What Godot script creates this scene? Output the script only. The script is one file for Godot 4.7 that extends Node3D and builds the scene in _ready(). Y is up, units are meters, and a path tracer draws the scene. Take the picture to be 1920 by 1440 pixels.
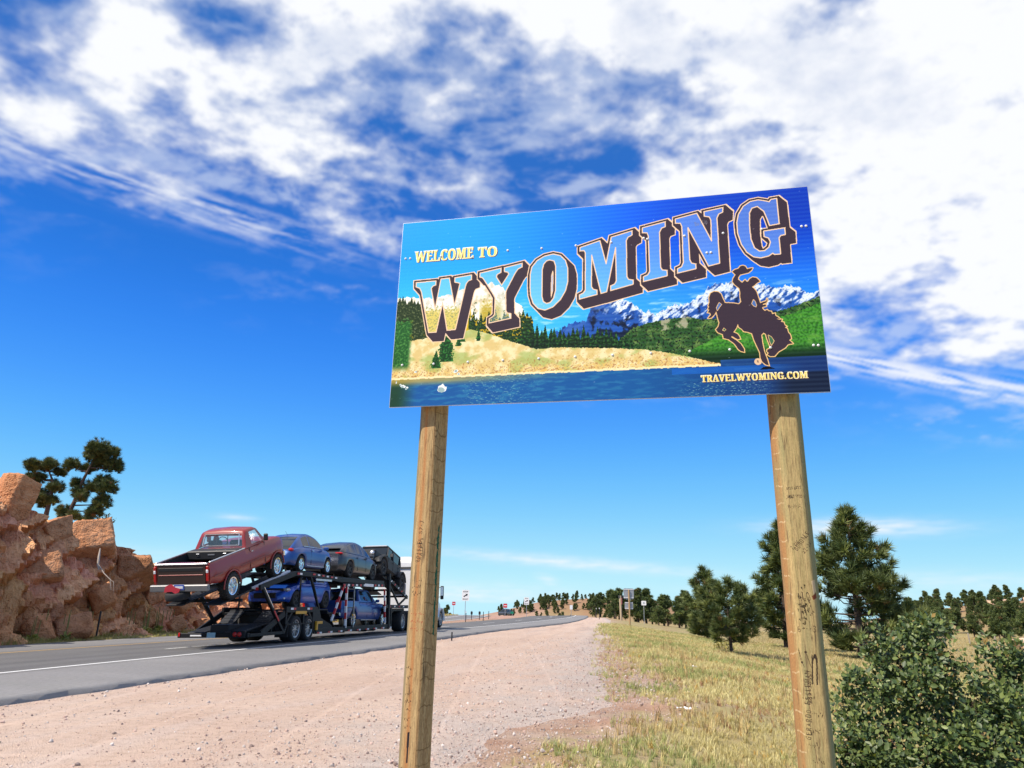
extends Node3D
# A roadside state welcome sign beside a gravel pull-out, a car transporter on the highway behind it.
# Axes: the camera stands over the origin and looks along -z; "s" is the distance ahead (-z).

const ROAD_EDGE := [[-60, -24], [0, -12.4], [14.65, -9.64], [26.65, -6.95], [35.6, -4.85], [44.2, -2.85], [50.7, -1.2], [64.7, 2.1], [80.5, 5.5], [94.7, 8.2], [111.7, 10.4], [124, 11.2], [136, 10.5], [156, 6], [186, -4], [266, -36]]
const SHOULDER := [[-60, 3], [11, 3.05], [27, 3.1], [34, 2.5], [45, 2.4], [56, 2.7], [68, 2.9], [100, 1.9], [150, 1.9]]
const LEFT_EDGE := [[-60, 11.4], [36, 11.4], [46, 10.0], [58, 7.5], [66, 7.3], [150, 7.3]]
const OTHER_ROAD := [[44, 10.6], [58, 8.6], [80, 10.0], [110, 12.6], [150, 15]]
const CLIFF_LINE := [[-30, -24], [5, -20.8], [29, -19.3], [40, -18.4], [55, -17.2], [90, -14.5]]
const GRAVEL_EDGE := [[-30, -9], [0, -3.2], [8, -0.25], [11, 0.9], [13.9, 2.3], [19.7, 3.1], [48.8, 6.6], [100, 13], [150, 14]]
const CLIFF_TOP := [[5, 4.4], [20, 6.0], [29, 5.6], [33, 4.9], [36.5, 4.5], [43, 3.2], [55, 1.75], [75, 0.8], [90, 0]]

var rng := RandomNumberGenerator.new()
var noise := FastNoiseLite.new()
var fine := FastNoiseLite.new()
var xf := Transform3D.IDENTITY      # where the shape helpers put what they add
var used := {}
var M := {}

# ---------------------------------------------------------------- helpers: nodes

func numbered(called: String) -> String:
	var n: int = used.get(called, 0)
	used[called] = n + 1
	return called if n == 0 else "%s_%03d" % [called, n]

func tag(o: Node3D, label: String, category: String, group := "", kind := "") -> void:
	if label != "":
		o.set_meta("label", label)
	if category != "":
		o.set_meta("category", category)
	if group != "":
		o.set_meta("group", group)
	if kind != "":
		o.set_meta("kind", kind)

func thing(called: String, label: String, category: String, group := "") -> Node3D:
	var o := Node3D.new()
	o.name = numbered(called)
	add_child(o)
	tag(o, label, category, group)
	return o

func copy_of(o: Node3D, label: String, group := "") -> Node3D:
	var c: Node3D = o.duplicate()
	c.name = numbered(String(o.name).rstrip("0123456789").trim_suffix("_"))
	add_child(c)
	c.set_meta("label", label)
	if group != "":
		c.set_meta("group", group)
	return c

func st() -> SurfaceTool:
	var s := SurfaceTool.new()
	s.begin(Mesh.PRIMITIVE_TRIANGLES)
	return s

func done(s: SurfaceTool, m: Material) -> ArrayMesh:
	s.generate_normals()
	var a := s.commit()
	if a.get_surface_count() > 0:
		a.surface_set_material(0, m)
	return a

func part(called: String, s: SurfaceTool, m: Material, parent: Node = self) -> MeshInstance3D:
	return put_mesh(called, done(s, m), parent)

func put_mesh(called: String, a: Mesh, parent: Node = self) -> MeshInstance3D:
	var o := MeshInstance3D.new()
	o.mesh = a
	o.name = called if parent != self else numbered(called)
	parent.add_child(o, true)
	return o

func setting(called: String, s: SurfaceTool, m: Material) -> MeshInstance3D:
	var o := part(called, s, m)
	o.set_meta("kind", "structure")
	return o

func scatter(called: String, mesh: Mesh, where: Array, tints: Array, parent: Node = self) -> MultiMeshInstance3D:
	var mm := MultiMesh.new()
	mm.transform_format = MultiMesh.TRANSFORM_3D
	mm.use_colors = not tints.is_empty()
	mm.mesh = mesh
	mm.instance_count = where.size()
	for i in where.size():
		mm.set_instance_transform(i, where[i])
		if mm.use_colors:
			mm.set_instance_color(i, tints[i])
	var o := MultiMeshInstance3D.new()
	o.multimesh = mm
	o.name = called if parent != self else numbered(called)
	o.set_meta("kind", "stuff")
	parent.add_child(o, true)
	return o

# ---------------------------------------------------------------- helpers: shapes

func v3(x: float, y: float, z: float) -> Vector3:
	return Vector3(x, y, z)

func face(s: SurfaceTool, p: Array, centre: Vector3) -> void:
	# a flat convex face, wound so that it looks away from centre
	var mid := Vector3.ZERO
	for q in p:
		mid += q
	mid /= p.size()
	var n: Vector3 = (p[2] - p[0]).cross(p[1] - p[0])
	var turn := n.dot(mid - centre) < 0.0
	s.set_smooth_group(-1)
	for i in range(1, p.size() - 1):
		var a: Vector3 = p[0]
		var b: Vector3 = p[i + 1] if turn else p[i]
		var c: Vector3 = p[i] if turn else p[i + 1]
		s.add_vertex(xf * a)
		s.add_vertex(xf * b)
		s.add_vertex(xf * c)

func box(s: SurfaceTool, c: Vector3, size: Vector3, bevel := 0.0, turn := Basis.IDENTITY) -> void:
	var keep := xf
	xf = xf * Transform3D(turn, c)
	var h := size / 2.0
	if bevel <= 0.0:
		for ax in 3:
			for sg in [-1.0, 1.0]:
				var p := []
				for k in [[-1, -1], [1, -1], [1, 1], [-1, 1]]:
					var v := Vector3.ZERO
					v[ax] = sg * h[ax]
					v[(ax + 1) % 3] = k[0] * h[(ax + 1) % 3]
					v[(ax + 2) % 3] = k[1] * h[(ax + 2) % 3]
					p.append(v)
				face(s, p, Vector3.ZERO)
	else:
		var b := minf(bevel, minf(h.x, minf(h.y, h.z)) * 0.9)
		var cv := func(sg: Vector3, ax: int) -> Vector3:
			var v := Vector3(sg.x * (h.x - b), sg.y * (h.y - b), sg.z * (h.z - b))
			v[ax] = sg[ax] * h[ax]
			return v
		for ax in 3:
			var a1 := (ax + 1) % 3
			var a2 := (ax + 2) % 3
			for sg in [-1.0, 1.0]:
				var p := []
				for k in [[-1, -1], [1, -1], [1, 1], [-1, 1]]:
					var w := Vector3.ZERO
					w[ax] = sg
					w[a1] = k[0]
					w[a2] = k[1]
					p.append(cv.call(w, ax))
				face(s, p, Vector3.ZERO)
			for k in [[-1, -1], [1, -1], [1, 1], [-1, 1]]:   # the edges that run along ax
				var lo := Vector3.ZERO
				lo[ax] = -1
				lo[a1] = k[0]
				lo[a2] = k[1]
				var hi := lo
				hi[ax] = 1
				face(s, [cv.call(lo, a1), cv.call(hi, a1), cv.call(hi, a2), cv.call(lo, a2)], Vector3.ZERO)
		for i in 8:
			var sg := Vector3(1 if i & 1 else -1, 1 if i & 2 else -1, 1 if i & 4 else -1)
			face(s, [cv.call(sg, 0), cv.call(sg, 1), cv.call(sg, 2)], Vector3.ZERO)
	xf = keep

func bar(s: SurfaceTool, a: Vector3, b: Vector3, w: float, h: float, bevel := 0.0) -> void:
	# a box from a to b: w across, h high
	var d := b - a
	var z := d.normalized()
	var up := Vector3.UP if absf(z.y) < 0.98 else Vector3.BACK
	var x := up.cross(z).normalized()
	box(s, (a + b) / 2.0, Vector3(w, h, d.length()), bevel, Basis(x, z.cross(x), z))

func skin(s: SurfaceTool, rings: Array, closed: bool, group := 1, flip := false) -> void:
	# a smooth sheet over rings of points
	s.set_smooth_group(group)
	for i in rings.size() - 1:
		var a: PackedVector3Array = rings[i]
		var b: PackedVector3Array = rings[i + 1]
		var n := a.size()
		for j in (n if closed else n - 1):
			var k := (j + 1) % n
			var q := [a[j], b[j], b[k], a[k]]
			if flip:
				q = [a[j], a[k], b[k], b[j]]
			for t in [0, 1, 2, 0, 2, 3]:
				s.add_vertex(xf * q[t])

func tube(s: SurfaceTool, pts: Array, radii: Array, n := 8, caps := true, group := 1) -> void:
	var rings := []
	var side := Vector3.ZERO
	for i in pts.size():
		var d: Vector3 = (pts[mini(i + 1, pts.size() - 1)] - pts[maxi(i - 1, 0)]).normalized()
		if side == Vector3.ZERO:
			side = d.cross(Vector3.UP if absf(d.y) < 0.9 else Vector3.RIGHT)
		side = (side - d * side.dot(d)).normalized()
		var up := d.cross(side)
		var r := PackedVector3Array()
		for k in n:
			var a := TAU * k / n
			r.append(pts[i] + (side * cos(a) + up * sin(a)) * radii[i])
		rings.append(r)
	skin(s, rings, true, group, true)
	if caps:
		for e in [0, pts.size() - 1]:
			if radii[e] > 0.002:
				var other: int = 1 if e == 0 else pts.size() - 2
				face(s, Array(rings[e]), pts[other])

func lathe(s: SurfaceTool, prof: Array, n: int, at: Transform3D, group := 0) -> void:
	# prof: [radius, along y] from one end to the other
	var keep := xf
	xf = xf * at
	var rings := []
	for p in prof:
		var r := PackedVector3Array()
		for k in n:
			var a := TAU * k / n
			r.append(Vector3(cos(a) * p[0], p[1], sin(a) * p[0]))
		rings.append(r)
	if group < 0:
		for i in rings.size() - 1:
			skin(s, [rings[i], rings[i + 1]], true, i + 2)
	else:
		skin(s, rings, true, group)
	xf = keep

func slab(s: SurfaceTool, poly: PackedVector2Array, depth: float, at: Transform3D) -> void:
	# a flat outline in x and y, with thickness along z
	var keep := xf
	xf = xf * at
	var tris := Geometry2D.triangulate_polygon(poly)
	for z in [-depth / 2, depth / 2]:
		for i in range(0, tris.size(), 3):
			var p := []
			for k in 3:
				var q := poly[tris[i + k]]
				p.append(Vector3(q.x, q.y, z))
			face(s, p, (p[0] + p[1] + p[2]) / 3.0 - Vector3(0, 0, z))
	var ccw := not Geometry2D.is_polygon_clockwise(poly)
	for i in poly.size():
		var a := poly[i]
		var b := poly[(i + 1) % poly.size()]
		var m := (a + b) / 2.0
		var out := Vector2(b.y - a.y, a.x - b.x) * (1.0 if ccw else -1.0)
		face(s, [v3(a.x, a.y, -depth / 2), v3(b.x, b.y, -depth / 2), v3(b.x, b.y, depth / 2), v3(a.x, a.y, depth / 2)], v3(m.x - out.x, m.y - out.y, 0))
	xf = keep

func smoothish(tab: Array, x: float) -> float:
	# a smooth curve through [x, y] pairs
	var n := tab.size()
	if x <= tab[0][0]:
		return tab[0][1] + (x - tab[0][0]) * (tab[1][1] - tab[0][1]) / float(tab[1][0] - tab[0][0])
	if x >= tab[n - 1][0]:
		return tab[n - 1][1] + (x - tab[n - 1][0]) * (tab[n - 1][1] - tab[n - 2][1]) / float(tab[n - 1][0] - tab[n - 2][0])
	var i := 0
	while i < n - 2 and tab[i + 1][0] <= x:
		i += 1
	var lo := maxi(i - 1, 0)
	var hi := mini(i + 2, n - 1)
	var m0: float = (tab[i + 1][1] - tab[lo][1]) / float(tab[i + 1][0] - tab[lo][0])
	var m1: float = (tab[hi][1] - tab[i][1]) / float(tab[hi][0] - tab[i][0])
	var h := float(tab[i + 1][0] - tab[i][0])
	var t: float = (x - tab[i][0]) / h
	return (2 * t * t * t - 3 * t * t + 1) * tab[i][1] + (t * t * t - 2 * t * t + t) * h * m0 + (-2 * t * t * t + 3 * t * t) * tab[i + 1][1] + (t * t * t - t * t) * h * m1

func linear(tab: Array, x: float) -> float:
	var n := tab.size()
	if x <= tab[0][0]:
		return tab[0][1]
	for i in n - 1:
		if x < tab[i + 1][0]:
			return lerpf(tab[i][1], tab[i + 1][1], (x - tab[i][0]) / float(tab[i + 1][0] - tab[i][0]))
	return tab[n - 1][1]

# ---------------------------------------------------------------- helpers: materials and pictures

func lin(r: float, g: float, b: float) -> Color:
	return Color(r, g, b).linear_to_srgb()

func mat(c: Color, rough := 0.8, metal := 0.0) -> StandardMaterial3D:
	var m := StandardMaterial3D.new()
	m.albedo_color = c
	m.roughness = rough
	m.metallic = metal
	m.cull_mode = BaseMaterial3D.CULL_DISABLED
	return m

func paint(c: Color, rough := 0.35, metal := 0.2) -> StandardMaterial3D:
	var m := mat(c, rough, metal)
	m.clearcoat_enabled = true
	m.clearcoat = 0.45
	m.clearcoat_roughness = 0.08
	return m

func seamless(size: int, freq: float, octaves: int, sd: int, stretch := Vector2.ONE) -> PackedByteArray:
	var f := FastNoiseLite.new()
	f.seed = sd
	f.frequency = freq
	f.fractal_octaves = octaves
	f.noise_type = FastNoiseLite.TYPE_SIMPLEX_SMOOTH
	var im := f.get_seamless_image(int(size / stretch.x), int(size / stretch.y))
	im.convert(Image.FORMAT_L8)
	im.resize(size, size, Image.INTERPOLATE_CUBIC)
	return im.get_data()

func ramp_picture(size: int, layers: Array, ramp: Array) -> ImageTexture:
	# layers: [bytes, weight]; ramp: [position, colour (linear)]
	var lut := []
	for i in 256:
		var t := i / 255.0
		var c: Color = ramp[0][1]
		for k in ramp.size() - 1:
			if t >= ramp[k][0]:
				c = ramp[k][1].lerp(ramp[k + 1][1], clampf((t - ramp[k][0]) / (ramp[k + 1][0] - ramp[k][0]), 0, 1))
		c = c.linear_to_srgb()
		lut.append([int(clampf(c.r, 0, 1) * 255), int(clampf(c.g, 0, 1) * 255), int(clampf(c.b, 0, 1) * 255)])
	var out := PackedByteArray()
	out.resize(size * size * 3)
	for i in size * size:
		var v := 0.0
		for l in layers:
			v += l[0][i] * l[1]
		var c: Array = lut[clampi(int(v), 0, 255)]
		out[i * 3] = c[0]
		out[i * 3 + 1] = c[1]
		out[i * 3 + 2] = c[2]
	return ImageTexture.create_from_image(Image.create_from_data(size, size, false, Image.FORMAT_RGB8, out))

func grey_picture(size: int, layers: Array) -> ImageTexture:
	var out := PackedByteArray()
	out.resize(size * size)
	for i in size * size:
		var v := 0.0
		for l in layers:
			v += l[0][i] * l[1]
		out[i] = clampi(int(v), 0, 255)
	return ImageTexture.create_from_image(Image.create_from_data(size, size, false, Image.FORMAT_L8, out))

func fill(im: Image, polys: Array, c: Color, off := Vector2.ZERO) -> void:
	# even-odd fill of outlines
	var lo := 1e9
	var hi := -1e9
	for p in polys:
		for q in p:
			lo = minf(lo, q.y + off.y)
			hi = maxf(hi, q.y + off.y)
	for y in range(maxi(0, int(lo)), mini(im.get_height() - 1, int(hi)) + 1):
		var yc := y + 0.5 - off.y
		var xs := []
		for p in polys:
			var n: int = p.size()
			for i in n:
				var a: Vector2 = p[i]
				var b: Vector2 = p[(i + 1) % n]
				if (a.y <= yc) != (b.y <= yc):
					xs.append(a.x + (yc - a.y) / (b.y - a.y) * (b.x - a.x) + off.x)
		xs.sort()
		for k in range(0, xs.size() - 1, 2):
			var x0 := int(round(xs[k]))
			var x1 := int(round(xs[k + 1]))
			if x1 > x0:
				im.fill_rect(Rect2i(x0, y, x1 - x0, 1), c)

func outline(flat: Array) -> PackedVector2Array:
	var p := PackedVector2Array()
	for i in range(0, flat.size(), 2):
		p.append(Vector2(flat[i], flat[i + 1]))
	return p

func font(called: String, bold := false) -> SystemFont:
	var f := SystemFont.new()
	f.font_names = PackedStringArray([called])
	f.font_weight = 700 if bold else 400
	return f

func letters(text: String, f: Font) -> TextMesh:
	var t := TextMesh.new()
	t.text = text
	t.font = f
	t.font_size = 64
	t.pixel_size = 1.0 / 64.0
	t.depth = 0.0
	return t

func print_text(im: Image, text: String, f: Font, at: Vector2, size: Vector2, c: Color, turn := 0.0) -> void:
	# lettering centred on at, fitted to size
	var arr := letters(text, f).get_mesh_arrays()
	var v: PackedVector3Array = arr[Mesh.ARRAY_VERTEX]
	var ix: PackedInt32Array = arr[Mesh.ARRAY_INDEX]
	var lo := Vector2(1e9, 1e9)
	var hi := -lo
	for p in v:
		lo = lo.min(Vector2(p.x, p.y))
		hi = hi.max(Vector2(p.x, p.y))
	var sc := size / (hi - lo)
	for i in range(0, ix.size(), 3):
		var t := PackedVector2Array()
		for k in 3:
			var p := v[ix[i + k]]
			t.append(at + (Vector2(p.x - (lo.x + hi.x) / 2, (lo.y + hi.y) / 2 - p.y) * sc).rotated(turn))
		fill(im, [t], c)
const LETTERS := {
	"W": [[72,267,152,265,153,282,141,286,135,295,137,306,156,387,173,259,206,257,233,377,251,283,245,280,230,276,229,258,295,251,296,270,284,274,276,285,273,296,241,472,209,474,185,357,165,479,136,479,96,306,88,291,73,285]],
	"Y": [[329,246,411,232,411,249,397,256,394,267,416,304,443,259,439,250,426,247,425,231,493,218,493,233,478,240,468,255,435,324,432,335,435,409,440,419,454,422,455,440,372,454,372,438,386,430,393,420,392,352,383,335,346,274,339,265,329,262]],
	"O": [[613,189,641,198,660,220,668,251,669,278,668,310,660,344,641,378,614,405,584,416,558,408,539,386,529,353,526,311,526,270,532,237,552,211,580,195], [599,212,617,218,623,238,624,289,623,342,616,371,604,387,590,391,577,382,572,362,571,303,572,249,577,228,588,215]],
	"M": [[715,171,790,149,812,247,833,138,910,119,909,136,895,143,888,156,886,304,892,316,909,320,908,336,827,355,827,337,842,331,848,320,848,182,812,359,792,364,759,205,756,334,763,346,776,350,776,367,712,381,712,365,727,358,734,347,736,194,730,184,715,185]],
	"I": [[949,110,1032,93,1031,113,1018,117,1010,133,1008,276,1014,288,1031,291,1030,312,946,328,947,309,962,303,969,291,970,147,965,132,948,130]],
	"N": [[1070,85,1147,69,1193,187,1196,103,1191,88,1173,83,1173,65,1240,55,1238,73,1224,79,1217,95,1215,277,1177,285,1113,124,1112,253,1118,269,1133,274,1132,292,1068,304,1069,287,1083,281,1090,265,1092,119,1087,104,1069,102]],
	"G": [[1428,37,1429,139,1396,143,1390,116,1381,84,1360,62,1341,67,1331,86,1327,145,1329,194,1338,227,1354,242,1371,242,1387,229,1394,209,1389,193,1374,185,1375,164,1446,158,1445,184,1430,186,1424,194,1423,258,1404,259,1398,253,1383,263,1356,268,1333,262,1311,242,1295,209,1286,166,1285,123,1293,88,1312,57,1337,40,1365,36,1389,43,1402,48,1409,39]],
}
const HORSE := [
	[1257,314,1266,307,1278,304,1285,295,1294,293,1302,297,1307,308,1318,306,1326,305,1322,313,1311,322,1296,325,1282,328,1275,338,1274,345,1281,353,1287,360,1294,352,1298,349,1301,355,1306,357,1314,346,1324,341,1336,344,1344,354,1346,359,1334,365,1326,373,1318,378,1326,386,1332,397,1337,421,1342,444,1347,462,1333,473,1276,463,1271,440,1279,431,1277,414,1278,393,1276,380,1262,365,1255,353,1258,341,1267,327],
	[1341,441,1354,436,1362,435,1365,425,1366,433,1361,441,1351,444,1349,448,1359,447,1360,454,1350,455,1345,459,1346,468,1336,467],
	[1262,514,1265,526,1273,532,1280,542,1293,545,1306,551,1311,574,1319,599,1327,622,1327,641,1332,655,1342,666,1352,669,1349,651,1341,620,1337,586,1336,558,1344,551,1351,556,1353,570,1359,593,1363,607,1351,613,1350,619,1355,626,1350,630,1359,637,1373,637,1386,622,1409,609,1419,597,1435,595,1424,582,1431,577,1429,563,1423,554,1421,540,1414,536,1420,532,1414,527,1412,517,1403,514,1408,506,1398,506,1390,502,1401,503,1397,498,1387,490,1387,482,1377,484,1375,474,1367,473,1362,467,1354,471,1345,459,1328,443,1276,452],
	[1280,440,1271,440,1252,435,1224,432,1217,413,1213,398,1203,388,1190,386,1178,392,1172,407,1172,426,1167,439,1170,442,1165,452,1170,454,1164,464,1172,466,1174,474,1164,486,1175,485,1187,472,1193,461,1195,473,1197,487,1201,505,1197,519,1188,530,1194,541,1210,549,1211,563,1228,569,1246,585,1252,596,1257,606,1266,614,1276,617,1276,606,1267,588,1250,571,1237,561,1239,557,1246,562,1257,570,1266,569,1264,561,1258,550,1245,543,1256,528,1262,513,1283,510,1301,465],
]
const HORSE_HOLES := [
	[1205,430,1212,437,1204,447,1197,458,1195,449,1200,438],
	[1320,427,1325,434,1328,448,1326,453,1320,450,1314,441],
	[1359,561,1368,568,1375,583,1366,597,1362,585],
	[1215,527,1220,532,1216,536,1211,533],
]

# ---------------------------------------------------------------- the scene

func _ready() -> void:
	rng.seed = 20240915
	noise.seed = 11
	noise.frequency = 1.0
	noise.fractal_octaves = 4
	fine.seed = 5
	fine.frequency = 1.0
	fine.fractal_octaves = 5
	# camera
	var cam := Camera3D.new()
	cam.name = "camera"
	cam.position = Vector3(0, 1.5, 0)
	cam.basis = Basis(Vector3.RIGHT, deg_to_rad(17.16)) * Basis(Vector3.BACK, deg_to_rad(1.394))
	cam.fov = 56.82
	cam.near = 0.05
	cam.far = 5000.0
	add_child(cam)
	# sky and exposure
	var env := Environment.new()
	env.background_mode = Environment.BG_SKY
	env.sky = Sky.new()
	env.sky.sky_material = make_sky()
	env.tonemap_mode = Environment.TONE_MAPPER_LINEAR
	env.tonemap_exposure = 1.22
	env.sdfgi_enabled = true
	env.ssao_enabled = true
	env.ssil_enabled = true
	var we := WorldEnvironment.new()
	we.name = "environment"
	we.environment = env
	add_child(we)
	# sun: high, behind the camera's left shoulder
	var sun := DirectionalLight3D.new()
	sun.name = "sun"
	sun.light_energy = 1.6
	sun.light_color = Color(1.0, 0.955, 0.89)
	sun.light_angular_distance = 0.53
	sun.shadow_enabled = true
	sun.basis = Basis.looking_at(-Vector3(-0.55, 0.77, 0.34).normalized())
	add_child(sun)
	make_materials()
	make_ground()
	make_road()
	make_cliff()
	make_sign()
	make_transporter()
	make_traffic_signs()
	make_trees()
	make_bush()
	make_small_growth()
	make_litter()

# ---------------------------------------------------------------- sky

const CLOUDS := [   # how much cloud: rows by elevation 50, 45, ... 10 degrees; columns by azimuth -40, -30, ... 40
	[.72, .75, .75, .8, .85, .9, .95, .95, .95],
	[.55, .62, .68, .74, .82, .88, .92, .9, .92],
	[.48, .6, .7, .6, .46, .58, .92, .95, .98],
	[.55, .8, .66, .5, .2, .32, .9, 1.0, 1.02],
	[.66, .5, .42, .36, .42, .64, .86, .95, 1.02],
	[.08, .0, .08, .08, .26, .46, .68, .88, .97],
	[.0, .0, .0, .0, .0, .1, .32, .66, .9],
	[.0, .0, .0, .0, .0, .0, .0, .05, .52],
	[.0, .0, .0, .0, .0, .0, .0, .0, .0]]

func cloud_amount(az: float, el: float) -> float:
	var wide := absf(az) - 40.0
	var r := clampf((50.0 - el) / 5.0 + 0.35 * noise.get_noise_2d(az * 0.09, el * 0.12), 0, 8)
	var c := clampf((az + 40.0) / 10.0 + 0.5 * noise.get_noise_2d(az * 0.08 + 20.0, el * 0.11), 0, 8)
	var i := mini(int(r), 7)
	var j := mini(int(c), 7)
	var a: float = lerpf(lerpf(CLOUDS[i][j], CLOUDS[i][j + 1], c - j), lerpf(CLOUDS[i + 1][j], CLOUDS[i + 1][j + 1], c - j), r - i)
	if wide > 0:
		a = lerpf(a, 0.42 * smoothstep(8, 30, el), smoothstep(0, 50, wide))
	return lerpf(a, 0.55, smoothstep(50, 75, el))

func make_sky() -> PanoramaSkyMaterial:
	var w := 3072
	var h := 1536
	var blue := []
	var grad := [[-1, 196, 240, 255], [1.5, 190, 240, 255], [4, 165, 226, 255], [7, 132, 207, 255], [11, 98, 182, 255], [15, 74, 158, 253], [20, 54, 136, 241], [25, 44, 121, 222], [31, 46, 113, 206], [42, 52, 114, 196], [90, 44, 94, 168]]
	for i in 361:
		var e := i / 4.0
		var c := Color.BLACK
		for k in 3:
			var tab := []
			for g in grad:
				tab.append([g[0], g[k + 1]])
			c[k] = smoothish(tab, e) / 255.0
		c = c.srgb_to_linear() / 1.22
		c.a = 1.0
		blue.append(c)
	var big := FastNoiseLite.new()
	big.seed = 31
	big.frequency = 1.0
	big.fractal_octaves = 5
	big.fractal_gain = 0.52
	big.noise_type = FastNoiseLite.TYPE_SIMPLEX_SMOOTH
	var wisp := FastNoiseLite.new()
	wisp.seed = 77
	wisp.frequency = 1.0
	wisp.fractal_octaves = 4
	wisp.noise_type = FastNoiseLite.TYPE_SIMPLEX_SMOOTH
	var detail := FastNoiseLite.new()
	detail.seed = 91
	detail.frequency = 1.0
	detail.fractal_octaves = 5
	detail.fractal_gain = 0.6
	detail.noise_type = FastNoiseLite.TYPE_SIMPLEX_SMOOTH
	var soft := FastNoiseLite.new()
	soft.seed = 8
	soft.frequency = 1.0
	soft.fractal_octaves = 3
	var data := PackedByteArray()
	data.resize(w * h * 3)
	var low: Color = blue[4].linear_to_srgb()
	var lowb := [int(low.r * 255), int(low.g * 255), int(low.b * 255)]
	for y in range(h / 2 - 2, h):
		for x in w:
			var o := (y * w + x) * 3
			data[o] = lowb[0]
			data[o + 1] = lowb[1]
			data[o + 2] = lowb[2]
	var edge := int(48.0 / 360.0 * w)
	var streaks := [[25.6, 5.75, 5.2, 0.55, 0.95, -0.02], [4.5, 3.15, 9.5, 0.42, 0.65, -0.06], [-20.8, 5.6, 1.3, 0.22, 0.5, 0.0], [32.0, 2.1, 6.5, 0.6, 0.35, -0.02], [3.2, 1.75, 0.9, 0.4, 0.4, -0.3], [-29.0, 2.6, 6, 0.5, 0.25, 0.02], [22, 1.2, 8, 0.5, 0.3, 0], [-6, 0.6, 12, 0.8, 0.5, 0.0]]
	var y := 0
	while y < h / 2:
		var el := 90.0 - (y + 0.5) / h * 180.0
		var hires := el < 52.0
		var ystep := 1 if hires else 4
		var x := 0
		var ce := cos(deg_to_rad(el))
		var se := sin(deg_to_rad(el))
		var sky_c: Color = blue[clampi(int(el * 4.0), 0, 360)].lerp(blue[clampi(int(el * 4.0) + 1, 0, 360)], fposmod(el * 4.0, 1.0))
		while x < w:
			var front := hires and (x < edge or x >= w - edge)
			var step := 1 if front else 4
			if not front and hires and y % 4 != 0:
				for k in step * 3:
					data[(y * w + x) * 3 + k] = data[((y - 1) * w + x) * 3 + k]
				x += step
				continue
			var az := (x + 0.5) / w * 360.0
			if az > 180.0:
				az -= 360.0
			var c := sky_c
			var cov := cloud_amount(az, el)
			if cov > 0.0:
				var qx := sin(deg_to_rad(az)) * ce / (se + 0.2)
				var qy := -cos(deg_to_rad(az)) * ce / (se + 0.2)
				var wx := wisp.get_noise_2d(qx * 3.0, qy * 3.0)
				var wy := wisp.get_noise_2d(qx * 3.0 + 40.0, qy * 3.0)
				var n := 0.5 + 0.66 * big.get_noise_2d((qx + wx * 0.03) * 3.4, (qy + wy * 0.03) * 4.4)
				var f := detail.get_noise_2d(qx * 15.0, qy * 19.0)
				n += 0.15 * f
				var t := 1.0 - cov
				var a := smoothstep(t - 0.27, t + 0.33, n) * clampf(cov * 9.0, 0, 1) * 0.97
				var thick := smoothstep(t - 0.1, t + 0.4, n)
				var shade := smoothstep(-0.25, 0.5, soft.get_noise_2d(qx * 3.6 + 5.0, qy * 5.0)) * smoothstep(24.0, 42.0, el)
				var wht := Color(0.83, 0.84, 0.86).lerp(Color(0.45, 0.52, 0.68), clampf((1.0 - thick) * 0.72 + shade * 0.6 - 0.35 * f - 0.08, 0, 1))
				c = c.lerp(wht, a)
				var veil := smoothstep(-0.1, 0.55, detail.get_noise_2d(qx * 5.0 + 0.3 * wx, qy * 6.5 + 9.0)) * clampf(cov * 3.0, 0, 1) * (1.0 - a)
				c = c.lerp(Color(0.62, 0.69, 0.8), veil * 0.5)
			# thin high streaks
			var ln := 28.7 - (az + 40.0) * 0.05 - 0.0023 * (az + 40.0) * (az + 40.0) * 0.5
			var cir := 0.0
			if az > -75.0 and az < -8.0 and absf(el - ln) < 4.0:
				var fib := 0.6 * wisp.get_noise_2d(az * 0.09, (el - ln) * 1.5) + 0.55 * detail.get_noise_2d(az * 0.22 + el, el * 0.9)
				cir = exp(-pow((el - ln) / 1.15, 2.0)) * smoothstep(-0.25, 0.55, fib) * smoothstep(-8.0, -30.0, az) * 0.75
			var l2 := 18.4 - (az - 25.0) * 0.36
			if az > 22.0 and az < 70.0 and absf(el - l2) < 4.0:
				var fib2 := wisp.get_noise_2d(az * 0.2, (el - l2) * 1.6)
				cir = maxf(cir, exp(-pow((el - l2) / 0.8, 2.0)) * smoothstep(-0.5, 0.35, fib2) * 0.9)
			if el < 9.0:
				for k in streaks:
					var dx: float = (az - k[0]) / k[2]
					if absf(dx) < 2.2:
						var dy: float = (el - k[1] - k[5] * (az - k[0])) / k[3]
						if absf(dy) < 2.5:
							cir = maxf(cir, k[4] * exp(-dx * dx - dy * dy) * (0.75 + 0.7 * wisp.get_noise_2d(az * 0.35, el * 3.0)))
			c = c.lerp(Color(0.80, 0.815, 0.84), clampf(cir, 0, 1))
			var sr := c.linear_to_srgb()
			var r8 := clampi(int(sr.r * 255.0), 0, 255)
			var g8 := clampi(int(sr.g * 255.0), 0, 255)
			var b8 := clampi(int(sr.b * 255.0), 0, 255)
			for yy in (1 if front or hires else 4):
				for xx in step:
					var o := ((y + yy) * w + x + xx) * 3
					data[o] = r8
					data[o + 1] = g8
					data[o + 2] = b8
			x += step
		y += ystep
	var m := PanoramaSkyMaterial.new()
	m.panorama = ImageTexture.create_from_image(Image.create_from_data(w, h, false, Image.FORMAT_RGB8, data))
	return m

# ---------------------------------------------------------------- materials

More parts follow.
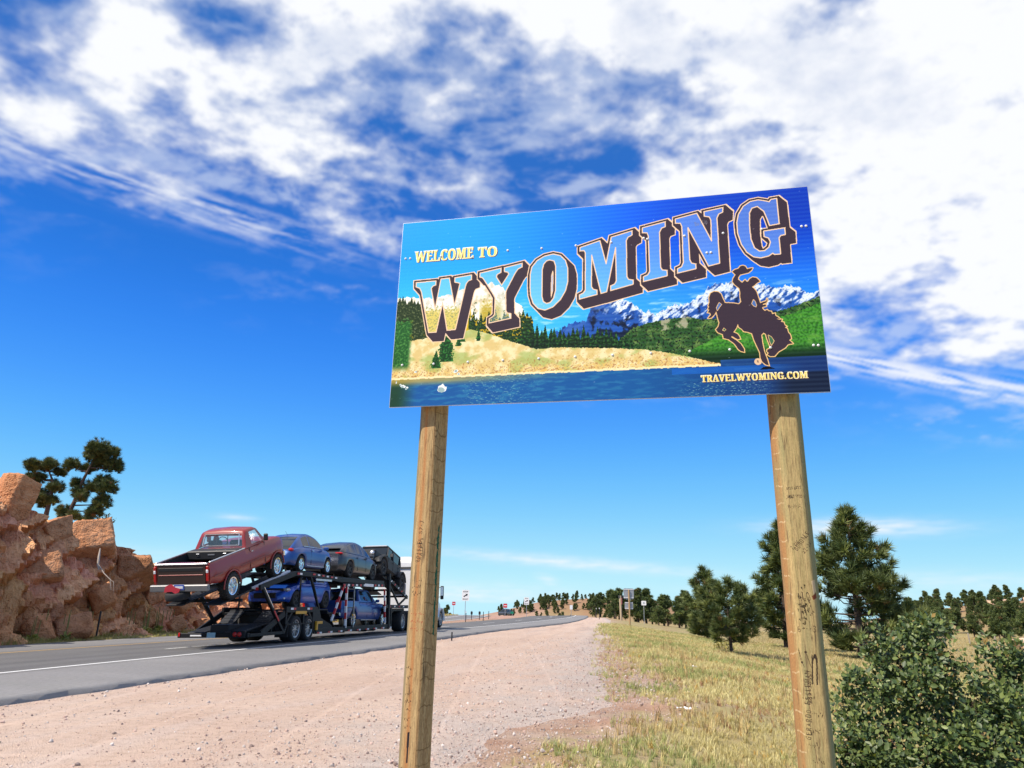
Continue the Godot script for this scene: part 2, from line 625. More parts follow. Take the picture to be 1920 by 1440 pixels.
func make_materials() -> void:
	var n1 := seamless(512, 0.02, 5, 1)
	var n2 := seamless(512, 0.11, 4, 2)
	var n3 := seamless(512, 0.3, 2, 3)
	var n4 := seamless(512, 0.012, 4, 4, Vector2(1, 4))
	# gravel
	var m := mat(Color.WHITE, 0.95)
	m.albedo_texture = ramp_picture(512, [[n1, 0.25], [n2, 0.35], [n3, 0.4]], [[0.0, Color(0.36, 0.3, 0.27)], [0.3, Color(0.62, 0.56, 0.52)], [0.42, Color(0.9, 0.88, 0.86)], [0.58, Color(1, 1, 1)], [0.75, Color(1, 1, 1)], [1.0, Color(1, 1, 1)]])
	m.vertex_color_use_as_albedo = true
	m.uv1_triplanar = true
	m.uv1_world_triplanar = true
	m.uv1_scale = Vector3.ONE * 0.55
	m.heightmap_enabled = true
	m.heightmap_texture = grey_picture(512, [[n2, 0.4], [n3, 0.6]])
	m.heightmap_scale = 3.5
	M.gravel = m
	# earth under the grass
	m = m.duplicate()
	m.uv1_scale = Vector3.ONE * 0.4
	m.heightmap_scale = 4.0
	M.earth = m
	# asphalt
	m = mat(Color.WHITE, 0.9)
	m.albedo_texture = ramp_picture(512, [[n1, 0.3], [n3, 0.7]], [[0.0, Color(0.55, 0.55, 0.55)], [0.4, Color(0.8, 0.8, 0.8)], [0.6, Color(1, 1, 1)], [1.0, Color(1, 1, 1)]])
	m.vertex_color_use_as_albedo = true
	m.uv1_triplanar = true
	m.uv1_world_triplanar = true
	m.uv1_scale = Vector3.ONE * 0.7
	m.heightmap_enabled = true
	m.heightmap_texture = grey_picture(512, [[n3, 1.0]])
	m.heightmap_scale = 0.8
	M.asphalt = m
	# rock
	m = mat(Color.WHITE, 0.92)
	var cracks := seamless(512, 0.018, 3, 44)
	for i in cracks.size():
		cracks[i] = int(255.0 * smoothstep(0.0, 9.0, absf(cracks[i] - 128.0)))
	m.albedo_texture = ramp_picture(512, [[n1, 0.36], [n2, 0.28], [n4, 0.16], [cracks, 0.2]], [[0.0, Color(0.16, 0.07, 0.04)], [0.33, Color(0.36, 0.18, 0.09)], [0.46, Color(0.62, 0.36, 0.2)], [0.58, Color(0.78, 0.5, 0.31)], [0.75, Color(0.86, 0.62, 0.44)], [1.0, Color(0.95, 0.76, 0.58)]])
	m.vertex_color_use_as_albedo = true
	m.uv1_triplanar = true
	m.uv1_world_triplanar = true
	m.uv1_scale = Vector3.ONE * 0.22
	m.heightmap_enabled = true
	m.heightmap_texture = grey_picture(512, [[n1, 0.4], [n2, 0.3], [cracks, 0.3]])
	m.heightmap_scale = 14.0
	M.rock = m
	m = M.gravel.duplicate()
	m.heightmap_texture = M.rock.heightmap_texture
	m.heightmap_scale = 20.0
	m.uv1_scale = Vector3.ONE * 0.15
	M.pale_rock = m
	# bark
	m = mat(Color.WHITE, 0.95)
	m.albedo_texture = ramp_picture(256, [[seamless(256, 0.05, 4, 9, Vector2(4, 1)), 0.6], [seamless(256, 0.2, 3, 10), 0.4]], [[0.0, Color(0.02, 0.014, 0.01)], [0.45, Color(0.07, 0.048, 0.036)], [0.7, Color(0.14, 0.1, 0.08)], [1.0, Color(0.2, 0.15, 0.12)]])
	m.uv1_triplanar = true
	m.uv1_scale = Vector3.ONE * 1.3
	M.bark = m
	# leaves and grass: tinted copy by copy
	m = mat(Color.WHITE, 0.6)
	m.vertex_color_use_as_albedo = true
	m.backlight_enabled = true
	m.backlight = Color(0.35, 0.38, 0.2)
	M.needle = m
	m = mat(Color.WHITE, 0.8)
	m.vertex_color_use_as_albedo = true
	m.backlight_enabled = true
	m.backlight = Color(0.5, 0.5, 0.4)
	M.blade = m
	m = mat(Color.WHITE, 0.5)
	m.vertex_color_use_as_albedo = true
	m.backlight_enabled = true
	m.backlight = Color(0.42, 0.45, 0.14)
	M.leaf = m
	m = mat(Color.WHITE, 0.9)
	m.vertex_color_use_as_albedo = true
	M.pebble = m
	# made things
	M.white_line = mat(lin(0.72, 0.72, 0.7), 0.7)
	M.yellow_line = mat(lin(0.62, 0.36, 0.05), 0.7)
	M.black = mat(lin(0.012, 0.012, 0.014), 0.6)
	M.black_steel = mat(lin(0.009, 0.01, 0.012), 0.5)
	M.black_steel.metallic_specular = 0.35
	M.grip = mat(lin(0.02, 0.021, 0.025), 0.55, 0.2)
	M.alu = mat(lin(0.62, 0.63, 0.65), 0.38, 0.75)
	M.steel = mat(lin(0.42, 0.43, 0.45), 0.4, 0.9)
	M.galvanised = mat(lin(0.45, 0.47, 0.5), 0.5, 0.5)
	M.chrome = mat(lin(0.8, 0.82, 0.85), 0.12, 1.0)
	M.bumper_steel = mat(lin(0.2, 0.2, 0.205), 0.5, 0.5)
	M.rubber = mat(lin(0.018, 0.018, 0.019), 0.85)
	M.glass = mat(lin(0.02, 0.025, 0.03), 0.06)
	M.clear_glass = mat(Color(0.55, 0.65, 0.68, 0.16), 0.04)
	M.clear_glass.transparency = BaseMaterial3D.TRANSPARENCY_ALPHA
	M.red_lens = mat(lin(0.45, 0.012, 0.012), 0.2)
	M.red_tape = mat(lin(0.5, 0.02, 0.025), 0.4)
	M.white_tape = mat(lin(0.75, 0.75, 0.76), 0.4)
	M.amber = mat(lin(0.6, 0.3, 0.02), 0.35)
	M.white_paint = paint(lin(0.75, 0.76, 0.77), 0.3, 0.0)
	M.red_paint = paint(lin(0.25, 0.018, 0.014), 0.45, 0.0)
	M.red_paint.clearcoat = 0.45
	M.brown_paint = paint(lin(0.035, 0.018, 0.014), 0.4, 0.1)
	M.blue_paint = paint(lin(0.022, 0.075, 0.27), 0.32, 0.3)
	M.bright_blue = paint(lin(0.012, 0.075, 0.42), 0.3, 0.3)
	M.deep_blue = paint(lin(0.014, 0.06, 0.26), 0.32, 0.3)
	M.grey_paint = paint(lin(0.05, 0.054, 0.062), 0.33, 0.35)
	M.matt_black = mat(lin(0.02, 0.021, 0.023), 0.55)
	M.dark_grey = mat(lin(0.06, 0.06, 0.062), 0.7)
	M.plate_blue = mat(lin(0.05, 0.1, 0.4), 0.4)
	M.plate_pale = mat(lin(0.3, 0.5, 0.58), 0.5)
	M.sign_white = mat(lin(0.8, 0.8, 0.8), 0.5)
	M.sign_red = mat(lin(0.55, 0.03, 0.05), 0.45)
	M.sign_green = mat(lin(0.0, 0.22, 0.13), 0.45)
	M.print_black = mat(lin(0.015, 0.015, 0.015), 0.6)
	M.raw_wood = mat(lin(0.38, 0.25, 0.12), 0.85)
	M.grey_wood = mat(lin(0.34, 0.29, 0.23), 0.9)
	M.paper = mat(lin(0.8, 0.8, 0.8), 0.8)

# ---------------------------------------------------------------- the lie of the land

func off_left(x: float, z: float) -> float:
	return smoothish(ROAD_EDGE, -z) - x     # metres left of the white edge line

func bump(x: float, z: float, cx: float, cz: float, sx: float, sz: float, hh: float) -> float:
	var a := (x - cx) / sx
	var b := (z - cz) / sz
	return hh * exp(-a * a - b * b)

func cliff_height(s: float) -> float:
	if s > 5.0:
		return maxf(0.0, smoothish(CLIFF_TOP, s)) if s < 90.0 else 0.0
	return 4.5 * smoothstep(-30, 5, s)

func land(x: float, z: float) -> float:
	var s := -z
	var d := off_left(x, z)
	var y := 0.0
	if d > -smoothish(SHOULDER, s):
		y = -0.037 * clampf(d, 0, 9.5) - 0.02 * clampf(d - 9.5, 0, 3)
		y += cliff_height(s) * 0.85 * smoothstep(0.5, 5.0, smoothish(CLIFF_LINE, s) - x)
	else:
		y = -0.10
		var r := x - smoothish(GRAVEL_EDGE, s)
		if r > 0.0:
			y -= 2.2 * (1.0 - exp(-0.075 * r * r / (r + 1.5)))
	var q := maxf(s - 108.0, 0.0)
	y -= 0.03 * q * q / (q + 25.0)
	if s > 60.0:
		y += bump(x, z, 72, -430, 62, 60, 14.6) + bump(x, z, 26, -440, 40, 60, 5.0) + bump(x, z, 132, -178, 44, 50, 9.0) + bump(x, z, 330, -330, 120, 90, 16)
	return y

func rough(x: float, z: float) -> float:
	return 0.05 * noise.get_noise_2d(x * 0.35, z * 0.35) + 0.025 * noise.get_noise_2d(x * 1.4, z * 1.4)

func grass_y(x: float, z: float) -> float:
	var r := x - smoothish(GRAVEL_EDGE, -z)
	return land(x, z) + rough(x, z) * clampf(r, 0.25, 1.0) + lerpf(-0.08, 0.03, smoothstep(-0.2, 1.3, r + 1.1 * noise.get_noise_2d(x * 0.5 + 70.0, z * 0.5)))

func ground_tint(x: float, z: float) -> Color:
	var s := -z
	var d := off_left(x, z)
	var a := 0.5 + 0.7 * noise.get_noise_2d(x * 0.12 + 9.0, z * 0.12)
	var b := 0.5 + 0.8 * noise.get_noise_2d(x * 0.5, z * 0.5 + 30.0)
	var c := Color(0.42, 0.32, 0.15).lerp(Color(0.28, 0.27, 0.1), clampf(a, 0, 1) * 0.8)
	c = c.lerp(Color(0.36, 0.2, 0.11), smoothstep(0.62, 0.95, b) * 0.7)
	if s > 45.0 and d > 7.0 and d < 30.0:
		c = c.lerp(Color(0.42, 0.25, 0.18), smoothstep(18.0, 16.0, d))
	var rr := x - smoothish(GRAVEL_EDGE, s)
	if d < -1.0 and rr < 6.0:
		var k := smoothstep(2.2, -0.3, rr + 2.2 * noise.get_noise_2d(x * 0.45 + 70.0, z * 0.45) + 0.9 * noise.get_noise_2d(x * 1.7, z * 1.7))
		c = c.lerp(Color(0.47, 0.35, 0.27).lerp(Color(0.40, 0.24, 0.16), clampf(0.5 + 1.2 * noise.get_noise_2d(x * 0.6, z * 0.9 + 11.0), 0, 1)), k)
	var hill := bump(x, z, 70, -430, 80, 70, 1.0) + bump(x, z, 132, -178, 40, 44, 0.7)
	c = c.lerp(Color(0.3, 0.16, 0.09), clampf(hill * 1.3, 0, 0.85))
	return c

func make_ground() -> void:
	# one sheet out to the horizon, finer towards the camera
	var s := st()
	s.set_smooth_group(0)
	var angles := []
	var a := 0.0
	while a < 360.0:
		angles.append(a)
		a += 0.75 if (a < 50.0 or a >= 310.0) else 3.0
	angles.append(360.0)
	var radii := []
	var r := 0.6
	while r < 2600.0:
		radii.append(r)
		r *= 1.055 if r < 600.0 else 1.18
	var rows := []
	var tints := []
	for rr in radii:
		var row := PackedVector3Array()
		var tint := PackedColorArray()
		for an in angles:
			var x: float = sin(deg_to_rad(an)) * rr
			var z: float = -cos(deg_to_rad(an)) * rr
			var d := off_left(x, z)
			var y := land(x, z)
			var e := smoothish(SHOULDER, -z)
			var gx := x - smoothish(GRAVEL_EDGE, -z)
			if d > -e - 0.6 and d < smoothish(LEFT_EDGE, -z) + 0.3 and z > -170.0:
				y -= 0.16
			elif gx < 0.4 and z > -120.0 and z < 20.0 and d <= -e:
				y -= 0.12
			if d > smoothish(LEFT_EDGE, -z) - 0.5 and d < 19.0 and z < -42.0:
				y -= 0.14
			var inside := minf(minf(x - smoothish(GRAVEL_EDGE, -z) + 1.0, 13.0 - x), minf(z + 40.0, 3.0 - z))
			y -= 0.12 * smoothstep(0.2, 1.2, inside)
			row.append(Vector3(x, y, z))
			tint.append(ground_tint(x, z))
		rows.append(row)
		tints.append(tint)
	for i in rows.size() - 1:
		for j in angles.size() - 1:
			for k in [[0, 0], [1, 0], [1, 1], [0, 0], [1, 1], [0, 1]]:
				s.set_color(tints[i + k[0]][j + k[1]])
				s.add_vertex(rows[i + k[0]][j + k[1]])
	# the grass bank by the sign, in fine detail
	var nz := 215
	var nx := 80
	var pts := []
	var cols := []
	for i in nz + 1:
		var z := 3.0 - i * 0.2
		var x0 := smoothish(GRAVEL_EDGE, -z) - 1.0
		var row := PackedVector3Array()
		var tint := PackedColorArray()
		for j in nx + 1:
			var x := lerpf(x0, maxf(13.0, x0 + 4.0), pow(j / float(nx), 1.25))
			row.append(Vector3(x, grass_y(x, z) - (0.05 if j == 0 or j == nx or i == 0 or i == nz else 0.0), z))
			tint.append(ground_tint(x, z))
		pts.append(row)
		cols.append(tint)
	for i in nz:
		for j in nx:
			for k in [[0, 0], [1, 0], [1, 1], [0, 0], [1, 1], [0, 1]]:
				s.set_color(cols[i + k[0]][j + k[1]])
				s.add_vertex(pts[i + k[0]][j + k[1]])
	setting("ground", s, M.earth)
	# the gravel lot: its right edge runs out thin under the grass
	s = st()
	s.set_smooth_group(0)
	pts = []
	cols = []
	var along := -14.0
	while along < 118.0:
		var z := -along
		var xa := smoothish(ROAD_EDGE, along) + smoothish(SHOULDER, along) - 0.4
		var xb := smoothish(GRAVEL_EDGE, along) + 0.5 + 0.5 * noise.get_noise_2d(along * 0.25, 3.0) + 0.3 * noise.get_noise_2d(along * 1.3, 7.0)
		var row := PackedVector3Array()
		var tint := PackedColorArray()
		var n := 64
		for j in n + 1:
			var t := j / float(n)
			var x := lerpf(xa, maxf(xb, xa + 1.0), t)
			var rim := smoothstep(0.82, 1.0, t)
			row.append(Vector3(x, lerpf(gravel_y(x, along), minf(gravel_y(x, along), (grass_y(x, z) if along < 40.0 else land(x, z)) - 0.05), smoothstep(0.78, 0.97, t)) - 0.02 * rim * rim - (0.03 * (along - 100.0) if along > 100.0 else 0.0), z))
			var g := 0.5 + 0.6 * noise.get_noise_2d(x * 0.5 + 40.0, z * 0.22)
			var c := Color(0.56, 0.40, 0.305).lerp(Color(0.67, 0.515, 0.41), clampf(g, 0, 1))
			c = c.lerp(Color(0.52, 0.45, 0.40), smoothstep(0.55, 0.95, t + 0.25 * noise.get_noise_2d(x * 0.7, z * 0.7)) * 0.9)
			c = c.lerp(Color(0.40, 0.30, 0.26), smoothstep(0.06, 0.0, t) * 0.6)
			c = c.lerp(Color(0.40, 0.30, 0.26), 0.55 * smoothstep(0.1, 0.5, noise.get_noise_2d(t * 9.0, along * 0.045)) * smoothstep(25.0, 45.0, along))
			var track := (x - smoothish(GRAVEL_EDGE, along)) * 0.62 + 1.6 * noise.get_noise_1d(along * 0.03)
			c = c.lerp(Color(0.46, 0.33, 0.27), 0.5 * smoothstep(0.16, 0.02, absf(fposmod(track, 1.0) - 0.5)) * smoothstep(-0.1, 0.3, noise.get_noise_2d(track, along * 0.05)))
			c = c.lerp(Color(0.62, 0.5, 0.43), 0.5 * smoothstep(0.05, 0.45, noise.get_noise_2d(t * 16.0 + 30.0, along * 0.06)))
			tint.append(c)
		pts.append(row)
		cols.append(tint)
		along += 0.3 if along < 30.0 else 0.8
	for i in pts.size() - 1:
		for j in pts[0].size() - 1:
			for k in [[0, 0], [1, 0], [1, 1], [0, 0], [1, 1], [0, 1]]:
				s.set_color(cols[i + k[0]][j + k[1]])
				s.add_vertex(pts[i + k[0]][j + k[1]])
	setting("gravel_lot", s, M.gravel)
	# loose stones
	var meshes := []
	for k in 3:
		meshes.append(done(stone_shape(0.5, k + 3, 1), M.pebble))
	var where := [[], [], []]
	var tint := [[], [], []]
	for i in 32000:
		var along2 := 3.5 + 34.0 * pow(rng.randf(), 2.0)
		var xa := smoothish(ROAD_EDGE, along2) + smoothish(SHOULDER, along2) - 0.1
		var xb := smoothish(GRAVEL_EDGE, along2) + 0.9
		var t := rng.randf()
		if rng.randf() < 0.6:
			t = 1.0 - 0.5 * pow(rng.randf(), 1.4)
		elif rng.randf() < 0.12:
			t *= 0.04
		var x := lerpf(xa, xb, t) + rng.randf_range(-0.4, 0.4)
		if x < -9.0 or x > 8.0:
			continue
		var size := rng.randf_range(0.004, 0.0095) * (1.0 + pow(rng.randf(), 9.0) * 2.6)
		var gy := maxf(gravel_y(x, along2), grass_y(x, -along2)) if x < smoothish(GRAVEL_EDGE, along2) + 0.4 else grass_y(x, -along2)
		var q := rng.randi() % 3
		where[q].append(Transform3D(Basis.from_euler(v3(rng.randf() * TAU, rng.randf() * TAU, rng.randf() * TAU)) * Basis.from_scale(v3(1, 0.7, 0.9) * size * 2.0), v3(x, gy + size * 0.25, -along2)))
		var g := rng.randf_range(0.7, 1.2)
		var pick := rng.randf()
		tint[q].append((Color(0.5, 0.36, 0.3) if pick < 0.5 else Color(0.56, 0.5, 0.46) if pick < 0.85 else Color(0.3, 0.23, 0.2)) * g)
	for k in 3:
		scatter("gravel_stones", meshes[k], where[k], tint[k])

func gravel_y(x: float, along: float) -> float:
	return -0.10 + 0.012 * sin((x - smoothish(GRAVEL_EDGE, along)) * 1.9 + noise.get_noise_2d(along * 0.07, 0) * 3.0) + 0.015 * noise.get_noise_2d(x * 0.8, along * 0.5)

func stone_shape(r: float, sd: int, level: int) -> SurfaceTool:
	var s := st()
	s.set_smooth_group(-1 if level < 2 else 0)
	var f := FastNoiseLite.new()
	f.seed = sd
	f.frequency = 1.1
	for t in ball(level):
		for p in t:
			s.add_vertex(p * r * (1.0 + 0.5 * f.get_noise_3dv(p)))
	return s

var balls := {}

func ball(level: int) -> Array:
	# triangles of a sphere, from an octahedron split again and again
	if balls.has(level):
		return balls[level]
	var out := []
	if level == 0:
		for sx in [-1, 1]:
			for sy in [-1, 1]:
				for sz in [-1, 1]:
					var t := [v3(sx, 0, 0), v3(0, sy, 0), v3(0, 0, sz)]
					if sx * sy * sz > 0:
						t.reverse()
					out.append(t)
	else:
		for t in ball(level - 1):
			var ab: Vector3 = ((t[0] + t[1]) / 2.0).normalized()
			var bc: Vector3 = ((t[1] + t[2]) / 2.0).normalized()
			var ca: Vector3 = ((t[2] + t[0]) / 2.0).normalized()
			out.append([t[0], ab, ca])
			out.append([ab, t[1], bc])
			out.append([ca, bc, t[2]])
			out.append([ab, bc, ca])
	balls[level] = out
	return out

func strip(s: SurfaceTool, from: float, to: float, step: float, d0: Callable, d1: Callable, lift: float) -> void:
	# a painted band that follows the road, d metres left of the white edge line
	s.set_smooth_group(0)
	var rows := []
	var along := from
	while true:
		var x0: float = smoothish(ROAD_EDGE, along) - d0.call(along)
		var x1: float = smoothish(ROAD_EDGE, along) - d1.call(along)
		rows.append([v3(x0, road_y(d0.call(along), along) + lift, -along), v3(x1, road_y(d1.call(along), along) + lift, -along)])
		if along >= to:
			break
		along = minf(along + step, to)
	for i in rows.size() - 1:
		for k in [[0, 0], [1, 0], [1, 1], [0, 0], [1, 1], [0, 1]]:
			s.add_vertex(rows[i + k[0]][k[1]])

func road_y(d: float, along: float) -> float:
	var q := maxf(along - 108.0, 0.0)
	return -0.037 * clampf(d, 0, 9.5) - 0.02 * clampf(d - 9.5, 0, 3) - 0.03 * q * q / (q + 25.0)

func make_road() -> void:
	var s := st()
	s.set_smooth_group(0)
	var rows := []
	var cols := []
	var along := -60.0
	while along < 240.0:
		var e := smoothish(SHOULDER, along) + 0.14 * noise.get_noise_2d(along * 0.9, 50.0) + 0.07 * noise.get_noise_2d(along * 3.0, 60.0)
		var ds := [-e - 0.05, -e, -e + 0.25, -e * 0.6, -0.4, 0.0, 0.35, 0.9, 1.6, 2.3, 2.9, 3.5, 4.2, 4.9, 5.6, 6.3, 7.0, 0.0, 0.0, 0.0, 0.0]
		var le := smoothish(LEFT_EDGE, along)
		ds[17] = lerpf(7.07, le, 0.3)
		ds[18] = lerpf(7.07, le, 0.7)
		ds[19] = le
		ds[20] = le + 0.15
		var row := PackedVector3Array()
		var col := PackedColorArray()
		for i in ds.size():
			var d: float = ds[i]
			var y := road_y(d, along)
			if i == 0 or i == ds.size() - 1:
				y -= 0.18
			elif i == 1:
				y -= 0.02 + 0.02 * noise.get_noise_2d(along * 2.0, 9.0)
			row.append(v3(smoothish(ROAD_EDGE, along) - d, y, -along))
			var g := 0.155
			if d < -0.1:
				g = 0.24
			elif d > 7.1:
				g = 0.2
			else:
				g = 0.15 - 0.03 * maxf(exp(-pow((d - 0.9) / 0.4, 2.0)), maxf(exp(-pow((d - 2.3) / 0.4, 2.0)), maxf(exp(-pow((d - 4.4) / 0.4, 2.0)), exp(-pow((d - 6.0) / 0.4, 2.0)))))
			g *= 1.0 + 0.2 * noise.get_noise_2d(d * 0.6, along * 0.12) + 0.12 * noise.get_noise_2d(d * 2.5, along * 0.9)
			col.append(Color(g * 1.02, g * 0.99, g * 0.97))
		rows.append(row)
		cols.append(col)
		along += 0.5 if along > 4.0 and along < 60.0 else 1.5
	for i in rows.size() - 1:
		for j in rows[0].size() - 1:
			for k in [[0, 0], [1, 0], [1, 1], [0, 0], [1, 1], [0, 1]]:
				s.set_color(cols[i + k[0]][j + k[1]])
				s.add_vertex(rows[i + k[0]][j + k[1]])
	var road := setting("road", s, M.asphalt)
	s = st()
	strip(s, -60, 200, 1.0, func(_a): return -0.07, func(_a): return 0.07, 0.004)
	part("edge_line", s, M.white_line, road)
	s = st()
	strip(s, -60, 200, 1.0, func(_a): return 6.93, func(_a): return 7.07, 0.004)
	part("yellow_line", s, M.yellow_line, road)
	for k in range(-6, 14):
		s = st()
		var a0 := 23.6 + k * 12.2
		strip(s, a0, a0 + 3.6, 0.9, func(_a): return 2.84, func(_a): return 2.98, 0.004)
		part("lane_dash", s, M.white_line, road)
	# the other carriageway, past the end of the rock cut
	s = st()
	s.set_smooth_group(0)
	rows = []
	along = 46.0
	while along < 240.0:
		var row := PackedVector3Array()
		for k in [0.0, 2.0, 4.0, 7.0]:
			var d: float = smoothish(OTHER_ROAD, along) + k * smoothstep(44.0, 60.0, along) + 0.02 * k
			row.append(v3(smoothish(ROAD_EDGE, along) - d, road_y(d, along) + 0.05, -along))
		rows.append(row)
		along += 2.0
	for i in rows.size() - 1:
		for j in 3:
			for k in [[0, 0], [1, 0], [1, 1], [0, 0], [1, 1], [0, 1]]:
				s.set_color(Color(0.2, 0.195, 0.19))
				s.add_vertex(rows[i + k[0]][j + k[1]])
	var other := setting("opposite_carriageway", s, M.asphalt)
	s = st()
	strip(s, 62, 200, 2.0, func(a): return smoothish(OTHER_ROAD, a) + 0.5, func(a): return smoothish(OTHER_ROAD, a) + 0.68, 0.056)
	part("edge_line", s, M.white_line, other)
	s = st()
	strip(s, 70, 200, 2.0, func(a): return smoothish(OTHER_ROAD, a) + 4.0, func(a): return smoothish(OTHER_ROAD, a) + 4.16, 0.056)
	part("edge_line", s, M.white_line, other)
	# the bare dirt of the median
	s = st()
	s.set_smooth_group(0)
	rows = []
	along = 44.0
	while along < 200.0:
		var row := PackedVector3Array()
		for k in 7:
			var d := lerpf(smoothish(LEFT_EDGE, along) - 0.05, smoothish(OTHER_ROAD, along) + 0.3, k / 6.0)
			row.append(v3(smoothish(ROAD_EDGE, along) - d, road_y(d, along) + (0.0 if k == 0 or k == 6 else 0.06 + 0.04 * noise.get_noise_2d(d, along * 0.4)), -along))
		rows.append(row)
		along += 1.0
	for i in rows.size() - 1:
		for j in 6:
			for k in [[0, 0], [1, 0], [1, 1], [0, 0], [1, 1], [0, 1]]:
				s.set_color(Color(0.44, 0.27, 0.2) * (1.0 + 0.2 * noise.get_noise_1d(i * 0.3 + j)))
				s.add_vertex(rows[i + k[0]][j + k[1]])
	setting("median", s, M.gravel)

# ---------------------------------------------------------------- the rock cut

func block_shape(size: Vector3, sd: int, level: int) -> ArrayMesh:
	# a jointed block: three pairs of joint planes and a few broken corners, then roughened
	var g := RandomNumberGenerator.new()
	g.seed = sd
	var planes := []
	for ax in 3:
		for sg in [-1.0, 1.0]:
			var n := Vector3.ZERO
			n[ax] = sg
			n = (n + v3(g.randf_range(-1, 1), g.randf_range(-1, 1), g.randf_range(-1, 1)) * 0.17).normalized()
			planes.append([n, size[ax] * 0.5 * g.randf_range(0.85, 1.1)])
	for k in 9:
		var n := v3(g.randf_range(-1, 1), g.randf_range(-0.8, 1), g.randf_range(-1, 1)).normalized()
		planes.append([n, (absf(n.x) * size.x + absf(n.y) * size.y + absf(n.z) * size.z) * 0.5 * g.randf_range(0.55, 0.85)])
	var f := FastNoiseLite.new()
	f.seed = sd
	f.frequency = 0.9
	f.fractal_octaves = 4
	var s := st()
	s.set_smooth_group(0)
	var pink := g.randf()
	var base := Color(0.74, 0.50, 0.33).lerp(Color(0.84, 0.62, 0.48), pink) * g.randf_range(0.7, 1.05)
	base.a = 1.0
	var cache := {}
	for t in ball(level):
		for p in t:
			if not cache.has(p):
				var r := 1e9
				for q in planes:
					var k: float = q[0].dot(p)
					if k > 0.02:
						r = minf(r, q[1] / k)
				var at: Vector3 = p * r
				at += p * (0.055 * f.get_noise_3dv(at * 1.1 + v3(sd, 0, 0)) + 0.045 * f.get_noise_3d(at.x * 3.0, at.y * 8.0, at.z * 3.0))
				cache[p] = at
			var v: Vector3 = cache[p]
			var c := base * (1.0 + 0.3 * f.get_noise_3dv(v * 0.9 + v3(0, sd, 0)))
			c.a = 1.0
			s.set_color(c)
			s.add_vertex(v)
	return done(s, M.rock)

func joint(a: float, b: float, wa: float, wb: float, sd: int) -> Array:
	# the nearest of scattered joint blocks: [how far its tilted face stands out, its own random tone]
	var p := Vector2(a / wa, b / wb)
	var cell := p.floor()
	var best := 1e9
	var out := [0.0, 0.0]
	for i in [-1, 0, 1]:
		for j in [-1, 0, 1]:
			var c := cell + Vector2(i, j)
			var h := fposmod(sin(c.x * 127.1 + c.y * 311.7 + sd * 17.3) * 43758.5453, 1.0)
			var h2 := fposmod(h * 917.31, 1.0)
			var h3 := fposmod(h * 5417.77, 1.0)
			var o := c + Vector2(0.15 + 0.7 * h, 0.15 + 0.7 * h2)
			var m := maxf(absf(p.x - o.x), absf(p.y - o.y)) * 0.7 + p.distance_to(o) * 0.3
			if m < best:
				best = m
				out = [(h3 - 0.5) * 0.9 + (p.x - o.x) * (h2 * 0.9 + 0.25) * 1.2 + (p.y - o.y) * (h - 1.0) * 1.0, h3]
	return out

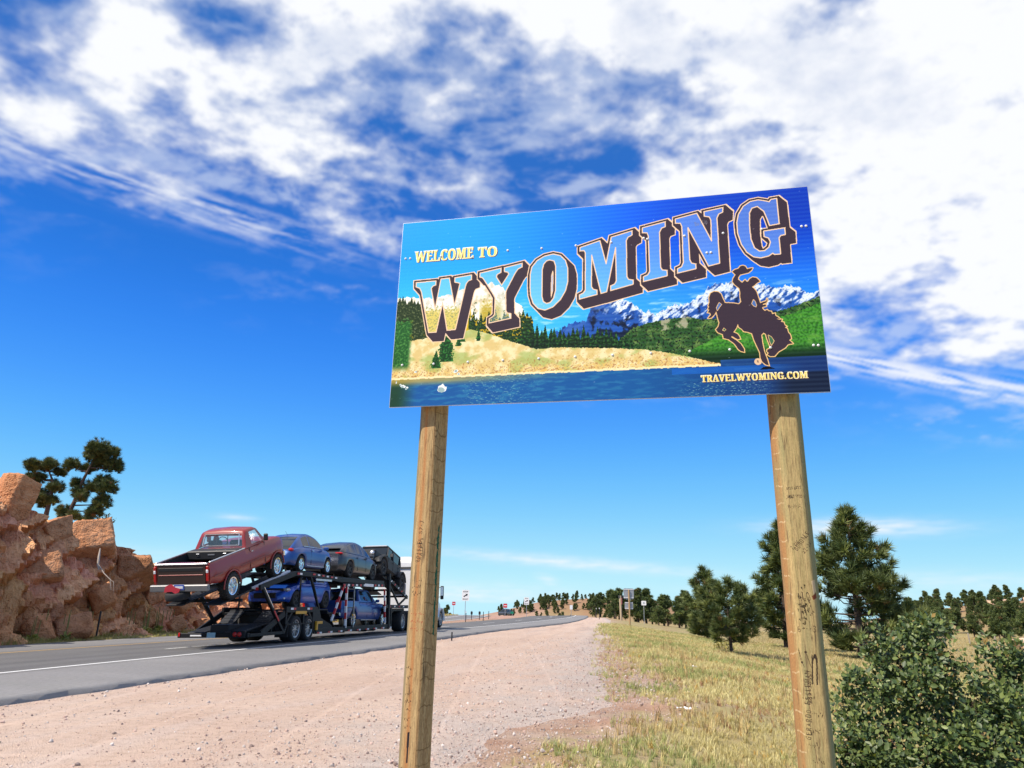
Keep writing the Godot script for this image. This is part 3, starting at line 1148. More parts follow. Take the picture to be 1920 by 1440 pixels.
func make_cliff() -> void:
	# the wall itself, broken along its joints into tilted faces; loose blocks on and below it
	var s := st()
	s.set_smooth_group(-1)
	var rows := []
	var cols := []
	var along := 6.0
	var up_n := 64
	while along < 88.0:
		var row := PackedVector3Array()
		var col := PackedColorArray()
		for j in up_n + 1:
			var t := j / float(up_n)
			var hh := cliff_height(along)
			var y := -0.6 + (hh * 0.96 + 0.6) * smoothstep(0.0, 0.66, t)
			var d := -0.5 + 2.7 * smoothstep(0.0, 0.66, t) + 6.0 * smoothstep(0.6, 1.0, t)
			var x := smoothish(CLIFF_LINE, along) - d
			var soft := clampf(hh * 0.45, 0, 1) * smoothstep(1.0, 0.85, t)
			var c1 := joint(along + y * 0.9, y - along * 0.30, 2.9, 1.7, 1)
			var c2 := joint(along + y * 0.5 + 3.0, y - along * 0.36, 1.15, 0.62, 2)
			var c3 := joint(along * 1.1 - y * 0.4, y + along * 0.2, 0.5, 0.3, 3)
			var push: float = (c1[0] * 1.3 + c2[0] * 0.36 + c3[0] * 0.06 + 0.05 * fine.get_noise_3d(x * 2.0, y * 4.0, along * 2.0)) * soft
			row.append(v3(x, y, -along) + v3(0.72, 0.12, 0.68) * push)
			var g: float = 0.62 + 0.16 * c1[1] + 0.16 * c2[1]
			col.append(Color(g * lerpf(1.08, 1.18, c1[1]), g * lerpf(0.78, 0.92, c2[1]), g * lerpf(0.55, 0.76, c1[1])))
		rows.append(row)
		cols.append(col)
		along += 0.09 if along > 20.0 and along < 50.0 else 0.25
	for i in rows.size() - 1:
		for j in up_n:
			for k in [[0, 0], [1, 0], [1, 1], [0, 0], [1, 1], [0, 1]]:
				s.set_color(cols[i + k[0]][j + k[1]])
				s.add_vertex(rows[i + k[0]][j + k[1]])
	var cliff := setting("rock_cutting", s, M.rock)
	var kinds := []
	for k in 16:
		var sz := v3(rng.randf_range(0.9, 1.4), rng.randf_range(0.6, 1.25), rng.randf_range(1.1, 2.3))
		kinds.append(block_shape(sz, 100 + k, 5 if k < 9 else 4))
	var q := 12.0
	while q < 84.0:
		var hh := cliff_height(q)
		var size := clampf(hh * 0.42, 0.5, 1.8)
		var level := 0.0
		while level < hh * 0.97:
			var sz := size * rng.randf_range(0.3, 0.75)
			if rng.randf() < (0.9 if q < 50.0 else 0.5):
				level += sz * 0.7
				continue
			var sx := q + rng.randf_range(-0.6, 0.6) * size
			var d := level * 0.5 - 0.3 + rng.randf_range(-0.45, 0.5)
			var at := v3(smoothish(CLIFF_LINE, sx) - d - 0.1, level - 0.35 + sz * 0.3, -sx)
			var o := put_mesh("rock", kinds[rng.randi() % kinds.size()], cliff)
			o.transform = Transform3D(Basis.from_euler(v3(-0.26 + rng.randf_range(-0.16, 0.16), rng.randf_range(-0.35, 0.35) + 0.5, 0.42 + rng.randf_range(-0.3, 0.25))) * Basis.from_scale(Vector3.ONE * sz), at)
			level += sz * rng.randf_range(0.5, 0.85)
		q += size * rng.randf_range(0.75, 1.1)
	# the blocks that stand out in the photograph: [ahead, left of the edge line, height, size, turn]
	for b in [[31.3, 15.0, 5.6, v3(1.7, 2.3, 1.9), v3(0.05, 0.75, -0.28), 501],
			[36.5, 14.3, 3.9, v3(1.7, 1.3, 3.2), v3(-0.3, 0.3, 0.45), 504], [39.0, 13.4, 2.6, v3(1.8, 1.3, 4.4), v3(-0.26, 0.2, 0.3), 505], [33.5, 14.4, 4.4, v3(1.4, 1.2, 1.8), v3(-0.2, 0.9, 0.3), 507]]:
		var o := put_mesh("rock", block_shape(b[3], b[5], 5), cliff)
		o.transform = Transform3D(Basis.from_euler(b[4]), v3(smoothish(CLIFF_LINE, b[0]) - (b[1] - 12.4), b[2] - 0.3, -b[0]))

# ---------------------------------------------------------------- the welcome sign

const SIGN_W := 3.66
const SIGN_H := 1.837
const TW := 1536
const TH := 768

func tree_row(x: float, sd: float) -> float:
	# the jagged top of a row of firs, 0 to 1
	var k := floorf(x)
	var best := 0.0
	for i in [-1.0, 0.0, 1.0]:
		var c: float = k + i
		var hgt := 0.45 + 0.55 * fposmod(sin(c * 12.9898 + sd) * 43758.5, 1.0)
		var mid: float = c + 0.5 + 0.4 * (fposmod(sin(c * 78.233 + sd) * 9631.7, 1.0) - 0.5)
		best = maxf(best, hgt * (1.0 - absf(x - mid) / 0.75))
	return maxf(best, 0.0)

func print_landscape() -> Image:
	# the printed picture: lake, meadow, firs, snowy range; painted at half size
	var w := TW / 2
	var h := TH / 2
	var f := FastNoiseLite.new()
	f.seed = 3
	f.frequency = 1.0
	f.fractal_octaves = 4
	var pale := [[0, 163], [56, 163], [123, 168], [189, 166], [252, 157], [295, 150], [348, 146], [379, 145], [422, 157], [454, 180], [496, 198], [524, 236], [540, 270]]
	var range_top := [[600, 262], [657, 242], [696, 232], [735, 238], [751, 212], [775, 192], [824, 193], [872, 197], [909, 206], [927, 219], [964, 223], [982, 231], [1020, 220], [1058, 211], [1091, 214], [1123, 205], [1151, 194], [1170, 184], [1207, 177], [1270, 179], [1340, 184], [1408, 193], [1460, 191], [1507, 208], [1536, 204]]
	var green_top := [[820, 300], [858, 271], [906, 252], [963, 244], [1028, 239], [1101, 238], [1136, 244], [1172, 245], [1296, 239], [1365, 241], [1418, 234], [1470, 226], [1536, 214]]
	var bright_top := [[1060, 330], [1100, 300], [1160, 285], [1260, 262], [1360, 252], [1440, 243], [1536, 226]]
	var firs := [[470, 250], [520, 240], [600, 245], [700, 250], [800, 255], [860, 264], [914, 280], [960, 290]]
	var meadow := [[0, 258], [132, 250], [216, 240], [301, 238], [354, 245], [468, 268], [549, 283], [647, 283], [801, 288], [932, 294], [1023, 303], [1111, 315], [1197, 328], [1240, 336]]
	var data := PackedByteArray()
	data.resize(w * h * 3)
	for px in w:
		var x := px * 2.0
		var u := x / TW
		var t_pale := linear(pale, x) + 5.0 * f.get_noise_1d(x * 0.03) if x < 545.0 else 999.0
		var t_range := linear(range_top, x) + 7.0 * f.get_noise_1d(x * 0.05) if x > 600.0 else 999.0
		var t_green := linear(green_top, x) + 2.5 * f.get_noise_1d(x * 0.08) if x > 820.0 else 999.0
		var t_bright := linear(bright_top, x) + 2.0 * f.get_noise_1d(x * 0.1) if x > 1060.0 else 999.0
		var t_firs := 999.0
		if x > 440.0 and x < 965.0:
			t_firs = linear(firs, x) + 22.0 - 34.0 * tree_row(x / 17.0, 1.0) * smoothstep(440, 500, x)
		var t_mid := 999.0
		if x > 290.0 and x < 540.0:
			t_mid = 226.0 + 10.0 * f.get_noise_1d(x * 0.02) - 26.0 * tree_row(x / 15.0, 4.0)
		var t_left := 999.0
		if x < 132.0:
			t_left = 178.0 + x * 0.06 - 22.0 * tree_row(x / 13.0, 7.0) + 70.0 * smoothstep(90.0, 132.0, x)
		var t_meadow := linear(meadow, x) + 2.0 * f.get_noise_1d(x * 0.06) if x < 1240.0 else 999.0
		var t_far_shore := 320.0
		var t_lake := 331.0 + 1.5 * f.get_noise_1d(x * 0.03)
		for y in h:
			var n := f.get_noise_2d(x * 0.022, y * 0.044)
			var g := f.get_noise_2d(x * 0.085, y * 0.17)
			var c := Color(0.03, 0.37, 0.98).lerp(Color(0.03, 0.21, 0.70), smoothstep(0.35, 1.0, u) * smoothstep(260, 20, y))
			c = c.lerp(Color(0.06, 0.66, 1.0), smoothstep(0.75, 0.1, u) * 0.9)
			c = c.lerp(Color(0.30, 0.82, 1.0), smoothstep(70, 230, y) * (0.85 - 0.5 * u))
			var st2 := smoothstep(0.1, 0.6, f.get_noise_2d(x * 0.008, y * 0.07)) * smoothstep(150, 215, y) * smoothstep(0.15, 0.4, u)
			c = c.lerp(Color(0.85, 0.95, 1.0), st2 * 0.55)
			if y > t_pale:
				c = Color(1.0, 0.98, 0.92).lerp(Color(0.86, 0.8, 0.66), smoothstep(-0.1, 0.5, n))
				c = c.lerp(Color(0.2, 0.32, 0.16), smoothstep(0.22, 0.42, g * 0.7 + n * 0.6 + (y - 222.0) * 0.006))
				if x < 300.0:
					c = c.lerp(Color(0.86, 0.72, 0.12).lerp(Color(0.42, 0.42, 0.08), smoothstep(0.0, 0.5, g)), smoothstep(184, 198, y + 16.0 * g))
				elif x > 330.0 and x < 440.0:
					c = c.lerp(Color(0.70, 0.60, 0.10), smoothstep(168, 205, y + 20.0 * g) * smoothstep(440, 400, x) * smoothstep(320, 350, x) * 0.85)
			if y > t_range:
				var snow := smoothstep(-0.12, 0.28, f.get_noise_2d(x * 0.03 + y * 0.05, y * 0.045) + 0.25 * g + (t_range + (17.0 if x < 950.0 else 24.0) - y) * 0.017)
				if x < 850.0:
					snow *= smoothstep(770, 870, x + n * 60.0) * 0.9 + 0.1
				c = Color(0.12, 0.32, 0.66).lerp(Color(0.05, 0.16, 0.40), smoothstep(-0.1, 0.5, n)).lerp(Color(0.95, 0.98, 1.0), snow * (1.0 if x < 900.0 else 0.92))
				c = c.lerp(Color(0.1, 0.3, 0.8), smoothstep(0.1, 0.5, g) * 0.4)
				c = c.lerp(Color(0.03, 0.08, 0.16), smoothstep(0.15, 0.5, n + (y - t_range - 34.0) * 0.012) * (0.85 if x < 1150.0 else 0.5))
			if y > t_green:
				c = Color(0.15, 0.31, 0.13).lerp(Color(0.40, 0.52, 0.25), smoothstep(-0.3, 0.5, n + g * 0.6))
				c = c.lerp(Color(0.06, 0.13, 0.07), smoothstep(0.05, 0.35, g))
				if x > 1000.0 and x < 1110.0 and y < 262:
					c = c.lerp(Color(0.62, 0.62, 0.5), smoothstep(0.0, 0.4, n))
			if y > t_bright:
				c = Color(0.26, 0.56, 0.16).lerp(Color(0.14, 0.36, 0.10), smoothstep(-0.3, 0.5, g))
				c = c.lerp(Color(0.42, 0.66, 0.25), smoothstep(0.1, 0.6, n) * 0.6)
				c = c.lerp(Color(0.05, 0.16, 0.08), smoothstep(292, 318, y))
			if y > t_mid:
				c = Color(0.05, 0.16, 0.08).lerp(Color(0.2, 0.34, 0.12), smoothstep(-0.2, 0.5, g))
				if g + n > 0.42:
					c = Color(0.75, 0.62, 0.1)
			if y > t_firs:
				c = Color(0.04, 0.15, 0.07).lerp(Color(0.20, 0.42, 0.15), smoothstep(-0.1, 0.5, g))
				c = c.lerp(Color(0.02, 0.07, 0.05), smoothstep(0.0, 1.0, (y - t_firs) / 46.0) * 0.7)
			if y > t_left:
				c = Color(0.12, 0.2, 0.1).lerp(Color(0.42, 0.46, 0.3), smoothstep(0.0, 0.6, g))
				c = c.lerp(Color(0.78, 0.64, 0.1), smoothstep(0.25, 0.6, n + 0.25 * sin(x * 0.04)) * smoothstep(190, 240, y))
			if y > t_meadow:
				c = Color(0.86, 0.76, 0.5).lerp(Color(0.93, 0.88, 0.68), smoothstep(-0.3, 0.4, n))
				c = c.lerp(Color(0.62, 0.70, 0.38), smoothstep(0.05, 0.4, f.get_noise_2d(x * 0.006, y * 0.02)) * 0.7)
				c = c.lerp(Color(0.66, 0.42, 0.22), smoothstep(0.15, 0.45, g + (y - 314.0) * 0.01) * 0.7)
				c = c.lerp(Color(0.90, 0.70, 0.32), smoothstep(0.0, 0.5, -g) * smoothstep(300, 324, y) * 0.7)
				if y > t_lake - 4.0:
					c = c.lerp(Color(1.0, 0.93, 0.74), 0.8)
			if x < 95.0 and y > 205:
				var q := smoothstep(20.0, 0.0, absf(x - 26.0) - 28.0 - 6.0 * g)
				c = c.lerp(Color(0.10, 0.34, 0.14).lerp(Color(0.3, 0.55, 0.25), smoothstep(-0.1, 0.5, g)), q * smoothstep(208, 216, y + 12.0 * g) * smoothstep(318, 300, y))
			for tr in [[208.0, 240.0, 300.0, 17.0], [170.0, 276.0, 312.0, 12.0], [268.0, 236.0, 262.0, 9.0], [255.0, 250.0, 270.0, 11.0], [332.0, 234.0, 262.0, 6.0]]:
				if y > tr[1] and y < tr[2] and absf(x - tr[0]) < tr[3] * 2.0 * smoothstep(tr[1] - 6.0, tr[1] + 34.0, y) * (0.8 + 0.5 * g):
					c = Color(0.05, 0.22, 0.10).lerp(Color(0.2, 0.5, 0.2), smoothstep(-0.1, 0.5, g))
			var lake: bool = y > t_lake or (x > 1195.0 and y > t_far_shore)
			if lake:
				c = Color(0.09, 0.34, 0.60).lerp(Color(0.07, 0.18, 0.40), smoothstep(0.55, 1.0, u))
				c = c.lerp(Color(0.18, 0.48, 0.66), 0.7 * smoothstep(-0.1, 0.5, f.get_noise_2d(x * 0.012, y * 0.12)) * smoothstep(0.95, 0.4, u))
				c = c.lerp(Color(0.10, 0.24, 0.14), smoothstep(110, 20, x) * 0.9)
				c = c.lerp(Color(0.80, 0.66, 0.30), smoothstep(348, 333, y) * smoothstep(760, 100, x) * 0.75)
				c = c.lerp(Color(0.55, 0.75, 0.72), smoothstep(0.2, 0.5, f.get_noise_2d(x * 0.05, y * 0.5)) * (smoothstep(250, 330, x) * smoothstep(620, 420, x) + smoothstep(1020, 1120, x) * smoothstep(1400, 1300, x) * smoothstep(352, 362, y)) * 0.7)
				c = c.lerp(Color(0.06, 0.09, 0.16), smoothstep(1330, 1430, x) * smoothstep(345, 350, y) * 0.8)
				if x > 1030.0 and y > 332 and y < 344:
					c = c.lerp(Color(0.10, 0.40, 0.80), 0.6 * smoothstep(1480, 1300, x))
			# the joints of the extruded boards show as fine stripes
			var stripe := 0.5 + 0.5 * sin(y * TAU / 8.0)
			c = c.lerp(Color(0.75, 0.9, 1.0), 0.075 * stripe * smoothstep(0.08, 0.25, u) * (1.0 if y < t_meadow else 0.15))
			var o := (y * w + px) * 3
			data[o] = clampi(int(c.r * 255), 0, 255)
			data[o + 1] = clampi(int(c.g * 255), 0, 255)
			data[o + 2] = clampi(int(c.b * 255), 0, 255)
	var im := Image.create_from_data(w, h, false, Image.FORMAT_RGB8, data)
	im.resize(TW, TH, Image.INTERPOLATE_CUBIC)
	return im

func grown(polys: Array, by: float) -> Array:
	# outlines swollen by so much; the second and later ones are holes
	var out := []   # an opening that the swelling leaves stays open
	for i in polys.size():
		var p: PackedVector2Array = polys[i]
		if Geometry2D.is_polygon_clockwise(p):
			p = p.duplicate()
			p.reverse()
		for q in Geometry2D.offset_polygon(p, by if i == 0 else -by, Geometry2D.JOIN_MITER):
			out.append(q)
	return out

func print_sign() -> ImageTexture:
	var im := print_landscape()
	var under := im.duplicate() as Image
	var cream := Color(0.96, 0.82, 0.68)
	var dark := Color(0.235, 0.185, 0.235)
	var names := ["W", "Y", "O", "M", "I", "N", "G"]
	for ch in names:
		var p := []
		for flat in LETTERS[ch]:
			p.append(outline(flat))
		var shift := Vector2(25, 29)
		var wide := grown(p, 9.0)
		var wider := grown(p, 12.5)
		for k in 31:
			fill(im, wider, cream, shift * k / 30.0)
		for k in 31:
			fill(im, wide, dark, shift * k / 30.0)
	for ch in names:
		var p := []
		for flat in LETTERS[ch]:
			p.append(outline(flat))
		fill(im, grown(p, 2.5), cream)
		# the face shows the picture again, paler
		var inner := grown(p, -1.5)
		var mask := Image.create(TW, TH, false, Image.FORMAT_L8)
		fill(mask, inner, Color.WHITE)
		var lo := Vector2(1e9, 1e9)
		var hi := Vector2.ZERO
		for q in p[0]:
			lo = lo.min(q)
			hi = hi.max(q)
		var md := mask.get_data()
		for y in range(maxi(0, int(lo.y)), mini(TH, int(hi.y) + 2)):
			for x in range(maxi(0, int(lo.x)), mini(TW, int(hi.x) + 2)):
				if md[y * TW + x] > 128:
					im.set_pixel(x, y, under.get_pixel(x, y).lerp(Color(0.86, 0.93, 1.0), 0.34))
	# bucking horse and rider
	for pass_ in 2:
		for flat in HORSE:
			var p := [outline(flat)]
			fill(im, grown(p, 3.2) if pass_ == 0 else p, cream.lerp(Color(0.9, 0.7, 0.35), 0.5) if pass_ == 0 else dark)
	for flat in HORSE_HOLES:
		var p := [outline(flat)]
		fill(im, grown(p, 2.0), cream.lerp(Color(0.9, 0.7, 0.35), 0.5))
		fill(im, p, Color(0.24, 0.42, 0.3) if p[0][0].y > 480 else Color(0.3, 0.45, 0.7))
	# the small registered mark, and a rock in the lake
	var dot := PackedVector2Array()
	for k in 20:
		dot.append(Vector2(1318, 654) + Vector2(8.5, 8.5).rotated(TAU * k / 20))
	fill(im, [dot], Color(0.9, 0.75, 0.6))
	var serif := font("Droid Serif", true)
	print_text(im, "R", font("Droid Sans", true), Vector2(1318, 654), Vector2(7, 9), Color(0.3, 0.25, 0.25))
	fill(im, [outline([1322, 683, 1334, 674, 1352, 672, 1372, 682])], Color(0.04, 0.05, 0.1))
	# lettering
	for k in [[Vector2(3, 3), Color(0.3, 0.2, 0.2)], [Vector2.ZERO, Color(1, 0.98, 0.85)]]:
		for o in [Vector2.ZERO, Vector2(1.5, 0), Vector2(-1.5, 0)]:
			print_text(im, "WELCOME", serif, Vector2(178, 155) + k[0] + o, Vector2(240, 50), k[1])
			print_text(im, "TO", serif, Vector2(355, 157) + k[0] + o, Vector2(76, 45), k[1])
			print_text(im, "TRAVELWYOMING.COM", serif, Vector2(1300, 707) + k[0] + o * 0.6, Vector2(344, 26), k[1])
	print_text(im, "WELCOME", serif, Vector2(178, 157), Vector2(237, 42), Color(0.98, 0.88, 0.5))
	print_text(im, "TO", serif, Vector2(355, 159), Vector2(73, 38), Color(0.98, 0.88, 0.5))
	print_text(im, "TRAVELWYOMING.COM", serif, Vector2(1300, 708), Vector2(342, 21), Color(0.97, 0.84, 0.42))
	# chipped and weathered spots
	for sp in [[48, 690, 11, 7], [62, 697, 8, 6], [38, 683, 7, 5], [203, 706, 22, 19], [252, 640, 10, 8], [262, 650, 6, 6], [20, 672, 3, 7], [95, 634, 7, 5]]:
		for k in 5:
			var p := PackedVector2Array()
			var c := Vector2(sp[0], sp[1]) + Vector2(rng.randf_range(-0.4, 0.4) * sp[2], rng.randf_range(-0.4, 0.4) * sp[3])
			for a in 9:
				p.append(c + Vector2(cos(TAU * a / 9) * sp[2], sin(TAU * a / 9) * sp[3]) * rng.randf_range(0.45, 0.75))
			fill(im, [p], Color(0.95, 0.96, 0.96) if k < 4 else Color(0.6, 0.7, 0.7))
	for k in 60:
		var c := Vector2(rng.randf() * TW, rng.randf() * TH)
		fill(im, [PackedVector2Array([c, c + Vector2(rng.randf_range(2, 9), -1), c + Vector2(rng.randf_range(2, 5), 2.2)])], im.get_pixelv(c.clamp(Vector2.ZERO, Vector2(TW - 1, TH - 1))).lerp(Color.WHITE, 0.35))
	print_text(im, "Bu 4 Lip", font("Droid Sans"), Vector2(1160, 112), Vector2(44, 22), Color(0.5, 0.5, 0.55), -0.15)
	return ImageTexture.create_from_image(im)

func post_picture(right: bool) -> ImageTexture:
	var w := 256
	var h := 2048
	var f := FastNoiseLite.new()
	f.seed = 21 if right else 22
	f.frequency = 1.0
	f.fractal_octaves = 3
	var data := PackedByteArray()
	data.resize(w * h * 3)
	var a := Color(0.47, 0.34, 0.15) if right else Color(0.47, 0.325, 0.15)
	var b := Color(0.35, 0.27, 0.11) if right else Color(0.36, 0.225, 0.095)
	for y in h:
		var v := y * 0.0027
		for x in w:
			var u := x / 256.0
			var grain := f.get_noise_2d(u * 26.0 + 0.25 * sin(v * 1.3), v * 0.9)
			var fiber := f.get_noise_2d(u * 80.0, v * 7.0)
			var blot := f.get_noise_2d(u * 6.0 + 11.0, v * 1.1)
			var c := a.lerp(b, clampf(0.45 + grain * 1.1, 0, 1))
			c = c.lerp(a * 1.25, clampf(fiber * 0.8, 0, 1))
			c = c.lerp(Color(0.2, 0.12, 0.05), clampf(-fiber * 1.2 - 0.1, 0, 0.7))
			if right:
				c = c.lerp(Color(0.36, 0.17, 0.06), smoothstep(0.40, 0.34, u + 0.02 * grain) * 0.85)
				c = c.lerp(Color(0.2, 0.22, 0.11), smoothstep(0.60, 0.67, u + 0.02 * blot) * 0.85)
				c = c.lerp(Color(0.26, 0.24, 0.11), clampf(blot * 1.3 - 0.1, 0, 0.6))
				var arc := fposmod(v * 7.5 + 0.25 * blot, 1.0)
				if u < 0.385 and u > 0.3 and arc < 0.08 and fiber > -0.2:
					c = c.lerp(Color(0.6, 0.45, 0.25), 0.7)
			else:
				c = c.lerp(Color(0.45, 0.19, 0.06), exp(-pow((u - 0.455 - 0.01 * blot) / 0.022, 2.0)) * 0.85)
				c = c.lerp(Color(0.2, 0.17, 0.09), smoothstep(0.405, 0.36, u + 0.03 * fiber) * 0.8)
				if u > 0.555 and u < 0.78:
					var row := v * 6.2 + 1.6 * f.get_noise_1d(v * 1.4) + (u - 0.6) * 1.4 * f.get_noise_1d(v * 0.9 + 8.0) + 0.25 * blot
					var edge := absf(fposmod(row, 1.0) - 0.5)
					c = c.lerp(Color(0.16, 0.09, 0.03), smoothstep(0.06, 0.0, edge) * 0.85)
					c = c.lerp(Color(0.26, 0.15, 0.05), smoothstep(0.1, 0.5, f.get_noise_2d(u * 60.0, v * 12.0)) * 0.7)
					c = c.lerp(Color(0.18, 0.1, 0.04), smoothstep(0.012, 0.0, absf(u - 0.56 - 0.01 * blot)) * 0.7)
			# long drying checks
			var ck := f.get_noise_2d(u * 9.0 + 3.0, v * 0.35)
			c = c.lerp(Color(0.11, 0.065, 0.03), smoothstep(0.03, 0.004, absf(ck)) * smoothstep(-0.2, 0.2, blot) * 0.9)
			var pit := f.get_noise_2d(u * 120.0, v * 40.0)
			c = c * (1.0 + 0.25 * pit)
			c = c.linear_to_srgb()
			var o := (y * w + x) * 3
			data[o] = clampi(int(c.r * 255), 0, 255)
			data[o + 1] = clampi(int(c.g * 255), 0, 255)
			data[o + 2] = clampi(int(c.b * 255), 0, 255)
	var im := Image.create_from_data(w, h, false, Image.FORMAT_RGB8, data)
	var ink := Color(0.19, 0.14, 0.09)
	var hand := font("Droid Sans")
	var at := func(u: float, y: float) -> Vector2: return Vector2(u * w, (4.95 - y) / 5.53 * h)
	if right:
		for t in [["James Nance", 0.5, 2.40, 40, 9], ["Dallas Texas", 0.5, 2.335, 42, 10], ["09-15-24", 0.49, 2.26, 34, 10]]:
			scrawl(im, t[0], hand, at.call(t[1], t[2]), Vector2(t[3], t[4]), ink, -0.06)
		fill(im, [outline([150, 1200, 164, 1196, 166, 1226, 152, 1236])], Color(0.8, 0.7, 0.55))
		fill(im, [outline([148, 1240, 164, 1230, 166, 1244, 150, 1250])], Color(0.45, 0.2, 0.09))
		scrawl(im, "7 ZAC", hand, at.call(0.46, 1.97), Vector2(30, 11), ink, -0.8)
		scrawl(im, "BONDALE", hand, at.call(0.53, 2.0), Vector2(64, 13), ink, -0.95)
		scrawl(im, "22-24", hand, at.call(0.58, 1.95), Vector2(38, 10), ink, -0.95)
		scrawl(im, "ALO", hand, at.call(0.5, 1.6), Vector2(34, 24), Color(0.2, 0.16, 0.1), 0.0)
		for k in 60:
			var c: Vector2 = at.call(0.5 + rng.randfn() * 0.035, 1.52 + rng.randfn() * 0.06)
			fill(im, [PackedVector2Array([c, c + Vector2(rng.randf_range(-5, 5), 2), c + Vector2(2, rng.randf_range(4, 12))])], Color(0.25, 0.2, 0.1))
		scrawl(im, "6.-.3", hand, at.call(0.5, 1.37), Vector2(48, 16), ink)
		scrawl(im, "4 T", hand, at.call(0.45, 1.17), Vector2(26, 50), ink, -0.2)
		scrawl(im, "n", hand, at.call(0.54, 1.10), Vector2(26, 74), ink, 0.0)
		scrawl(im, "GERARDO ESSLEMAN", hand, at.call(0.445, 0.86), Vector2(170, 13), ink, -1.5)
		scrawl(im, "255 ZSSST", hand, at.call(0.475, 0.98), Vector2(84, 10), ink, -1.5)
		for k in 6:
			scribble(im, at.call(0.5 + rng.randf_range(-0.03, 0.05), 0.9 - k * 0.1), Vector2(34, 9), Color(0.27, 0.2, 0.11))
	else:
		scrawl(im, "BOISSEL 57.7", hand, at.call(0.46, 1.98), Vector2(130, 12), ink, -1.52)
		scrawl(im, "KAIPPA", hand, at.call(0.485, 1.92), Vector2(70, 11), ink, -1.52)
		for k in 3:
			scribble(im, at.call(0.47, 1.66 - k * 0.05), Vector2(32, 9), ink)
			scribble(im, at.call(0.49, 1.4 - k * 0.06), Vector2(40, 9), Color(0.6, 0.24, 0.15))
		fill(im, [outline([116, 1642, 122, 1640, 121, 1720, 117, 1722])], Color(0.08, 0.06, 0.1))
		for k in 8:
			scribble(im, at.call(0.44 + rng.randf_range(-0.015, 0.02), 0.98 - k * 0.06), Vector2(28, 8), Color(0.2, 0.13, 0.07))
		scrawl(im, "D1", font("Droid Sans", true), at.call(0.455, 0.22), Vector2(40, 30), Color(0.06, 0.05, 0.07), 0.05)
		for k in 18:
			fill(im, [outline([172 + rng.randi() % 6, 1050 + k * 18, 178, 1046 + k * 18, 180, 1070 + k * 18, 174, 1066 + k * 18])], Color(0.1, 0.36, 0.27))
	return ImageTexture.create_from_image(im)

func scrawl(im: Image, text: String, f: Font, at: Vector2, size: Vector2, c: Color, turn := 0.0) -> void:
	# handwriting: every letter a little out of line
	var w := size.x / text.length()
	for i in text.length():
		if text[i] != " ":
			var o := Vector2((i + 0.5) * w - size.x / 2, rng.randf_range(-0.12, 0.12) * size.y).rotated(turn)
			print_text(im, text[i], f, at + o, Vector2(w * rng.randf_range(0.55, 0.8) * (0.4 if text[i] in ["1", "I", "-", "'", "."] else 1.0), size.y * rng.randf_range(0.75, 1.1) * (0.18 if text[i] in ["-", "."] else 1.0)), c.lerp(Color(0.45, 0.33, 0.2), rng.randf_range(0.0, 0.45)), turn + rng.randf_range(-0.2, 0.2))

func scribble(im: Image, at: Vector2, size: Vector2, c: Color) -> void:
	# marks too worn to read
	for k in int(size.x / 5.0):
		var p := at + Vector2((k * 5.0 - size.x / 2.0), rng.randf_range(-2, 2))
		var q := p + Vector2(rng.randf_range(-2.5, 3.5), rng.randf_range(-1.0, 1.0) * size.y)
		fill(im, [PackedVector2Array([p, p + Vector2(1.6, 0), q + Vector2(1.6, 0), q])], c)

func post_shape(right: bool) -> ArrayMesh:
	var s := st()
	s.set_smooth_group(0)
	var n := 56
	var rows := 150
	var pts := []
	for i in rows + 1:
		var y := 5.25 - 5.53 * i / rows
		var row := PackedVector3Array()
		for k in n + 1:
			var phi := (k / float(n) - 0.5) * TAU
			var r := 0.124 + 0.003 * noise.get_noise_2d(cos(phi) * 1.5 + (9.0 if right else 0.0), y * 0.8 + sin(phi)) + 0.0012 * noise.get_noise_2d(phi * 9.0, y * 1.2)
			for flat in ([[0.06, 0.108], [-0.75, 0.116], [1.0, 0.117]] if right else [[-0.05, 0.110], [0.85, 0.114], [-1.0, 0.118]]):
				var c := cos(phi - flat[0])
				if c > 0.3:
					r = minf(r, flat[1] / c)
			row.append(v3(sin(phi) * r, y, cos(phi) * r))
		pts.append(row)
	for i in rows:
		for k in n:
			for q in [[0, 0], [0, 1], [1, 1], [0, 0], [1, 1], [1, 0]]:
				s.set_uv(Vector2((k + q[1]) / float(n), (i + q[0]) / float(rows)))
				s.add_vertex(pts[i + q[0]][k + q[1]])
	s.set_uv(Vector2(0.5, 0.5))
	face(s, Array(pts[0]).slice(0, n), v3(0, 4, 0))
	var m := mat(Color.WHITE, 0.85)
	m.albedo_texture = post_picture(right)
	m.heightmap_enabled = true
	m.heightmap_texture = m.albedo_texture
	m.heightmap_scale = 0.35
	return done(s, m)

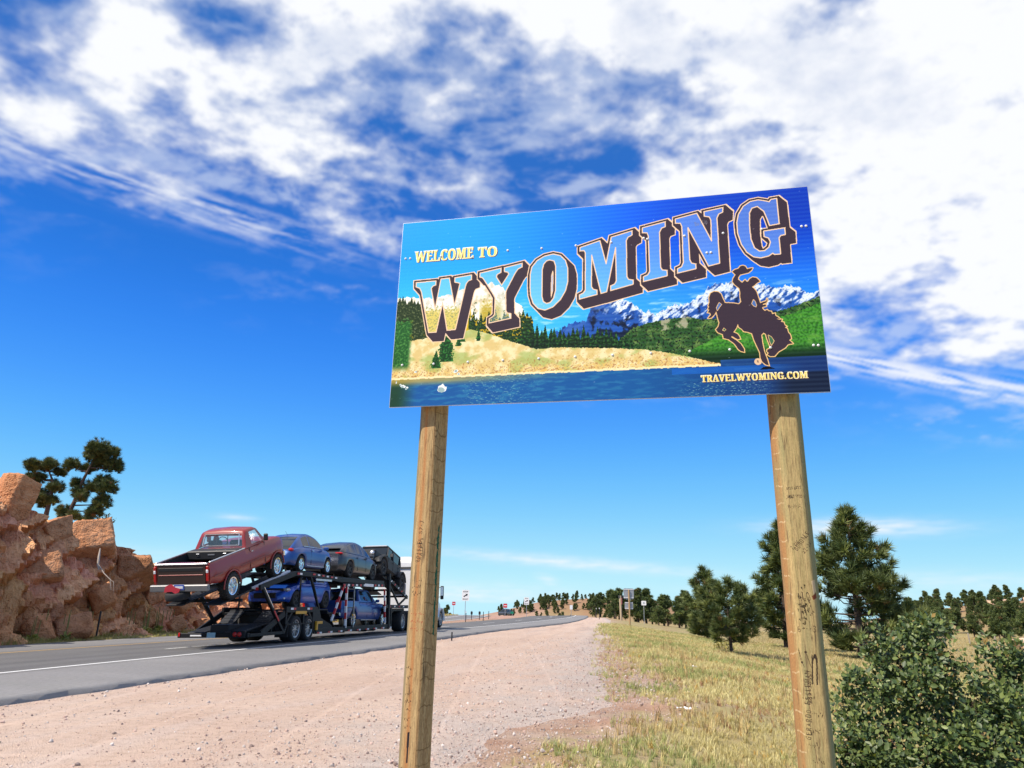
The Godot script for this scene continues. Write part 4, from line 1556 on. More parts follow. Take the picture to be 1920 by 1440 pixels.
func make_sign() -> void:
	var t := thing("welcome_sign", "large printed welcome sign with a mountain lake picture on two wooden posts", "sign")
	t.position = v3(0.702, -0.3, -5.686)
	t.rotation.y = deg_to_rad(-12.52)
	var cy := 4.35
	var s := st()
	box(s, v3(0, cy, -0.006), v3(SIGN_W, SIGN_H, 0.012), 0.0)
	var panel := part("panel", s, M.alu, t)
	s = st()
	s.set_smooth_group(-1)
	for k in [[0, 0], [1, 0], [1, 1], [0, 0], [1, 1], [0, 1]]:
		s.set_uv(Vector2(k[0], k[1]))
		s.add_vertex(v3((k[0] - 0.5) * (SIGN_W - 0.008), cy + (0.5 - k[1]) * (SIGN_H - 0.008), 0.002))
	var m := mat(Color.WHITE, 0.55)
	m.albedo_texture = print_sign()
	var lines := Image.create(4, 768, false, Image.FORMAT_L8)
	for y in 768:
		var g := 0.5 + 0.5 * sin(y * TAU / 16.0)
		lines.fill_rect(Rect2i(0, y, 4, 1), Color(g, g, g))
	m.heightmap_enabled = true
	m.heightmap_texture = ImageTexture.create_from_image(lines)
	m.heightmap_scale = 0.012
	m.metallic_specular = 0.25
	part("printed_face", s, m, panel)
	for y in [0.58, -0.52]:
		s = st()
		box(s, v3(0, cy + y, -0.05), v3(SIGN_W - 0.1, 0.1, 0.076), 0.006)
		part("batten", s, M.galvanised, t)
	for right in [false, true]:
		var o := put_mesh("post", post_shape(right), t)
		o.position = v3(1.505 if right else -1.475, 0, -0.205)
	s = st()
	lathe(s, [[0.0, 0.008], [0.007, 0.007], [0.011, 0.003], [0.012, 0.0]], 8, Transform3D(Basis(Vector3.RIGHT, PI / 2), Vector3.ZERO))
	var bolt := done(s, M.white_tape)
	for p in [[22, 159], [41, 160], [169, 161], [294, 177], [437, 159], [569, 162], [700, 162], [832, 160], [952, 154], [965, 159], [1098, 158], [1173, 233], [1187, 233], [1234, 160], [1367, 156], [1501, 158], [1516, 158], [40, 604], [164, 605], [297, 604], [430, 604], [563, 604], [696, 604], [829, 604], [962, 604], [1095, 604], [1228, 605], [1361, 605], [1498, 604], [1513, 605]]:
		var o := put_mesh("bolt", bolt, t)
		o.position = v3((p[0] / float(TW) - 0.5) * SIGN_W, cy + (0.5 - p[1] / float(TH)) * SIGN_H, 0.002)

# ---------------------------------------------------------------- vehicles

var wheel_meshes := {}

func wheel(root: Node3D, at: Vector3, r: float, w: float, style: String) -> void:
	var key := "%s %.2f %.2f" % [style, r, w]
	var lie := Transform3D(Basis(Vector3.BACK, PI / 2), Vector3.ZERO)
	if not wheel_meshes.has(key):
		var s := st()
		var ri := r * (0.66 if style != "knobby" else 0.56)
		lathe(s, [[ri, -w * 0.42], [ri * 1.08, -w * 0.5], [r * 0.93, -w * 0.49], [r, -w * 0.36], [r, w * 0.36], [r * 0.93, w * 0.49], [ri * 1.08, w * 0.5], [ri, w * 0.42], [ri * 0.95, 0.0]], 28, lie)
		if style == "knobby" or style == "offroad":
			for k in 26:
				var a := TAU * k / 26
				for sd in [-0.36, 0.0, 0.36]:
					box(s, v3(sd * w, sin(a + sd) * r, cos(a + sd) * r), v3(w * 0.25, r * 0.09, r * 0.13), 0.0, Basis(Vector3.RIGHT, -(a + sd)) * Basis(Vector3.RIGHT, PI / 2))
		var tyre := done(s, M.rubber)
		s = st()
		for sd in [-1.0, 1.0]:
			lathe(s, [[ri * 1.04, sd * w * 0.46], [ri * 0.93, sd * w * 0.44], [ri * 0.86, sd * w * 0.22], [ri * 0.3, sd * w * 0.28], [ri * 0.24, sd * w * 0.42], [0.0, sd * w * 0.43]], 24, lie, -1)
			var spokes := {"alloy": 5, "dark": 6, "offroad": 8, "knobby": 5, "truck": 10, "plain": 5}[style] as int
			for k in spokes:
				var a := TAU * k / spokes
				var sz := v3(w * 0.1, ri * 0.62, ri * (0.24 if spokes < 8 else 0.12))
				box(s, v3(-sd * w * 0.36, cos(a) * ri * 0.56, sin(a) * ri * 0.56), sz, 0.006, Basis(Vector3.RIGHT, a))
		var rim := done(s, {"alloy": M.chrome, "dark": M.matt_black, "offroad": M.chrome, "knobby": M.matt_black, "truck": M.steel, "plain": M.steel}[style])
		wheel_meshes[key] = [tyre, rim]
	var o := put_mesh("wheel", wheel_meshes[key][0], root)
	o.position = at
	put_mesh("rim", wheel_meshes[key][1], o)

func car_body(root: Node3D, p: Dictionary, body: Material) -> Callable:
	# a body lofted over stations x (metres from the rear end); returns where(x, side, height) in the car's own axes
	var mid: float = (p.wheels[0] + p.wheels[1]) / 2.0
	var r: float = p.r
	var ra: float = r * p.get("arch", 1.18)
	var bed: Array = p.get("bed", [])
	var xs := []
	var x := 0.0
	while x < p.l + 0.001:
		xs.append(x)
		x += p.l / 64.0
	for q in [p.roof[0][0], p.roof[-1][0]] + bed.slice(0, 2):
		xs.append(q)
		xs.append(q + 0.012)
	xs.sort()
	var sp := st()
	var si := st()
	var rings := []
	var inner := []
	for q in xs:
		var w := smoothish(p.plan, q)
		var yt := smoothish(p.deck, q)
		var yb: float = p.sill + p.get("rise", 0.06) * (smoothstep(p.l * 0.16, 0.0, q) + smoothstep(p.l * 0.86, p.l, q))
		for xw in p.wheels:
			var dx := absf(q - xw)
			if dx < ra:
				yb = maxf(yb, r + sqrt(ra * ra - dx * dx))
		yb = minf(yb, yt - 0.05)
		var ring := PackedVector3Array()
		var half := []
		var in_bed: bool = bed.size() > 0 and q > bed[0] and q < bed[1] + 0.006
		for k in [[0.93, p.sill], [0.985, lerpf(p.sill, yt, 0.12)], [1.0, lerpf(p.sill, yt, 0.42)], [0.99, lerpf(p.sill, yt, 0.72)], [0.955, lerpf(p.sill, yt, 0.93)]]:
			half.append(Vector2(w * k[0], maxf(k[1], yb)))
		if in_bed:
			half.append(Vector2(w * 0.955, yt))
			half.append(Vector2(w * 0.90, yt))
			half.append(Vector2(w * 0.895, yt - 0.01))
		else:
			half.append(Vector2(w * 0.90, yt - 0.005))
			half.append(Vector2(w * 0.72, yt + p.get("crown", 0.03) * 0.6))
			half.append(Vector2(0.0, yt + p.get("crown", 0.03)))
		for v in half:
			ring.append(v3(v.x, v.y, mid - q))
		for i in range(half.size() - 1, -1, -1):
			ring.append(v3(-half[i].x, half[i].y, mid - q))
		rings.append([ring, in_bed])
	for i in rings.size() - 1:
		var a: PackedVector3Array = rings[i][0]
		var b: PackedVector3Array = rings[i + 1][0]
		sp.set_smooth_group(1)
		for j in a.size() - 1:
			if j == 7 and (rings[i][1] or rings[i + 1][1]):
				continue
			for t in [a[j], a[j + 1], b[j + 1], a[j], b[j + 1], b[j]]:
				sp.add_vertex(t)
	for e in [0, rings.size() - 1]:
		face(sp, Array(rings[e][0]), v3(0, 0.5, 0))
	part("body", sp, body, root)
	# underneath and the wheel wells
	si = st()
	var wm: float = p.plan[p.plan.size() / 2][1]
	box(si, v3(0, (p.sill + 0.12 + p.wheel_top) / 2.0, mid - p.l / 2.0), v3(wm * 1.5, p.wheel_top - p.sill - 0.02, p.l * 0.94))
	part("underbody", si, M.black, root)
	if bed.size() > 0:
		var w := smoothish(p.plan, bed[0] + 0.3) * 0.895
		var yr := smoothish(p.deck, bed[0] + 0.4)
		var lined := st()
		var zc: float = mid - (bed[0] + bed[1]) / 2.0
		var ln: float = bed[1] - bed[0]
		box(lined, v3(0, bed[2] - 0.02, zc), v3(w * 2, 0.04, ln))
		for sd in [-1.0, 1.0]:
			box(lined, v3(sd * w, (bed[2] + yr) / 2.0 - 0.01, zc), v3(0.02, yr - bed[2], ln))
		for e in [bed[0], bed[1]]:
			box(lined, v3(0, (bed[2] + yr) / 2.0 - 0.01, mid - e), v3(w * 2, yr - bed[2] + 0.02, 0.03))
		part("bed_liner", lined, M.matt_black, root)
	# the cabin: glass and painted roof over one set of stations
	var g0: float = p.roof[0][0]
	var g1: float = p.roof[-1][0]
	var st_g := st()
	var st_w := st()
	var st_p := st()
	var gx := []
	x = g0
	while x < g1:
		gx.append(x)
		x += 0.05
	gx.append(g1)
	var last := []
	for q in gx:
		var wb: float = smoothish(p.plan, q) * p.get("tuck", 0.93)
		var yd := smoothish(p.deck, q) - 0.01
		var yr := maxf(linear(p.roof, q) if p.get("square", false) else smoothish(p.roof, q), yd + 0.004)
		var up := clampf((yr - yd) / p.cabin, 0.0, 1.0)
		var wt := lerpf(wb, wb * p.get("lean", 0.8), up)
		var half := [Vector2(wb, yd), Vector2(lerpf(wb, wt, 0.1), lerpf(yd, yr, 0.12)), Vector2(lerpf(wb, wt, 0.85), lerpf(yd, yr, 0.82)), Vector2(wt, lerpf(yd, yr, 0.93)), Vector2(wt * 0.86, yr), Vector2(0, yr + 0.03 * up)]
		var now := []
		for v in half:
			now.append(v3(v.x, v.y, mid - q))
		for i in range(4, -1, -1):
			now.append(v3(-half[i].x, half[i].y, mid - q))
		if last.size() > 0:
			var side := false
			for win in p.windows:
				if q > win[0] and q <= win[1]:
					side = true
			var screen: bool = q <= p.screens[0] or q > p.screens[1]
			for j in 10:
				var seg: int = j if j < 5 else 9 - j
				var where := st_p
				if seg == 1 and side:
					where = st_g
				elif seg >= 4 and screen:
					where = st_w
				where.set_smooth_group(1)
				for t in [last[j], now[j], now[j + 1], last[j], now[j + 1], last[j + 1]]:
					where.add_vertex(t)
		last = now
	part("cabin", st_p, p.get("roof_paint", body), root)
	var gm: Material = p.get("glass", M.glass)
	part("side_glass", st_g, gm, root)
	part("windscreen", st_w, gm, root)
	var place := func(xx: float, sd: float, yy: float) -> Vector3:
		return v3(sd * smoothish(p.plan, xx), yy, mid - xx)
	for sd in [-1.0, 1.0]:
		for xw in p.wheels:
			var wv: Vector3 = place.call(xw, sd, r)
			wheel(root, wv - v3(sd * (p.tyre * 0.5 + p.get("inset", 0.0)), 0, 0), r, p.tyre, p.style)
	return place

func lump(called: String, root: Node3D, at: Vector3, size: Vector3, m: Material, bevel := 0.01, turn := Basis.IDENTITY) -> MeshInstance3D:
	var s := st()
	box(s, Vector3.ZERO, size, bevel, turn)
	var o := part(called, s, m, root)
	o.position = at
	return o

func mirrors(root: Node3D, place: Callable, x: float, y: float, m: Material) -> void:
	for sd in [-1.0, 1.0]:
		lump("mirror", root, place.call(x, sd, y) + v3(sd * 0.09, 0, 0), v3(0.2, 0.13, 0.09), m, 0.03)

func place_on(o: Node3D, frame: Transform3D, along: float, left: float, up: float, pitch := 0.0, turned := false) -> void:
	var b := Basis(Vector3.RIGHT, deg_to_rad(pitch))
	if turned:
		b = b * Basis(Vector3.UP, PI)
	o.transform = frame * Transform3D(b, v3(-left, up, -along))

func make_transporter() -> void:
	var frame := Transform3D(Basis(Vector3.UP, deg_to_rad(-11.5)) * Basis(Vector3.BACK, deg_to_rad(2.0)) * Basis.from_scale(v3(1, 1, 0.94)), v3(-7.47, 0.0, -27.5))
	make_trailer(frame)
	make_tractor(frame)
	make_old_pickup(frame)
	make_round_coupe(frame)
	make_grey_crossover(frame)
	make_offroader(frame)
	make_lower_hatchback(frame)
	make_lower_pickup(frame)

func at3(along: float, left: float, up: float) -> Vector3:
	return v3(-left, up, -along)

func make_trailer(frame: Transform3D) -> void:
	var t := thing("car_trailer", "long black two-deck car transport trailer with red and white reflectors", "trailer")
	t.transform = frame
	var two := [0.06, 2.49]
	for e in two:
		var s := st()
		bar(s, at3(1.3, e, 0.31), at3(9.95, e, 0.31), 0.1, 0.2, 0.01)
		part("lower_rail", s, M.black_steel, t)
		s = st()
		bar(s, at3(-1.27, e, 1.1), at3(1.05, e, 1.1), 0.1, 0.2, 0.01)
		for q in [-1.22, 0.18, 1.0]:
			bar(s, at3(q, e, 1.05), at3(q, e, 0.62 if q < 1.0 else 0.4), 0.09, 0.1, 0.01)
		bar(s, at3(-1.2, e, 0.62), at3(-0.75, e, 1.02), 0.06, 0.08)
		bar(s, at3(0.6, e, 1.02), at3(0.98, e, 0.7), 0.06, 0.08)
		bar(s, at3(-1.22, e, 0.6), at3(1.5, e, 0.62), 0.04, 0.05)
		part("wheel_frame", s, M.black_steel, t)
		s = st()
		slab(s, PackedVector2Array([Vector2(1.0, 1.2), Vector2(1.52, 1.2), Vector2(1.75, 0.78), Vector2(2.75, 0.52), Vector2(2.9, 0.42), Vector2(2.5, 0.22), Vector2(1.2, 0.22), Vector2(1.02, 0.5)]), 0.05, Transform3D(Basis(Vector3.UP, PI / 2), v3(-e, 0, 0)))
		part("gusset", s, M.black_steel, t)
		s = st()
		bar(s, at3(-3.68, e, 0.32), at3(-1.25, e, 0.34), 0.09, 0.1, 0.01)
		bar(s, at3(-2.9, e, 0.34), at3(-1.3, e, 0.98), 0.05, 0.2)
		bar(s, at3(-2.2, e, 0.34), at3(-2.2, e, 0.6), 0.04, 0.04)
		part("tail_rail", s, M.black_steel, t)
		s = st()
		bar(s, at3(-3.04, e, 1.79), at3(-1.27, e, 0.3), 0.1, 0.12, 0.02)
		bar(s, at3(-1.3, e, 0.3), at3(-1.05, e, 0.7), 0.08, 0.1, 0.02)
		part("lift_strut", s, M.black_steel, t)
		s = st()
		tube(s, [at3(-3.0, e - 0.03, 1.83), at3(-2.25, e - 0.03, 1.18)], [0.028, 0.028], 8)
		part("lift_rod", s, M.chrome, t)
		s = st()
		bar(s, at3(0.55, e, 2.36), at3(1.5, e, 1.15), 0.08, 0.1, 0.015)
		bar(s, at3(0.85, e - 0.03, 2.0), at3(1.2, e - 0.03, 1.5), 0.05, 0.05)
		part("deck_strut", s, M.black_steel, t)
		s = st()
		bar(s, at3(-0.2, e, 2.34), at3(-0.2, e, 1.15), 0.05, 0.05)
		part("deck_post", s, M.black_steel, t)
		s = st()
		for k in [[-3.25, 1.80, -0.72, 2.36], [-0.75, 2.36, 0.63, 2.38], [0.6, 2.38, 3.65, 2.25], [3.6, 2.26, 8.75, 2.30]]:
			bar(s, at3(k[0], e, k[1]), at3(k[2], e, k[3]), 0.09, 0.17, 0.01)
		part("upper_rail", s, M.black_steel, t)
		s = st()
		bar(s, at3(3.62, e - 0.06, 2.06), at3(8.75, e - 0.06, 2.17), 0.04, 0.14, 0.008)
		part("side_rail", s, M.black_steel, t)
		s = st()
		bar(s, at3(9.62, e, 0.22), at3(9.5, e, 2.75), 0.16, 0.22, 0.015)
		bar(s, at3(9.95, e, 0.22), at3(9.95, e, 1.2), 0.1, 0.1)
		part("front_post", s, M.black_steel, t)
		s = st()
		bar(s, at3(9.3, e, 2.55), at3(12.5, e, 1.66), 0.09, 0.16, 0.01)
		bar(s, at3(9.7, e, 2.2), at3(11.2, e, 1.25), 0.07, 0.1, 0.01)
		bar(s, at3(11.2, e, 1.3), at3(12.3, e, 1.66), 0.07, 0.08)
		bar(s, at3(8.9, e, 1.22), at3(12.6, e, 1.2), 0.1, 0.16, 0.01)
		part("front_ramp_rail", s, M.black_steel, t)
	# tracks the cars stand on
	for lf in [0.62, 1.93]:
		for k in [["upper_track", [[-5.05, 1.26], [-0.72, 2.41], [0.6, 2.44], [3.6, 2.40], [8.6, 2.36]]], ["tail_ramp", [[-3.72, 0.40], [-1.9, 0.66]]], ["tail_ramp", [[-1.9, 0.67], [-1.25, 1.05]]], ["lower_track", [[-1.25, 1.09], [3.0, 1.09]]], ["lower_track", [[3.0, 1.05], [3.9, 0.32]]], ["lower_track", [[3.9, 0.27], [9.9, 0.22]]], ["front_track", [[8.9, 2.74], [12.9, 1.84]]]]:
			var s := st()
			var pts: Array = k[1]
			for i in pts.size() - 1:
				bar(s, at3(pts[i][0], lf, pts[i][1]), at3(pts[i + 1][0], lf, pts[i + 1][1]), 0.58, 0.045, 0.006)
				var n := int(absf(pts[i + 1][0] - pts[i][0]) / 0.14)
				for q in n:
					var f := (q + 0.5) / n
					bar(s, at3(lerpf(pts[i][0], pts[i + 1][0], f), lf - 0.26, lerpf(pts[i][1], pts[i + 1][1], f) + 0.026), at3(lerpf(pts[i][0], pts[i + 1][0], f), lf + 0.26, lerpf(pts[i][1], pts[i + 1][1], f) + 0.026), 0.025, 0.012)
			part(k[0], s, M.grip, t)
	# pale edges of the folded-down upper ramps, which catch the sun
	for e in [0.31, 2.24]:
		var s := st()
		bar(s, at3(-3.2, e, 1.80), at3(-0.75, e, 2.44), 0.14, 0.07, 0.008)
		part("ramp_edge", s, M.white_tape, t)
	for k in [[-4.3, 1.40], [-2.6, 1.86], [-0.8, 2.32], [0.7, 2.32], [2.2, 2.26], [3.7, 2.24], [5.4, 2.24], [7.1, 2.24], [8.6, 2.24], [1.0, 0.98], [2.4, 0.98], [-1.2, 0.98], [4.2, 0.22], [6.0, 0.22], [7.8, 0.22], [9.8, 0.22], [9.5, 2.68], [11.0, 2.02], [12.4, 1.72], [-2.4, 0.34]]:
		var s := st()
		bar(s, at3(k[0], 0.05, k[1]), at3(k[0], 2.5, k[1]), 0.1, 0.1, 0.01)
		part("cross_member", s, M.black_steel, t)
	var s2 := st()
	box(s2, at3(0.2, 1.27, 0.62), v3(1.3, 0.7, 2.6), 0.03)
	box(s2, at3(3.2, 1.27, 0.5), v3(1.2, 0.3, 1.6), 0.03)
	box(s2, at3(-2.3, 1.27, 0.5), v3(0.7, 0.3, 2.2), 0.03)
	part("spine", s2, M.black, t)
	# tail beam, lights and plate
	s2 = st()
	box(s2, at3(-3.74, 1.27, 0.33), v3(2.5, 0.14, 0.12), 0.015)
	part("tail_beam", s2, M.black_steel, t)
	s2 = st()
	box(s2, at3(-3.83, 0.34, 0.35), v3(0.52, 0.22, 0.1), 0.02)
	part("light_box", s2, M.black_steel, t)
	for lf in [0.27, 0.43]:
		s2 = st()
		lathe(s2, [[0.075, 0.0], [0.07, 0.02], [0.04, 0.03], [0.0, 0.033]], 16, Transform3D(Basis(Vector3.RIGHT, PI / 2), at3(-3.88, lf, 0.36)))
		part("tail_light", s2, M.red_lens, t)
	lump("marker_light", t, at3(-3.81, 2.45, 0.36), v3(0.07, 0.12, 0.03), M.red_lens)
	lump("number_plate", t, at3(-3.82, 1.30, 0.34), v3(0.3, 0.16, 0.015), M.plate_pale, 0.004)
	lump("reflector", t, at3(-3.81, 1.85, 0.33), v3(0.4, 0.045, 0.012), M.white_tape, 0.0)
	# the V plate under the upper deck, seen behind
	s2 = st()
	slab(s2, PackedVector2Array([Vector2(-0.26, 0.12), Vector2(0.26, 0.12), Vector2(0.0, -0.16)]), 0.02, Transform3D(Basis.IDENTITY, at3(3.3, 1.2, 1.86)))
	part("warning_plate", s2, mat(lin(0.2, 0.19, 0.1), 0.6), t)
	# reflective tape along the rails
	for k in 9:
		lump("reflector", t, at3(1.5 + k * 1.02, -0.002, 0.245), v3(0.012, 0.06, 0.2), M.red_tape, 0.0)
		lump("reflector", t, at3(1.72 + k * 1.02, -0.002, 0.245), v3(0.012, 0.06, 0.2), M.white_tape, 0.0)
	for k in 11:
		lump("reflector", t, at3(3.75 + k * 0.46, -0.032, 2.065 + k * 0.01), v3(0.012, 0.085, 0.2), M.red_tape if k % 2 == 0 else M.white_tape, 0.0)
	for k in 6:
		lump("reflector", t, at3(0.8 + k * 0.42, 0.005, 2.385 - k * 0.012), v3(0.012, 0.06, 0.2), M.red_tape if k % 2 == 0 else M.white_tape, 0.0)
	for k in [[-0.85, 1.13, 1], [-0.65, 1.13, 0], [0.5, 1.13, 1], [0.72, 1.13, 0], [-0.55, 2.36, 0], [-0.35, 2.36, 1]]:
		lump("reflector", t, at3(k[0], 0.002, k[1]), v3(0.012, 0.07, 0.2), M.white_tape if k[2] == 1 else M.red_tape, 0.0)
	for k in 5:
		lump("reflector", t, at3(9.8 + k * 0.55, 0.008, 2.41 - k * 0.152), v3(0.012, 0.06, 0.18), M.white_tape if k % 2 == 0 else M.red_tape, 0.0, Basis(Vector3.RIGHT, 0.27))
		lump("reflector", t, at3(9.0 + k * 0.7, 0.003, 1.21), v3(0.012, 0.07, 0.18), M.white_tape if k % 2 == 0 else M.red_tape, 0.0)
	lump("reflector", t, at3(-3.2, 0.12, 1.77), v3(0.2, 0.09, 0.03), M.red_tape, 0.0)
	lump("reflector", t, at3(-2.0, 0.0, 0.9), v3(0.02, 0.5, 0.06), M.red_tape, 0.0, Basis(Vector3.RIGHT, 0.87))
	lump("placard", t, at3(6.6, -0.04, 2.13), v3(0.014, 0.12, 1.1), M.white_tape, 0.0)
	lump("name_strip", t, at3(1.7, -0.01, 2.2), v3(0.014, 0.075, 1.5), M.alu, 0.0)
	lump("warning_strip", t, at3(-0.1, 0.0, 1.0), v3(0.014, 0.1, 0.9), M.amber, 0.0)
	lump("wheel_chock", t, at3(1.45, -0.02, 0.62), v3(0.1, 0.1, 0.5), M.amber, 0.01)
	lump("wheel_chock", t, at3(1.25, -0.02, 0.5), v3(0.08, 0.3, 0.12), M.amber, 0.01)
	# the red and white barber poles and the ladder on the near side
	for pole in [[3.72, 2.05, 2.62, 0.66], [4.02, 2.0, 4.05, 0.45], [8.72, 2.0, 8.98, 0.46]]:
		var a := at3(pole[0], -0.02, pole[1])
		var b := at3(pole[2], -0.02, pole[3])
		for k in 6:
			s2 = st()
			bar(s2, a.lerp(b, k / 6.0), a.lerp(b, (k + 1) / 6.0), 0.07, 0.07)
			part("striped_pole", s2, M.red_tape if k % 2 == 0 else M.white_tape, t)
	for q in [4.1, 4.88]:
		s2 = st()
		bar(s2, at3(q, -0.02, 2.06), at3(q + 0.05, -0.02, 0.36), 0.05, 0.05)
		part("ladder_post", s2, M.steel if q > 4.5 else M.white_tape, t)
	for k in 4:
		s2 = st()
		bar(s2, at3(4.12, -0.02, 1.92 - k * 0.38), at3(4.9, -0.02, 1.92 - k * 0.38), 0.05, 0.045)
		part("ladder_rung", s2, M.dark_grey, t)
	s2 = st()
	lathe(s2, [[0.0, 0.05], [0.1, 0.04], [0.12, 0.0], [0.1, -0.04], [0.0, -0.05]], 16, Transform3D(Basis(Vector3.BACK, PI / 2), at3(3.45, 0.12, 1.38)))
	part("strap_reel", s2, M.red_tape, t)
	lump("marker_light", t, at3(4.75, -0.06, 0.86), v3(0.05, 0.1, 0.1), M.amber, 0.02)
	for lf in [0.28, 2.27]:
		for q in [-0.36, 0.72]:
			wheel(t, at3(q, lf, 0.45), 0.45, 0.5, "truck")
	for lf in [0.28, 2.27]:
		lump("mud_flap", t, at3(-1.0, lf, 0.42), v3(0.5, 0.5, 0.02), M.black, 0.0)

func make_tractor(frame: Transform3D) -> void:
	var t := thing("truck_tractor", "white truck tractor pulling the black car trailer, mostly hidden by the left sign post", "truck")
	t.transform = frame
	var s := st()
	box(s, at3(15.0, 1.27, 0.85), v3(0.9, 0.3, 9.0), 0.02)
	part("chassis", s, M.black_steel, t)
	for q in [11.9, 13.1]:
		for lf in [0.3, 2.25]:
			wheel(t, at3(q, lf, 0.5), 0.5, 0.52, "truck")
	for lf in [0.2, 2.35]:
		wheel(t, at3(19.1, lf, 0.5), 0.5, 0.3, "truck")
	# sleeper and cab in one shell, seen from behind
	var rings := []
	for k in [[14.7, 0.0, 3.55], [14.75, 0.06, 3.78], [15.6, 0.06, 3.95], [16.6, 0.08, 3.85], [17.3, 0.12, 3.3], [17.9, 0.16, 2.75], [18.5, 0.2, 2.05]]:
		var ring := PackedVector3Array()
		var i: float = k[1]
		for q in [[i + 0.04, 0.9], [i + 0.02, 1.6], [i + 0.06, k[2] - 0.35], [i + 0.16, k[2] - 0.1], [i + 0.4, k[2]], [1.27, k[2] + 0.04], [2.14 - i, k[2]], [2.38 - i, k[2] - 0.1], [2.48 - i, k[2] - 0.35], [2.52 - i, 1.6], [2.5 - i, 0.9]]:
			ring.append(at3(k[0], q[0], q[1]))
		rings.append(ring)
	s = st()
	skin(s, rings, false, 1)
	face(s, Array(rings[0]), at3(16, 1.27, 2))
	part("cab", s, M.white_paint, t)
	s = st()
	box(s, at3(14.66, 1.27, 3.3), v3(1.9, 0.1, 0.05), 0.01)
	box(s, at3(14.66, 1.27, 2.2), v3(0.7, 0.6, 0.04), 0.01)
	part("cab_back_trim", s, M.dark_grey, t)
	rings = []
	for k in [[18.3, 0.22, 2.0], [19.2, 0.3, 1.85], [20.2, 0.4, 1.65], [20.6, 0.5, 1.35]]:
		var ring := PackedVector3Array()
		var i: float = k[1]
		for q in [[i, 0.8], [i, k[2] - 0.3], [i + 0.15, k[2] - 0.05], [1.27, k[2] + 0.03], [2.4 - i, k[2] - 0.05], [2.55 - i, k[2] - 0.3], [2.55 - i, 0.8]]:
			ring.append(at3(k[0], q[0], q[1]))
		rings.append(ring)
	s = st()
	skin(s, rings, false, 1)
	face(s, Array(rings[-1]), at3(19, 1.27, 1))
	part("bonnet", s, M.white_paint, t)
	for lf in [0.0, 2.3]:
		var arc := []
		for a in 10:
			var an := deg_to_rad(-10 + a * 20.0)
			var ring := PackedVector3Array()
			for w in [0.0, 0.28]:
				ring.append(at3(19.1 + cos(an) * 0.66, lf + w - 0.02, 0.5 + sin(an) * 0.64))
			for w in [0.28, 0.0]:
				ring.append(at3(19.1 + cos(an) * 0.60, lf + w - 0.02, 0.5 + sin(an) * 0.58))
			arc.append(ring)
		s = st()
		skin(s, arc, true, 2)
		part("front_fender", s, M.white_paint, t)
	for lf in [-0.22, 2.77]:
		s = st()
		box(s, at3(18.35, lf, 2.08), v3(0.2, 0.62, 0.09), 0.03)
		box(s, at3(18.4, lf + (0.02 if lf < 0 else -0.02), 1.72), v3(0.2, 0.2, 0.08), 0.03)
		bar(s, at3(18.35, lf, 1.8), at3(18.3, lf + (0.35 if lf < 0 else -0.35), 1.7), 0.03, 0.03)
		bar(s, at3(18.35, lf, 2.3), at3(18.3, lf + (0.35 if lf < 0 else -0.35), 2.3), 0.03, 0.03)
		var mi := part("mirror", s, M.black, t)
		s = st()
		box(s, at3(18.3, lf, 2.08), v3(0.15, 0.5, 0.012), 0.004)
		part("mirror_glass", s, M.chrome, mi)
	s = st()
	tube(s, [at3(16.3, 0.12, 0.62), at3(18.0, 0.12, 0.62)], [0.3, 0.3], 18)
	part("fuel_tank", s, M.steel, t)
	s = st()
	box(s, at3(10.8, 1.27, 1.05), v3(2.2, 0.14, 3.2), 0.02)
	part("front_deck", s, M.black_steel, t)

